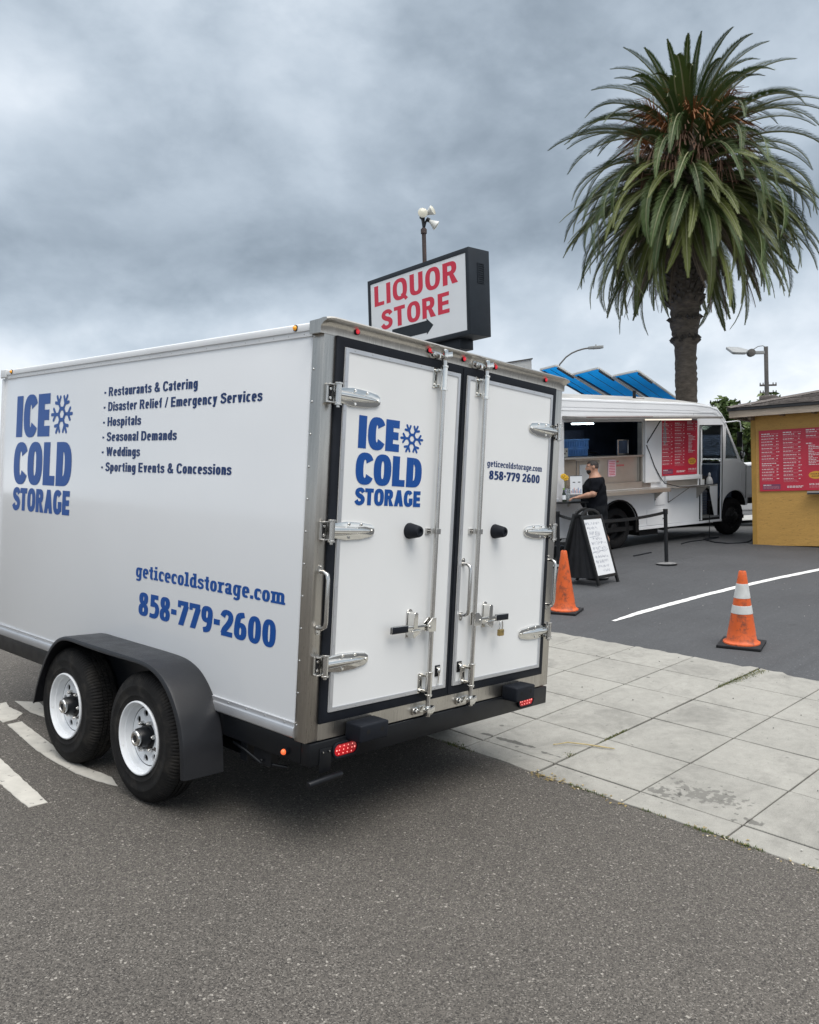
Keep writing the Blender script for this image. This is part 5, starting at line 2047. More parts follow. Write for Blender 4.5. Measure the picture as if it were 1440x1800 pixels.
mb = MB(M_ply)
mb.box((0, 0, -.02), (KW, .06, 2.56))
mb.obj('wall', kz, bevel=.004, seg=1)
mb = MB(mat('bounce_cut_grey', (.36, .35, .33), .8, var=.15, vs=3))  # unseen sides greyed to cut ochre bounce on to the truck front
mb.box((0, .0605, -.02), (.06, KD, 2.56))
mb.box((KW - .06, .0605, -.02), (KW, KD, 2.56))
mb.box((.0605, KD - .06, -.02), (KW - .0605, KD, 2.56))
mb.obj('wall', kz, bevel=.004, seg=1)
mb = MB(mat('wall_base_gap', (.02, .018, .015), .9))
mb.box((.02, .02, -.25), (KW - .02, KD - .02, -.021))
mb.obj('skid_base', kz)
mb = MB(mat('corner_trim_ochre', (.42, .24, .05), .6, var=.1, vs=6))
mb.box((-.012, -.012, -.02), (.075, -.0005, 2.52))
mb.obj('corner_trim', kz, bevel=.003, seg=1)
x0, x1, y0, y1 = -.33, KW + .33, -.36, KD + .33
mb = MB(M_wood)
mb.box((x0, y0, 2.515), (x1, y0 + .04, 2.645))
mb.box((x0, y0 + .0405, 2.515), (x0 + .04, y1, 2.645))
mb.obj('fascia_board', kz, bevel=.003, seg=1)
mb = MB(mat('soffit', (.17, .13, .085), .8, var=.2, vs=4))
mb.box((x0 + .041, y0 + .041, 2.560), (x1, y1, 2.58))
mb.obj('soffit', kz)
mb = MB(mat('rafter_tail', (.20, .15, .10), .8, var=.2, vs=6))
for i in range(8):
    mb.box((.02 + i * .56, y0 + .042, 2.46 if i == 0 else 2.50), (.07 + i * .56, -.001, 2.5595))
mb.obj('rafter_tail', kz, kind='stuff')
mb = MB(M_drip)
mb.box((x0 - .03, y0 - .03, 2.646), (x1 + .03, y0 + .02, 2.700))
mb.box((x0 - .03, y0 + .0205, 2.646), (x0 + .02, y1 + .03, 2.700))
mb.obj('drip_edge', kz, bevel=.003, seg=1)
SLP = .22
hw = (y1 - y0) / 2
zt_ = 2.69 + SLP * hw
mb = MB(M_drip)
ex0, ex1, ey0, ey1 = x0 - .03, x1 + .03, y0 - .03, y1 + .03
mb.add([(ex0, ey0, 2.69), (ex1, ey0, 2.69), (ex1, ey1, 2.69), (ex0, ey1, 2.69), (ex0 + hw, (ey0 + ey1) / 2, zt_), (ex1 - hw, (ey0 + ey1) / 2, zt_)],
       [(0, 1, 5, 4), (1, 2, 5), (2, 3, 4, 5), (3, 0, 4), (0, 3, 2, 1)])
rf = mb.obj('roof', kz)
rs2 = random.Random(2)
for r_ in range(11):
    d0 = r_ * .145
    x = ex0 + d0 + .01
    x -= rs2.uniform(.0, .02)
    while x < 2.6:
        w_ = rs2.choice((.17, .22, .30, .34))
        d1 = d0 + .19
        za, zb = 2.69 + SLP * d0 + .022 + rs2.uniform(0, .006), 2.69 + SLP * d1 + .008
        a, b = x, x + w_ - .006
        mb = MB(M_shing)
        ya, yb = ey0 + d0 - .012, ey0 + d1
        sk = max(0, (ex0 + d1) - a) if x < ex0 + d0 + .02 else 0
        mb.add([(a, ya, za - .012), (b, ya, za - .012), (b, yb, zb - .008), (a + sk, yb, zb - .008), (a, ya, za), (b, ya, za), (b, yb, zb), (a + sk, yb, zb)],
               [(3, 2, 1, 0), (4, 5, 6, 7), (0, 1, 5, 4), (1, 2, 6, 5), (2, 3, 7, 6), (3, 0, 4, 7)])
        mb.obj('shingle', rf)
        x += w_
mb = MB(M_shing)
for i in range(9):
    d = i * .20
    c_ = Vector((ex0 + d, ey0 + d, 2.69 + SLP * d + .03))
    e_ = c_ + Vector((.26, .26, SLP * .26))
    s_ = Vector((.11, -.11, -.022))
    mb.add([c_ - s_, c_ + Vector((0, 0, .018)), c_ + s_, e_ + s_, e_ + Vector((0, 0, .014)), e_ - s_], [(0, 1, 4, 5), (1, 2, 3, 4)])
mb.obj('hip_cap', rf, fixn=False, sharp=20)
mb = MB(M_shing)
mb.box((.02, .55, 2.86), (.34, .85, 2.99))
mb.obj('roof_vent', kz, bevel=.03, seg=2)
menu_board(kz, side_face(.140, 1.050, -.021), 1.20, 1.195, 33, '619.340.12')
mb = MB(mat('counter_grey', (.30, .29, .28), .5, var=.1, vs=6), M_blk)
mb.box((1.02, -.16, 1.005), (2.9, -.022, 1.035), 0)
mb.box((1.02, -.165, .975), (2.9, -.15, 1.005), 1)
mb.obj('counter_ledge', kz, bevel=.004, seg=1)

# ---------------------------------------------------------------- things on the car park
def lot_m(q, p, ang=0.0, dz=0.0):
    return SW @ Matrix.Translation((q, p, .004 + dz)) @ rotz(ang)


M_cone = mat('cone_orange', (.62, .105, .018), .5, var=.10, vs=9, bump=.08, bs=40, wear=((.13, .045, .028), 13, .50, .70))
M_coneb = mat('cone_base_rubber', (.016, .016, .018), .7, spec=.3, var=.2, vs=12)
M_refl = mat('reflective_band', (.56, .57, .56), .35, var=.1, vs=14, wear=((.55, .08, .02), 9, .70, .73))


def cone(q, p, ang, bands, label, name='traffic_cone', h=.785, half=.20, r0=.148, r1=.036):
    t_ = thing(name, label, 'traffic cone', mw=lot_m(q, p, ang), group='orange traffic cones')
    mb = MB(M_coneb)
    mb.box((-half, -half, .0), (half, half, .032))
    mb.obj('base', t_, bevel=.008, seg=2)
    rad = lambda z: r0 + (r1 - r0) * (z - .03) / (h - .03)
    mb = MB(M_cone)
    mb.lathe([(r0 + .030, .032), (r0 + .028, .044), (r0 + .008, .055)] + [(rad(z), z) for z in (.07, .2, .3, .4, .5, .6, .7, h - .012)] + [(r1 - .006, h), (r1 - .014, h), (r1 - .016, h - .06)], 40)
    mb.obj('cone_body', t_, sharp=40)
    for (za, zb) in bands:
        mb = MB(M_refl)
        mb.lathe([(rad(za), za), (rad(za) + .0025, za + .002), (rad(zb) + .0025, zb - .002), (rad(zb), zb)], 40)
        mb.obj('reflective_band', t_, sharp=40)
    if not bands:
        mb = MB(M_dark)
        for a_ in (2.9, 4.0):
            for d_ in (-.012, .012):
                z_ = .50 if a_ < 3 else .52
                r_ = rad(z_) + .001
                mb.add([(r_ * cos(a_ + d_ * 6), r_ * sin(a_ + d_ * 6), z_ - .018), (r_ * cos(a_ + d_ * 6 + .05), r_ * sin(a_ + d_ * 6 + .05), z_ - .018), (rad(.54) * cos(a_ + .03) * 1.01, rad(.54) * sin(a_ + .03) * 1.01, z_ + .018)], [(0, 1, 2)])
        mb.obj('scuff_mark', t_, fixn=False)
    return t_


cone(4.29, 2.84, .35, [], 'plain orange traffic cone on the asphalt close behind the trailer')
cone(4.10, .455, .28, [(.345, .430), (.505, .655)], 'orange traffic cone with two white reflective bands standing alone by the pavement', half=.215, r0=.155)

# belt barrier posts and belts
M_stb = mat('barrier_black', (.012, .013, .015), .5, spec=.3, var=.15, vs=10)
M_stbase = mat('barrier_base_dusty', (.20, .20, .20), .6, var=.4, vs=14)


def stanchion(x, y, label):
    t_ = thing('barrier_post', label, 'barrier post', loc=(x, y, lotz(x, y) + .004), group='black belt barrier posts')
    mb = MB(M_stbase, M_stb)
    mb.lathe([(.170, .0), (.175, .004), (.175, .020), (.170, .026)], 36, 1)
    mb.lathe([(.170, .026), (.12, .036), (.05, .046), (.034, .05), (.001, .05)], 36, 0)
    mb.obj('base', t_, sharp=40)
    mb = MB(M_stb)
    mb.cyl((0, 0, .045), (0, 0, .86), .032, None, 20)
    mb.cyl((0, 0, .86), (0, 0, .955), .040, .040, 20)
    mb.obj('post', t_, bevel=.003, seg=1)
    return Vector((x, y, lotz(x, y)))


s1 = stanchion(10.762, 3.117, 'black belt barrier post standing free in front of the food truck')
s2 = stanchion(8.844, 3.368, 'black belt barrier post mostly hidden behind the folding sign')
s3 = stanchion(9.54, 4.49, 'black belt barrier post by the table, beside the trailer edge')
for a, b, nm in ((s1, s2, 'black barrier belt running behind the man from the free post'), (s2, s3, 'short black barrier belt between the folding sign and the table')):
    mb = MB(M_stb)
    vs, N = [], 14
    for i in range(N + 1):
        t = .02 + .96 * i / N
        c_ = a.lerp(b, t)
        sag = -.035 * 4 * t * (1 - t)
        vs += [c_ + Vector((0, 0, .875 + sag)), c_ + Vector((0, 0, .925 + sag)), c_ + Vector((.003, .003, .925 + sag)), c_ + Vector((.003, .003, .875 + sag))]
    mb.add(vs, [(i * 4 + j, i * 4 + (j + 1) % 4, (i + 1) * 4 + (j + 1) % 4, (i + 1) * 4 + j) for i in range(N) for j in range(4)])
    tag(mb.obj('barrier_belt', sharp=60), nm, 'belt', 'barrier belts')

# folding whiteboard sign
M_wb = mat('whiteboard', (.74, .76, .78), .25, var=.02, vs=4)
M_ink = mat('marker_ink', (.10, .12, .20), .5)
M_frame = mat('sign_frame_black', (.012, .013, .014), .5, spec=.3, var=.2, vs=10)
fx, fy = 8.50, 2.985
AF = Matrix.Translation((fx, fy + .30, lotz(fx, fy + .2) + .006))
af = thing('folding_sign', 'black folding A-frame sign with a white board of handwriting', 'folding sign', mw=AF)
lean = atan2(.29, 1.09)
for s_, nm, ox in ((-1, 'front', 0.0), (1, 'back', -.20)):
    # leaf frame: local x across, z up along the leaf, hinged at the top
    M_ = Matrix.Translation((ox, s_ * .30, 0)) @ Matrix.Rotation(s_ * lean, 4, 'X')
    if s_ > 0:
        sh = Matrix.Identity(4)
        sh[0][2] = .20 / 1.12          # the rear leaf stands askew
        M_ = M_ @ sh
    mb = MB(M_frame)
    w = .315
    mb.box((-w, -.018, 0), (-w + .05, .018, 1.06))
    mb.box((w - .05, -.018, 0), (w, .018, 1.06))
    mb.box((-w + .05, -.016, .10), (w - .05, .016, .145))
    mb.box((-w + .05, -.016, 1.00), (w - .05, .016, 1.06))
    hd = [(-.20, 1.06), (-.17, 1.085), (-.10, 1.115), (0, 1.128), (.10, 1.115), (.17, 1.085), (.20, 1.06), (.27, 1.06), (.24, 1.11), (.14, 1.155), (0, 1.172), (-.14, 1.155), (-.24, 1.11), (-.27, 1.06)]
    mb.plate(hd, [], -.014, .014, axis=1)
    lf = mb.obj('leaf_frame', af, mw=M_, bevel=.006, seg=2, label='front leaf of the folding sign' if s_ < 0 else 'rear leaf of the folding sign')
    mb = MB(M_wb if s_ < 0 else M_frame)
    mb.box((-w + .045, -.008, .14), (w - .045, .008, 1.005))
    mb.obj('board', lf)
    if s_ < 0:
        mb = MB(M_ink)
        rr_ = random.Random(9)
        z = .955
        for li, (xa, xb, hh) in enumerate(((-.24, .16, .045), (-.22, .06, .05), (-.20, .10, .075), (-.14, .12, .05), (-.20, .22, .055), (-.20, .19, .06), (-.24, .24, 0), (-.20, .17, .05), (-.22, .15, .06), (-.18, .14, .045), (-.08, .12, .05))):
            if hh == 0:
                pts_ = [(xa + (xb - xa) * i / 16, z - .02 + .012 * sin(i * .9) + .002 * i) for i in range(17)]
                segs = [pts_]
                hh = .03
            else:
                segs = []
                x = xa
                while x < xb:
                    n_l = rr_.randint(2, 6)
                    for _ in range(n_l):
                        cw = rr_.uniform(.014, .024)
                        segs.append([(x + rr_.uniform(0, cw), z - hh * rr_.random()) for _ in range(rr_.randint(3, 5))])
                        x += cw + .003
                        if x > xb:
                            break
                    x += .022
                if li in (2, 5):
                    segs.append([(xa - .02, z - hh - .02), (xb * .8, z - hh - .006)])
            for pl_ in segs:
                for a, b in zip(pl_[:-1], pl_[1:]):
                    d = Vector((b[0] - a[0], b[1] - a[1]))
                    if d.length < 1e-5:
                        continue
                    nn = Vector((-d.y, d.x)).normalized() * .0020
                    e_ = -.0092 - rr_.random() * .0006
                    mb.add([(a[0] - nn.x, e_, a[1] - nn.y), (b[0] - nn.x, e_, b[1] - nn.y), (b[0] + nn.x, e_, b[1] + nn.y), (a[0] + nn.x, e_, a[1] + nn.y)], [(0, 1, 2, 3)])
            z -= hh + .020
        o_ = mb.obj('handwriting', lf, fixn=False)
mb = MB(mat('sign_skirt_cloth', (.010, .011, .014), .9, var=.3, vs=8))
vs = []
for i in range(13):
    t = i / 12
    for (hz, k_) in ((1.0, .12), (.55, .55), (.10, .98)):
        yy = -.27 + .54 * t
        xx = -.27 - .08 * t + .020 * sin(i * 2.2) * k_ - .10 * (1 - k_) * 0
        vs.append((xx + .06 * (1 - k_) * 0, (yy) * k_, hz))
mb.add(vs, [(i * 3 + j, (i + 1) * 3 + j, (i + 1) * 3 + j + 1, i * 3 + j + 1) for i in range(12) for j in range(2)])
mb.obj('cloth_skirt', af, sharp=80)

# high table with condiments
TX_ = Vector((.52, -.85, 0)).normalized()
tb0 = Vector((10.49, 4.43, 0)) - TX_ * .60
TBM = frame((tb0.x, tb0.y, lotz(10.3, 4.7)), TX_)          # x to the right end, y away
tb = thing('bar_table', 'black high bar table holding condiments beside the man', 'table', mw=TBM)
TH = 1.06
mb = MB(M_frame)
mb.box((-.62, 0, TH - .03), (.60, .50, TH))
mb.obj('table_top', tb, bevel=.006, seg=2)
for x in (-.57, .55):
    for y in (.05, .45):
        mb = MB(M_frame)
        mb.box((x - .018, y - .018, 0), (x + .018, y + .018, TH - .031))
        mb.obj('leg', tb, bevel=.003, seg=1)
mb = MB(M_frame)
mb.box((-.55, .035, .28), (.53, .06, .31))
mb.box((-.55, .44, .28), (.53, .465, .31))
mb.obj('rail', tb)


def on_table(u, v, name, label, cat, parts, ang=0.0):
    t_ = thing(name, label, cat, mw=TBM @ Matrix.Translation((.60 - u, v, TH + .001)) @ rotz(ang))
    for nm, mb, kw in parts:
        mb.obj(nm, t_, **kw)


M_clear = mat('clear_plastic', (.80, .85, .88), .06, spec=.5, trans=.85)
mb = MB(M_wb, mat('menu_photo', (.55, .34, .32), .5, var=.5, vs=25), mat('menu_photo_blue', (.20, .28, .45), .5, var=.4, vs=25), M_frame)
mb.extr([(-.06, .14), (.07, .0), (.07, .012), (-.045, .14)], -.10, .10, 0, axis=0)
mb.box((-.105, -.065, .13), (.105, -.05, .46), 0)
for i in range(8):
    mb.box((-.09 + i * .023, -.0665, .15), (-.072 + i * .023, -.0655, .15 + .05 + .05 * ((i * 7) % 3) / 2), 1 + i % 2)
for x in (-.06, .03):
    mb.box((x, -.0665, .34), (x + .045, -.0655, .355), 3)
mb.box((-.107, -.068, .458), (.107, -.048, .468), 3)
on_table(.21, .12, 'menu_stand', 'upright white menu stand with coloured pictures on the high table', 'menu stand', [('stand', mb, dict(bevel=.001, seg=1))])
mb = MB(M_clear, mat('jar_content', (.55, .52, .45), .6, var=.3, vs=30))
mb.lathe([(.001, 0), (.062, 0), (.066, .02), (.066, .18), (.05, .22), (.05, .24), (.046, .24), (.046, .215), (.06, .178), (.06, .02), (.001, .008)], 24, 0)
mb.lathe([(.001, .012), (.056, .012), (.056, .12), (.001, .13)], 20, 1)
on_table(.34, .16, 'glass_jar', 'clear glass jar between the bottle and the menu stand', 'jar', [('jar_glass', mb, dict(sharp=40))])
mb = MB(mat('dark_bottle', (.02, .03, .02), .15, spec=.6), M_wb, mat('green_cap2', (.20, .35, .08), .5))
mb.lathe([(.001, 0), (.032, 0), (.034, .01), (.034, .14), (.014, .19), (.014, .22), (.001, .22)], 20, 0)
mb.lathe([(.0345, .04), (.0345, .12)], 20, 1)
mb.lathe([(.016, .215), (.016, .25), (.001, .25)], 14, 2)
on_table(.43, .06, 'sauce_bottle', 'dark sauce bottle with white label and green cap on the table', 'bottle', [('bottle_body', mb, dict(sharp=40))])
mb = MB(M_wb)
mb.lathe([(.001, 0), (.035, 0), (.06, .05), (.062, .06), (.056, .055), (.03, .012), (.001, .012)], 24)
on_table(.57, .08, 'white_bowl', 'small white bowl at the trailer end of the table', 'bowl', [('bowl_body', mb, dict(sharp=50))])
M_petal = mat('yellow_petals', (.70, .42, .03), .6, var=.2, vs=40)
mb = MB(mat('lilac_vase', (.30, .28, .42), .35, var=.1, vs=8))
mb.lathe([(.001, 0), (.04, 0), (.05, .06), (.035, .15), (.028, .22), (.034, .24), (.026, .238), (.02, .2), (.001, .02)], 20)
m2 = MB(mat('flower_stem', (.06, .12, .03), .7))
m2.tube([(0, 0, .2), (.01, 0, .32), (-.01, 0, .44)], .004, 6)
m2.tube([(0, 0, .2), (.03, .01, .32), (.035, .02, .40)], .004, 6)
m3 = MB(M_petal)
for (cx, cz, n_) in ((-.01, .46, 9), (.03, .43, 7)):
    for i in range(n_):
        a = 2 * pi * i / n_
        m3.sphere((cx + .036 * cos(a), -.01, cz + .036 * sin(a)), (.024, .01, .018), 8, 5)
    m3.sphere((cx, -.018, cz), .016, 8, 6)
on_table(.42, .30, 'flower_vase', 'lilac vase with yellow flowers standing at the back of the table', 'vase', [('vase_body', mb, dict(sharp=45)), ('stem', m2, {}), ('bloom', m3, {})])
mb = MB(mat('napkin_tin', (.34, .34, .38), .4, metal=.6, var=.1, vs=10), mat('purple_pack', (.16, .10, .26), .6))
mb.box((-.07, -.05, 0), (.07, .05, .11), 0)
mb.box((-.05, -.03, .11), (.05, .03, .20), 1)
on_table(.27, .34, 'napkin_box', 'grey napkin box with purple pack behind the menu stand', 'napkin box', [('box_body', mb, dict(bevel=.006, seg=1))])

# power cables on the ground by the kiosk
mb = MB(M_rubber)
for pl_ in ([(14.9, 3.85), (14.6, 3.95), (14.28, 3.88), (14.0, 3.58), (13.95, 3.3), (14.15, 3.12), (14.35, 3.05), (14.7, 3.1), (15.2, 3.25), (15.9, 3.5)],):
    P_ = []
    for i in range(len(pl_) - 1):
        for j in range(5):
            t = j / 5
            x, y = pl_[i][0] * (1 - t) + pl_[i + 1][0] * t, pl_[i][1] * (1 - t) + pl_[i + 1][1] * t
            P_.append((x, y, lotz(x, y) + .018))
    mb.tube(P_, .013, 6)
tag(mb.obj('power_cable'), 'looped black power cable on the asphalt beside the kiosk corner', 'cable')
mb = MB(M_rubber)
P_ = [(13.4 + i * .18 + .0, 4.02 + .06 * sin(i * .7) - i * .02, 0) for i in range(9)]
mb.tube([(x, y, lotz(x, y) + .016) for x, y, _ in P_], .011, 6)
tag(mb.obj('power_cable'), 'black power cable lying straight below the food truck door', 'cable')
mb = MB(M_rubber)
P_ = [(11.35 + i * .12, 4.02 - .01 * i, 0) for i in range(6)]
mb.tube([(x, y, lotz(x, y) + .016) for x, y, _ in P_], .014, 6)
tag(mb.obj('rubber_strip'), 'short black rubber strip on the ground by the rear truck wheel', 'strip')

# ---------------------------------------------------------------- the man at the table
M_skin = mat('skin', (.40, .215, .145), .5, var=.08, vs=14)
M_hair = mat('dark_hair', (.018, .013, .011), .6, var=.3, vs=60, bump=.4, bs=220)
M_stub = mat('short_hair_sides', (.060, .042, .034), .7, var=.3, vs=80)
M_shirt = mat('black_tshirt', (.006, .007, .010), .9, spec=.12, var=.3, vs=5, bump=.25, bs=14)
M_shorts = mat('black_shorts', (.006, .007, .009), .85, spec=.12, var=.3, vs=5, bump=.25, bs=12)
MX, MY = 10.80, 4.37
face_d = Vector((-.60, .80, 0)).normalized()
man = thing('person', 'bearded man in black t-shirt and black shorts working at the high table', 'person', mw=frame((MX, MY, lotz(MX, MY) + .004), face_d) @ Matrix.Rotation(radians(4.0), 4, 'Y') @ Matrix.Diagonal((1.08, 1.08, 1.0, 1.0)))


import numpy as np


def sdf_mesh(name, prims, voxel, material, post=None):
    """one continuous skin round tapered limbs (cone) and ellipsoids (ell), blended with a soft minimum; surface nets"""
    lo = np.full(3, 1e9)
    hi = np.full(3, -1e9)
    for q in prims:
        cs = (q[1], q[2]) if q[0] == 'cone' else (q[1],)
        r = max(q[3], q[4]) if q[0] == 'cone' else max(q[2])
        for c in cs:
            lo = np.minimum(lo, np.array(c) - r)
            hi = np.maximum(hi, np.array(c) + r)
    lo -= .03
    hi += .03
    ax = [np.arange(lo[i], hi[i], voxel) for i in range(3)]
    X = np.stack(np.meshgrid(*ax, indexing='ij'), -1).astype(np.float32)
    D = np.full(X.shape[:3], 1.0, np.float32)
    for q in prims:
        k = q[-1]
        if q[0] == 'cone':
            a, b = np.array(q[1], np.float32), np.array(q[2], np.float32)
            ab = b - a
            t = np.clip(((X - a) @ ab) / max(1e-9, ab @ ab), 0, 1)
            d = np.linalg.norm(X - (a + t[..., None] * ab), axis=-1) - (q[3] + (q[4] - q[3]) * t)
        else:
            r = np.array(q[2], np.float32)
            d = (np.linalg.norm((X - np.array(q[1], np.float32)) / r, axis=-1) - 1) * min(q[2])
        h = np.clip(.5 + .5 * (D - d) / k, 0, 1)
        D = D * (1 - h) + d * h - k * h * (1 - h)
    if post is not None:
        D = post(X, D)
    sg_ = D < 0
    n = np.array(D.shape) - 1
    acc = np.zeros(tuple(n) + (3,), np.float32)
    cnt = np.zeros(tuple(n), np.float32)
    offs = [np.array(o) for o in ((0, 0, 0), (1, 0, 0), (0, 1, 0), (1, 1, 0), (0, 0, 1), (1, 0, 1), (0, 1, 1), (1, 1, 1))]

    def sub(A, o):
        return A[o[0]:o[0] + n[0], o[1]:o[1] + n[1], o[2]:o[2] + n[2]]
    for i in range(8):
        for j in range(i + 1, 8):
            if np.abs(offs[i] - offs[j]).sum() != 1:
                continue
            va, vb = sub(D, offs[i]), sub(D, offs[j])
            m = (va < 0) != (vb < 0)
            t = np.where(m, va / np.where(m, va - vb, 1), 0)
            pt = offs[i] + t[..., None] * (offs[j] - offs[i])
            acc += np.where(m[..., None], pt, 0)
            cnt += m
    act = cnt > 0
    idx = np.full(tuple(n), -1, np.int64)
    idx[act] = np.arange(act.sum())
    cell = np.argwhere(act)
    P = lo + (cell + acc[act] / cnt[act][:, None]) * voxel
    faces = []
    for axi in range(3):
        u, w = [(1, 2), (2, 0), (0, 1)][axi]
        sl0 = [slice(1, -1)] * 3
        sl0[axi] = slice(0, -1)
        sl1 = list(sl0)
        sl1[axi] = slice(1, None)
        s0, s1 = sg_[tuple(sl0)], sg_[tuple(sl1)]
        e = np.argwhere(s0 != s1)
        flip = s0[s0 != s1]
        base = e.copy()
        base[:, u] += 1
        base[:, w] += 1
        q = []
        for du, dw in ((-1, -1), (0, -1), (0, 0), (-1, 0)):
            c = base.copy()
            c[:, u] += du
            c[:, w] += dw
            q.append(idx[c[:, 0], c[:, 1], c[:, 2]])
        q = np.stack(q, 1)
        q[~flip] = q[~flip][:, ::-1]
        faces.append(q)
    F = np.concatenate(faces)
    me = bpy.data.meshes.new(name)
    me.from_pydata(P.tolist(), [], F.tolist())
    me.materials.append(material)
    me.polygons.foreach_set('use_smooth', [True] * len(me.polygons))
    me.update()
    return me


def limb(pts, rad, k=.03):
    return [('cone', pts[i], pts[i + 1], rad[i], rad[i + 1], k) for i in range(len(pts) - 1)]


hz_ = 1.665
LW, RW = Vector((.315, .225, 1.155)), Vector((.335, -.16, 1.15))
pr = limb([(0, 0, .95), (.035, 0, 1.10), (.015, 0, 1.27), (-.02, 0, 1.39)], [.160, .185, .175, .135], .06)
pr += limb([(0, .06, 1.0), (.0, .09, 1.28)], [.13, .12], .06) + limb([(0, -.06, 1.0), (.0, -.09, 1.28)], [.13, .12], .06)
pr += limb([(-.02, 0, 1.40), (-.018, 0, 1.49), (.0, 0, 1.60)], [.095, .072, .068], .05)
pr += limb([(0, .10, .90), (.02, .125, .50), (-.015, .13, .33), (-.03, .13, .085)], [.115, .068, .066, .040], .04)
pr += limb([(0, -.10, .90), (-.06, -.125, .50), (-.10, -.13, .33), (-.13, -.13, .085)], [.115, .068, .066, .040], .04)
pr += limb([(-.03, .13, .07), (.09, .145, .035)], [.045, .038], .03) + limb([(-.13, -.13, .07), (-.01, -.145, .035)], [.045, .038], .03)
pr += limb([(-.01, .10, 1.405), (-.005, .205, 1.375), (.075, .285, 1.185)], [.08, .068, .050], .05) + limb([(.075, .285, 1.185), (.16, .265, 1.175), tuple(LW)], [.049, .048, .030], .02)
pr += limb([(-.01, -.10, 1.405), (-.005, -.205, 1.375), (.08, -.27, 1.20)], [.08, .068, .050], .05) + limb([(.08, -.27, 1.20), (.17, -.23, 1.18), tuple(RW)], [.049, .048, .030], .02)
# head and face
pr += [('ell', (.003, 0, hz_ + .020), (.098, .078, .105), .03), ('ell', (.045, 0, hz_ - .055), (.062, .060, .075), .03), ('ell', (.060, 0, hz_ - .088), (.040, .040, .036), .025),
       ('ell', (.086, 0, hz_ + .030), (.020, .050, .012), .015), ('ell', (.062, .038, hz_ - .022), (.026, .022, .020), .015), ('ell', (.062, -.038, hz_ - .022), (.026, .022, .020), .015),
       ('cone', (.098, 0, hz_ + .020), (.118, 0, hz_ - .020), .009, .014, .010), ('ell', (.108, .012, hz_ - .026), (.011, .009, .008), .006), ('ell', (.108, -.012, hz_ - .026), (.011, .009, .008), .006),
       ('ell', (.098, 0, hz_ - .050), (.013, .026, .007), .006), ('ell', (.095, 0, hz_ - .064), (.013, .023, .008), .006),
       ('ell', (.0, .080, hz_ - .005), (.022, .012, .034), .008), ('ell', (.0, -.080, hz_ - .005), (.022, .012, .034), .008)]
# hands: palm, four unequal bent fingers, thumb from the side of the palm
for (w_, s_) in ((LW, 1), (RW, -1)):
    pr += [('ell', tuple(w_ + Vector((.045, -s_ * .002, -.004))), (.054, .040, .019), .02)]
    for i in range(4):
        y_ = -.031 + i * .0205
        ln = (.066, .078, .072, .056)[i]
        a = w_ + Vector((.078, y_ * s_, -.003))
        q = [a, a + Vector((ln * .45, 0, -.006)), a + Vector((ln * .80, 0, -.026)), a + Vector((ln * .92, 0, -.046))]
        pr += limb([tuple(x) for x in q], [.0092, .0088, .0082, .0074], .004)
    a = w_ + Vector((.018, -s_ * .034, -.004))
    pr += limb([tuple(a), tuple(a + Vector((.030, -s_ * .022, -.008))), tuple(a + Vector((.058, -s_ * .020, -.020)))], [.013, .0105, .009], .006)
place('body', sdf_mesh('body', pr, .0075, M_skin), man)
# eyes, brows
mb = MB(mat('eye_white', (.62, .58, .54), .3), M_hair)
for s_ in (-1, 1):
    mb.sphere((.086, s_ * .034, hz_ + .008), (.010, .013, .008), 10, 8, 0)
    mb.sphere((.094, s_ * .035, hz_ + .007), (.004, .006, .006), 8, 6, 1)
mb.obj('eye', man)
mb = MB(M_hair)
for s_ in (-1, 1):
    mb.tube([(.100, s_ * .014, hz_ + .030), (.098, s_ * .036, hz_ + .036), (.080, s_ * .056, hz_ + .030)], [.005, .006, .003], 8)
mb.obj('eyebrow', man)


def cap_shell(center, rad, keep, material, name, off_=.0):
    """part of an ellipsoid shell kept where keep(point) is true"""
    mb = MB(material)
    N_, M2 = 40, 26
    pts_ = {}
    c = Vector(center)
    for j in range(M2 + 1):
        for k in range(N_):
            t, f = pi * j / M2, 2 * pi * k / N_
            pts_[(j, k)] = c + Vector((rad[0] * sin(t) * cos(f), rad[1] * sin(t) * sin(f), rad[2] * cos(t)))
    for j in range(M2):
        for k in range(N_):
            q = [pts_[(j, k)], pts_[(j + 1, k)], pts_[(j + 1, (k + 1) % N_)], pts_[(j, (k + 1) % N_)]]
            m_ = sum(q, Vector()) / 4
            if keep(m_ - c):
                mb.add(q, [(0, 1, 2, 3)])
    return mb


hc = (.003, 0, hz_ + .020)
mb = cap_shell(hc, (.104, .084, .112), lambda d: d.z > .055 or (d.x < .045 and d.z > .012) , M_hair, 'hair')
mb.obj('hair', man, fixn=False, sharp=80)
mb = cap_shell(hc, (.101, .0815, .108), lambda d: d.x < .02 and -.055 < d.z < .02, M_stub, 'hair')
mb.obj('hair_sides', man, fixn=False, sharp=80)
mb = cap_shell((.047, 0, hz_ - .055), (.069, .0665, .083), lambda d: (d.z < .012 and d.x > -.03 and not (d.x > .048 and abs(d.y) < .018 and d.z > -.008)), M_hair, 'beard')
mb.obj('beard', man, fixn=False, sharp=80)
# clothes
tp = limb([(.0, 0, .90), (.04, 0, 1.08), (.02, 0, 1.26), (-.02, 0, 1.385)], [.185, .205, .19, .150], .06)
tp += limb([(0, .07, .94), (.0, .10, 1.28)], [.145, .135], .06) + limb([(0, -.07, .94), (.0, -.10, 1.28)], [.145, .135], .06)
tp += limb([(-.02, 0, 1.38), (-.02, 0, 1.455)], [.12, .086], .05)
tp += limb([(-.01, .11, 1.405), (-.005, .21, 1.378), (.040, .255, 1.27)], [.098, .088, .074], .05)
tp += limb([(-.01, -.11, 1.405), (-.005, -.21, 1.378), (.045, -.245, 1.27)], [.098, .088, .074], .05)


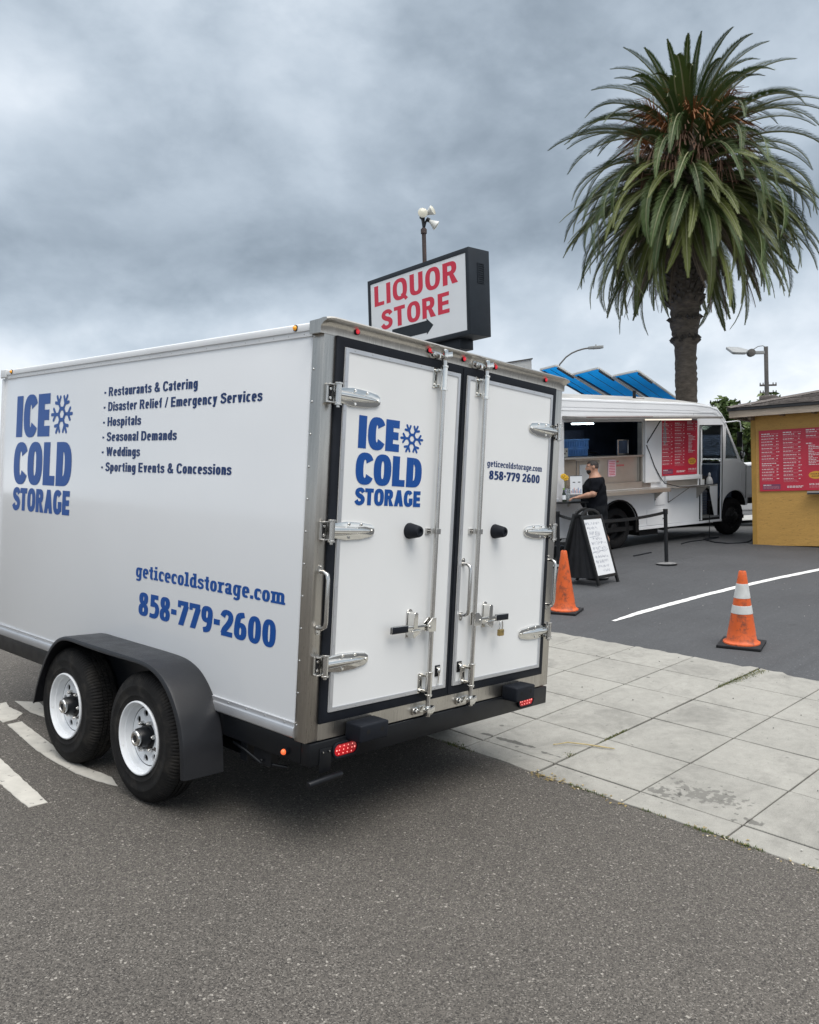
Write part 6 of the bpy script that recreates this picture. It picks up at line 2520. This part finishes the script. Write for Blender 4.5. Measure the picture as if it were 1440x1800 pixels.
def shirt_cut(X, D):
    x, y, z = X[..., 0], X[..., 1], X[..., 2]
    D = D + .0045 * np.sin(z * 38 + y * 22 + 2.2 * np.sin(x * 17)) + .003 * np.sin(y * 61 + z * 19)
    D = np.maximum(D, .875 - z)
    D = np.maximum(D, z - 1.475)
    return D


place('t_shirt', sdf_mesh('t_shirt', tp, .009, M_shirt, shirt_cut), man)
spr = limb([(0, .05, .97), (-.005, .10, .86), (.0, .125, .70), (.015, .135, .46)], [.16, .142, .128, .118], .05)
spr += limb([(0, -.05, .97), (-.01, -.10, .86), (-.03, -.125, .70), (-.055, -.13, .46)], [.16, .142, .128, .118], .05)


def short_cut(X, D):
    x, y, z = X[..., 0], X[..., 1], X[..., 2]
    D = D + .004 * np.sin(z * 30 + y * 26 + x * 20)
    D = np.maximum(D, .505 - z)
    return np.maximum(D, z - 1.0)


place('shorts', sdf_mesh('shorts', spr, .009, M_shorts, short_cut), man)
mb = MB(mat('dark_shoe', (.02, .02, .022), .6))
for (x, y) in ((-.03, .13), (-.13, -.13)):
    mb.sphere((x + .07, y + .008, .045), (.145, .052, .05), 18, 10)
    mb.box((x - .07, y - .042, .0), (x + .21, y + .058, .022))
mb.obj('shoe', man, bevel=.008)

# ---------------------------------------------------------------- palm
def leafmat(name, c1, c2, rough, hue_rnd=.2, trans=.15):
    m = bpy.data.materials.new(name)
    m.use_nodes = True
    G = NG(m.node_tree)
    b = m.node_tree.nodes['Principled BSDF']
    oi = G.n('ShaderNodeObjectInfo').outputs['Random']
    v = G.n('ShaderNodeTexCoord').outputs['Object']
    f = G.noise(v, 2.2, 4, .6)
    c = G.mix(G.math('ADD', G.math('MULTIPLY', f, .6), G.math('MULTIPLY', oi, .4)), c1, c2)
    k = G.math('ADD', 1 - hue_rnd, G.math('MULTIPLY', oi, 2 * hue_rnd))
    G.put(b.inputs['Base Color'], G.vmath('MULTIPLY', c, G.comb(k, k, k)))
    b.inputs['Roughness'].default_value = rough
    b.inputs['Transmission Weight'].default_value = 0
    b.inputs['Subsurface Weight'].default_value = 0
    b.inputs['Specular IOR Level'].default_value = .35
    return m


M_fr = leafmat('palm_green', (.038, .074, .022), (.095, .140, .040), .5)
M_frold = leafmat('palm_olive', (.065, .090, .020), (.155, .175, .042), .55)
M_dead = leafmat('palm_dead', (.075, .058, .045), (.15, .115, .085), .8)
M_rach = leafmat('palm_rachis', (.16, .18, .09), (.26, .26, .14), .5)
M_rachd = leafmat('palm_rachis_dead', (.14, .11, .08), (.22, .17, .12), .8)


def frond_mesh(name, length, bend, width, seed, lm, rm__, up=.30, n=66, droop=.25):
    """feather leaf: stem along +x bending towards -z, two rows of leaflets"""
    r = random.Random(seed)
    mb = MB(lm, rm__)
    N = 14
    P, D = [], []
    p, a = Vector((0, 0, 0)), 0.0
    for i in range(N + 1):
        P.append(p.copy())
        D.append(a)
        t = i / N
        da = bend / N * (.45 + 1.1 * t)
        p = p + Vector((cos(a), 0, -sin(a))) * (length / N)
        a += da
    mb.tube(P, [.040 * (1 - .85 * i / N) + .004 for i in range(N + 1)], 5, 1)
    for i in range(n):
        t = .10 + .90 * (i / (n - 1)) ** .95
        x = t * N
        k = min(int(x), N - 1)
        f = x - k
        c = P[k].lerp(P[k + 1], f)
        a = D[k] * (1 - f) + D[min(k + 1, N)] * f
        T = Vector((cos(a), 0, -sin(a)))
        U = Vector((sin(a), 0, cos(a)))
        L_ = width * (sin(pi * min(1, .16 + .80 * t)) ** .7) * r.uniform(.80, 1.14)
        if t > .93:
            L_ *= .8
        fw = .80 + .75 * t
        for s_ in (-1, 1):
            B = Vector((0, s_, 0))
            d = (T * fw + B * .92 + U * (up + r.uniform(-.09, .09))).normalized()
            w = .0130 * (1 - .3 * t)
            sd_ = d.cross(U).normalized() * w
            m_ = c + d * L_ * .55
            e_ = c + d * L_ - Vector((0, 0, L_ * droop * r.uniform(.6, 1.3)))
            mb.add([c - sd_ * .6, c + sd_ * .6, m_ + sd_, m_ - sd_, e_], [(0, 1, 2, 3), (3, 2, 4)], 0)
    return mb.mesh(name, sharp=30, fixn=False)


PB = Vector((22.62, 7.84, 0))
PB.z = lotz(PB.x, PB.y) - .1
palm = thing('palm_tree', 'tall date palm with thick crown of drooping fronds behind the food truck', 'palm tree', loc=PB)
M_trunk = mat('palm_trunk', (.095, .078, .062), .92, var=.35, vs=4, bump=1.0, bs=7, stretch=(1, 1, 3.2), wear=((.045, .036, .03), 5, .5, .75))
M_boot = mat('palm_boots', (.055, .047, .040), .95, var=.4, vs=9, bump=.8, bs=20, rnd=.3)
rt = random.Random(8)
mb = MB(M_trunk)
prof = [(.40, 0), (.34, .3), (.325, 1.2), (.32, 3), (.32, 4.2), (.33, 5.0), (.325, 5.4), (.36, 5.55), (.45, 5.68), (.37, 5.80), (.36, 6.0), (.42, 6.15), (.50, 6.32), (.40, 6.45), (.42, 6.7), (.55, 6.95), (.56, 8.2), (.55, 10.0), (.52, 11.7), (.2, 12.6)]
pf = []
for (a, b) in zip(prof[:-1], prof[1:]):
    n_ = max(1, int((b[1] - a[1]) / .085))
    for i in range(n_):
        t = i / n_
        pf.append((a[0] + (b[0] - a[0]) * t + (.010 if i % 2 else -.006), a[1] + (b[1] - a[1]) * t))
pf.append(prof[-1])
nzv = [[rt.uniform(-.022, .022) for _ in range(28)] for _ in pf]
mb.lathe(pf, 28, mod=lambda j, k, r: r + nzv[j][k] * (1 + (1.5 if pf[j][1] > 5.4 else 0)))
trk = mb.obj('trunk', palm, sharp=60)
mb = MB(M_boot)
for i in range(330):
    z = 6.75 + (i / 330) * 2.6
    a = i * 2.39996
    r = .54 + rt.uniform(-.03, .03)
    w, h = rt.uniform(.06, .10), rt.uniform(.10, .17)
    c = Vector((r * cos(a), r * sin(a), z))
    o_ = Vector((cos(a), sin(a), 0))
    s_ = Vector((-sin(a), cos(a), 0))
    mb.add([c - s_ * w, c + s_ * w, c + s_ * w * .7 + o_ * .09 + Vector((0, 0, h)), c - s_ * w * .7 + o_ * .09 + Vector((0, 0, h)), c - s_ * w * .6 + Vector((0, 0, h * 1.1)), c + s_ * w * .6 + Vector((0, 0, h * 1.1))],
           [(0, 1, 2, 3), (3, 2, 5, 4), (0, 3, 4), (1, 5, 2)])
bt = mb.obj('leaf_base', palm, sharp=20, fixn=False)
bt['kind'] = 'stuff'
for zb in (5.66, 6.30):
    mb = MB(M_boot)
    for i in range(26):
        a = i * 2 * pi / 26 + rt.uniform(-.1, .1)
        r = .40 if zb < 6 else .45
        c = Vector((r * cos(a), r * sin(a), zb + rt.uniform(-.05, .05)))
        o_, s_ = Vector((cos(a), sin(a), 0)), Vector((-sin(a), cos(a), 0))
        w = rt.uniform(.05, .09)
        k = rt.uniform(.02, .13)
        mb.add([c - s_ * w, c + s_ * w, c + o_ * k + Vector((0, 0, .05)) + s_ * w * .4, c + o_ * k + Vector((0, 0, .05)) - s_ * w * .4, c + Vector((0, 0, .16))], [(0, 1, 2, 3), (3, 2, 4), (0, 3, 4), (1, 4, 2)])
    q_ = mb.obj('bark_collar', palm, fixn=False, sharp=20)
    q_['kind'] = 'stuff'
FM = {}
for i, b in enumerate((35, 55, 80, 105, 130)):
    FM[b] = [frond_mesh('frond', 4.35, radians(b), .40, 100 + i * 3 + v, M_fr, M_rach, up=.80 - .06 * i, droop=.06 + .035 * i, n=120) for v in range(2)]
FO = [frond_mesh('old_frond', 4.2, radians(b), .35, 200 + b, M_frold, M_rach, up=.40, droop=.16, n=120) for b in (50, 70, 90)]
FD = [frond_mesh('dead_frond', 3.9, radians(b), .28, 300 + b, M_dead, M_rachd, up=-.1, droop=.8, n=64) for b in (30, 50)]
rp2 = random.Random(31)
ctr = Vector((.28, -.10, 0))


def add_frond(me, az_, el_, zb, rb, sc, roll=0.0, name='frond'):
    M_ = Matrix.Translation(ctr + Vector((rb * cos(az_), rb * sin(az_), zb))) @ rotz(az_) @ Matrix.Rotation(-el_, 4, 'Y') @ Matrix.Rotation(roll, 4, 'X') @ Matrix.Diagonal((sc, sc, sc, 1))
    place(name, me, palm, mw=M_)


GA = 2.39996
# the wind leans the top of the crown towards the image right
for i in range(188):
    t = i / 187
    el_ = 80 - 100 * t ** .72 + rp2.uniform(-8, 8)
    az_ = i * GA + rp2.uniform(-.22, .22)
    zb = 12.35 - 2.7 * t
    rb = .10 + .42 * t
    if el_ > 52:
        me = rp2.choice(FM[rp2.choice((55, 80, 80, 105))])
    elif el_ > 28:
        me = rp2.choice(FM[rp2.choice((80, 80, 105))])
    elif el_ > 2:
        me = rp2.choice(FM[rp2.choice((105, 105, 130))])
    else:
        me = rp2.choice(FM[80] + FM[105] + FO)
    add_frond(me, az_, radians(el_), zb, rb, rp2.uniform(.84, 1.02) * (1.0 if el_ < 45 else (.82 if el_ < 62 else .74)), rp2.uniform(-.3, .3))
for i in range(108):
    t = i / 107
    el_ = 4 - 48 * t + rp2.uniform(-7, 7)
    add_frond(rp2.choice(FO), i * GA + .9 + rp2.uniform(-.2, .2), radians(el_), 10.80 - 1.25 * t, .50, rp2.uniform(.80, .98), rp2.uniform(-.5, .5))
for i in range(34):
    el_ = -22 - 34 * (i / 33) + rp2.uniform(-8, 8)
    add_frond(rp2.choice(FD), i * GA + .3 + rp2.uniform(-.3, .3), radians(el_), 9.9 - .8 * (i / 33), .55, rp2.uniform(.62, .82), rp2.uniform(-.5, .5), 'dead_frond')
# flower and fruit stalks
M_stalk = mat('palm_flower', (.30, .125, .045), .8, var=.3, vs=6, rnd=.2)
M_stalkd = mat('palm_flower_dry', (.20, .115, .075), .85, var=.3, vs=6, rnd=.25)


def spray(seed, m_):
    r = random.Random(seed)
    mb = MB(m_)
    for i in range(46):
        a, b = r.uniform(-.65, .65), r.uniform(-.5, .5)
        L_ = r.uniform(.45, .95)
        p0 = Vector((.35, 0, .05))
        d = Vector((cos(a) * cos(b), sin(a) * cos(b), sin(b) + .1))
        p1 = p0 + d * L_ * .55
        p2 = p1 + d * L_ * .28 - Vector((0, 0, L_ * .38))
        w = Vector((-sin(a), cos(a), 0)) * .010
        mb.add([p0 - w, p0 + w, p1 + w, p1 - w, p2 + w, p2 - w], [(0, 1, 2, 3), (3, 2, 4, 5)])
    mb.tube([(0, 0, 0), (.2, 0, .05), (.38, 0, .05)], .025, 5)
    return mb.mesh('flower_stalk', fixn=False, sharp=20)


SPR = [spray(1, M_stalk), spray(2, M_stalk), spray(3, M_stalkd), spray(4, M_stalkd)]
for i in range(46):
    t = i / 45
    M_ = Matrix.Translation(ctr + Vector((0, 0, 12.35 - 1.9 * t)) + Vector((cos(i * GA), sin(i * GA), 0)) * (.70 + .25 * t)) @ rotz(i * GA) @ Matrix.Rotation(-radians(35 - 50 * t), 4, 'Y') @ Matrix.Diagonal((1.35, 1.35, 1.35, 1))
    place('flower_stalk', SPR[(0 if t < .55 else 2) + i % 2], palm, mw=M_)

# ---------------------------------------------------------------- blue sawtooth shade panels behind the truck
M_tarp = mat('blue_roof_sheet', lin(20, 118, 190), .6, spec=.2, var=.10, vs=1.6)
_t = M_tarp.node_tree
_tl = _t.nodes.new('ShaderNodeBsdfTranslucent')
_tl.inputs[0].default_value = tuple(lin(90, 205, 250)) + (1,)
_ms = _t.nodes.new('ShaderNodeMixShader')
_ms.inputs[0].default_value = .60
_t.links.new(_t.nodes['Principled BSDF'].outputs[0], _ms.inputs[1])
_t.links.new(_tl.outputs[0], _ms.inputs[2])
_t.links.new(_ms.outputs[0], _t.nodes['Material Output'].inputs[0])
M_pframe = mat('pale_panel_frame', (.66, .65, .62), .5, var=.1, vs=5)
M_brace = mat('panel_brace_dark', (.012, .03, .055), .5)
PANELS = [((19.75, 8.04, 5.06), (20.37, 9.15, 5.09), (23.18, 8.71, 4.75), 'right blue shade panel, the one nearest the palm trunk'),
          ((18.99, 8.89, 5.17), (19.54, 10.06, 5.17), (22.39, 9.59, 4.86), 'middle one of the three blue sawtooth shade panels behind the truck'),
          ((18.18, 9.79, 5.28), (18.89, 10.80, 5.35), (21.53, 10.54, 4.97), 'left blue shade panel, partly hidden behind the trailer roof corner')]
for (A_, Lp, Rp, lab) in PANELS:
    A_, Lp, Rp = Vector(A_), Vector(Lp), Vector(Rp)
    u, v = Lp - A_, Rp - A_
    v = v * 1.55
    nrm = v.cross(u).normalized()
    if nrm.z < 0:
        nrm = -nrm
    pn = thing('shade_panel', lab, 'shade panel', loc=(A_.x, A_.y, lotz(A_.x, A_.y)), group='blue sawtooth shade panels')
    inv = Matrix.Translation(-pn.location)
    P = lambda s, t, h=0: A_ + u * s + v * t + nrm * h
    mb = MB(M_tarp)
    mb.add([P(0, 0, .02), P(1, 0, .02), P(1, 1, .02), P(0, 1, .02), P(0, 0, .03), P(1, 0, .03), P(1, 1, .03), P(0, 1, .03)], [(0, 1, 2, 3), (4, 5, 6, 7), (0, 1, 5, 4), (1, 2, 6, 5), (2, 3, 7, 6), (3, 0, 4, 7)], 0, inv)
    mb.obj('sheet', pn)
    for (a, b) in (((0, 0), (1, 0)), ((0, 0), (0, 1)), ((1, 0), (1, 1)), ((0, 1), (1, 1))):
        mb = MB(M_pframe)
        mb.tube([P(*a, .03), P(*b, .03)], .034, 4, 0, inv)
        mb.obj('frame_bar', pn)
    for (a, b) in (((.86, .03), (.86, .95)), ((.03, .03), (.03, .30)), ((.42, .02), (.42, .98))):
        mb = MB(M_brace)
        mb.tube([P(*a, -.02), P(*b, -.02)], .028 if a[0] != .42 else .008, 4, 0, inv)
        mb.obj('brace', pn)
    for (s, t) in ((.9, .93), (.1, .93)):
        mb = MB(M_pframe)
        q = P(s, t, -.01)
        mb.cyl(q, (q.x, q.y, lotz(q.x, q.y) - .05), .04, None, 10, 0, True, inv)
        mb.obj('post', pn)

# ---------------------------------------------------------------- lamps, poles, far building, car, trees
M_pole = mat('weathered_steel_pole', (.10, .095, .09), .6, var=.2, vs=4)
M_lamp = mat('lamp_housing', (.30, .31, .31), .45, var=.1, vs=6)
M_lglass = mat('lamp_glass', (.55, .57, .58), .2)
lb = Vector((30.36, 17.26, 0))
lb.z = lotz(lb.x, lb.y)
sl = thing('street_lamp', 'street lamp with a thin curved arm rising behind the blue shade panels', 'street lamp', loc=lb)
mb = MB(M_pole)
mb.cyl((0, 0, 0), (0, 0, 6.6 - lb.z + .55), .09, .06, 14)
mb.obj('pole', sl)
hd_ = Vector((1.33, -1.43, 0))
mb = MB(M_pole)
arm = [(0, 7.10), (.05, 7.42), (.20, 7.74), (.34, 7.92), (.48, 8.03), (.62, 8.10), (.74, 8.13)]
mb.tube([hd_ * t + Vector((0, 0, z - lb.z)) for t, z in arm], .035, 8)
mb.obj('arm', sl)
mb = MB(M_lamp, M_lglass)
hm = frame(hd_ * .73 + Vector((0, 0, 8.12 - lb.z)), hd_ + Vector((0, 0, .10)))
mb.extr([(0, -.05), (.10, -.11), (.45, -.14), (.68, -.10), (.70, 0), (.68, .10), (.45, .14), (.10, .11), (0, .05)], -.045, .07, 0, hm)
mb.extr([(.22, -.10), (.60, -.09), (.60, .09), (.22, .10)], -.06, -.045, 1, hm)
mb.cyl((.36, 0, .07), (.36, 0, .15), .03, None, 8, 0, True, hm)
mb.obj('lamp_head', sl, bevel=.012)
lb = Vector((30.56, 8.07, 0))
lb.z = lotz(lb.x, lb.y)
sl = thing('parking_lamp', 'square lamp post with a flat tilted lamp head above the kiosk roof', 'lamp post', loc=lb)
mb = MB(M_pole)
mb.box((-.075, -.075, 0), (.075, .075, 6.98 - lb.z), M=rotz(.3))
mb.obj('pole', sl, bevel=.01)
d_ = Vector((-.50, .55, 0)).normalized()
am = frame(Vector((0, 0, 6.76 - lb.z)), d_)
mb = MB(M_pole, M_lamp)
mb.box((.0, -.05, -.06), (.62, .05, .06), 1, am)
mb.cyl((.58, -.09, 0), (.58, .09, 0), .15, None, 16, 0, True, am)
mb.tube([(.02, 0, .20), (.12, 0, .26), (.3, 0, .24), (.56, 0, .09)], .016, 6, 0, am)
mb.obj('arm', sl, bevel=.006)
hm = frame(Vector((0, 0, 6.80 - lb.z)) + d_ * .72, d_ + Vector((0, 0, .05))) @ Matrix.Rotation(radians(-24), 4, 'X')
mb = MB(M_lamp)
mb.extr([(.0, -.06), (.22, -.40), (.62, -.42), (.72, -.36), (.72, .36), (.62, .42), (.22, .40), (.0, .06)], -.01, .09, 0, hm)
hd = mb.obj('lamp_head', sl, bevel=.02)
mb = MB(M_lglass)
mb.extr([(.14, -.2), (.26, -.35), (.66, -.35), (.66, .35), (.26, .35), (.14, .2)], -.022, -.011, 0, hm)
mb.obj('lamp_glass', hd)
M_upole = mat('utility_pole_wood', (.085, .075, .068), .9, var=.25, vs=3)


def utility(x, y, top, label, w, half, arms):
    z0 = lotz(x, y)
    t_ = thing('utility_pole', label, 'utility pole', loc=(x, y, z0), group='wooden utility poles')
    mb = MB(M_upole)
    mb.cyl((0, 0, 0), (0, 0, top - z0), w, w * .8, 12)
    mb.obj('pole', t_)
    dd = Vector((.669, -.743, 0))
    for k, za in enumerate(arms):
        fmx = frame((0, 0, za - z0), dd)
        mb = MB(M_upole)
        mb.box((-half, -w - .10, -.06), (half, -w - .002, .06), M=fmx)
        ca = mb.obj('crossarm', t_)
        for s_ in (-.95, -.6, .6, .95):
            mb = MB(M_pole)
            mb.cyl((half * s_, -w - .05, .06), (half * s_, -w - .05, .20), .05, .03, 8, 0, True, fmx)
            mb.obj('insulator', ca)


utility(59.55, 17.82, 9.00, 'utility pole with two short crossarms directly behind the square lamp post', .19, .60, (8.72, 8.16))
utility(67.76, 23.63, 8.60, 'small distant utility pole with one crossarm above the trees', .14, .85, (8.45,))
M_stucco = mat('pale_stucco', (.62, .62, .60), .85, var=.06, vs=2, bump=.1, bs=40)
bl = thing('white_building', 'pale building with a sloping roof line just visible over the trailer roof', 'building', mw=frame((22.8, 13.67, lotz(22.8, 13.67)), Vector((-.746, .680, 0))))
hh = 6.45 - lotz(22.8, 13.67)
mb = MB(M_stucco)
mb.extr([(0, 0), (7, 0), (7, hh - 1.0), (0, hh)], -.05, -6, axis=1)
mb.obj('wall', bl)
mb = MB(M_pole)
mb.extr([(-.04, hh + .004), (7.05, hh - 1.004), (7.05, hh - .96), (-.04, hh + .045)], -.01, -6.05, axis=1)
mb.obj('parapet_cap', bl)

M_carw = mat('car_white', (.72, .73, .74), .2, var=.02, vs=2, coat=.5)
cdep = Vector((19.9, 5.15, 0))
cz0 = lotz(cdep.x, cdep.y)
car = thing('parked_car', 'white parked car glimpsed between the food truck nose and the kiosk', 'car', mw=frame((cdep.x, cdep.y, cz0), Vector((.30, -.95, 0))))
mb = MB(M_carw)
cp = [(-2.2, .35), (-2.25, .75), (-2.1, 1.0), (-1.3, 1.10), (-.65, 1.58), (.9, 1.64), (1.75, 1.55), (2.15, 1.0), (2.2, .35)]
mb.extr(cp, -.88, .88, axis=1)
mb.obj('body', car, bevel=.06, seg=3)
mb = MB(M_int)
for y in (-.885, .875):
    mb.extr([(-1.15, 1.08), (-.62, 1.50), (.85, 1.55), (1.6, 1.47), (1.9, 1.05)], y, y + .01, axis=1)
mb.obj('side_window', car)
for x in (-1.35, 1.35):
    for y in (-.80, .80):
        mb = MB(M_ttyre)
        mb.cyl((x, y - .1, .33), (x, y + .1, .33), .33, None, 24)
        mb.obj('wheel', car, bevel=.03)

M_leaf = [leafmat('leaf_mid', (.030, .058, .014), (.075, .115, .030), .5), leafmat('leaf_light', (.050, .085, .020), (.105, .140, .040), .5), leafmat('leaf_dark', (.020, .040, .012), (.050, .078, .022), .5)]
M_bark = mat('tree_bark', (.07, .055, .042), .95, var=.3, vs=5, bump=.6, bs=12)


def tree(x, y, h, r, label, seed, n=5200, squash=.85, mi=0, leaf=.16):
    rr_ = random.Random(seed)
    z0 = lotz(x, y)
    t_ = thing('tree', label, 'tree', loc=(x, y, z0), group='leafy trees behind the car park')
    mb = MB(M_bark)
    mb.tube([(0, 0, -.1), (.05, .02, h * .22), (-.03, .05, h * .45), (.04, 0, h * .7)], [r * .09, r * .075, r * .06, r * .03], 10)
    cz = h - r * squash
    for i in range(7):
        a = i * 2.4
        e = Vector((cos(a) * r * .7, sin(a) * r * .7, cz + rr_.uniform(-.2, .5) * r * squash))
        b = Vector((0, .02, h * rr_.uniform(.25, .5)))
        mb.tube([b, b.lerp(e, .5) + Vector((0, 0, .2)), e], [r * .045, r * .03, r * .01], 6)
    mb.obj('trunk', t_)
    # clumps of leaf-sized faces over an uneven crown
    mb = MB(*M_leaf)
    cl_ = []
    for i in range(34):
        d = Vector((rr_.gauss(0, 1), rr_.gauss(0, 1), rr_.gauss(0, 1))).normalized()
        k = rr_.uniform(.35, .92)
        cl_.append((Vector((d.x * r * k, d.y * r * k, cz + d.z * r * squash * k)), r * rr_.uniform(.20, .38), rr_.choice((mi, mi, (mi + 1) % 3, (mi + 2) % 3))))
    for i in range(n):
        c, cr, m_ = cl_[rr_.randrange(len(cl_))]
        d = Vector((rr_.gauss(0, 1), rr_.gauss(0, 1), rr_.gauss(0, .8))).normalized() * cr * rr_.random() ** .4
        p = c + d
        a = Vector((rr_.gauss(0, 1), rr_.gauss(0, 1), rr_.gauss(0, .6))).normalized()
        b = a.orthogonal().normalized()
        b = (b * cos(i) + a.cross(b) * sin(i))
        l_ = leaf * rr_.uniform(.6, 1.3)
        mb.add([p - a * l_, p + b * l_ * .45, p + a * l_, p - b * l_ * .45], [(0, 1, 2, 3)], m_ if rr_.random() < .8 else rr_.randrange(3))
    mb.obj('crown', t_, fixn=False)


tree(38.3, 11.6, 5.6, 2.3, 'bright leafy tree seen between the food truck and the kiosk', 3, 7000, 1.0, 1)
tree(40.5, 16.5, 5.0, 2.6, 'dark tree seen through the cab doorway of the food truck', 5, 6000, .85, 2)
tree(42.0, 9.2, 5.2, 2.4, 'tree hidden mostly behind the kiosk roof', 6, 5000, .9, 0)
tree(44.0, 21.0, 4.4, 2.4, 'low dark tree behind the food truck windscreen', 9, 5000, .8, 2)
tree(8.2, 29.6, 6.3, 2.1, 'green tree at the far left edge beyond the trailer nose', 12, 6000, .9, 1, .12)
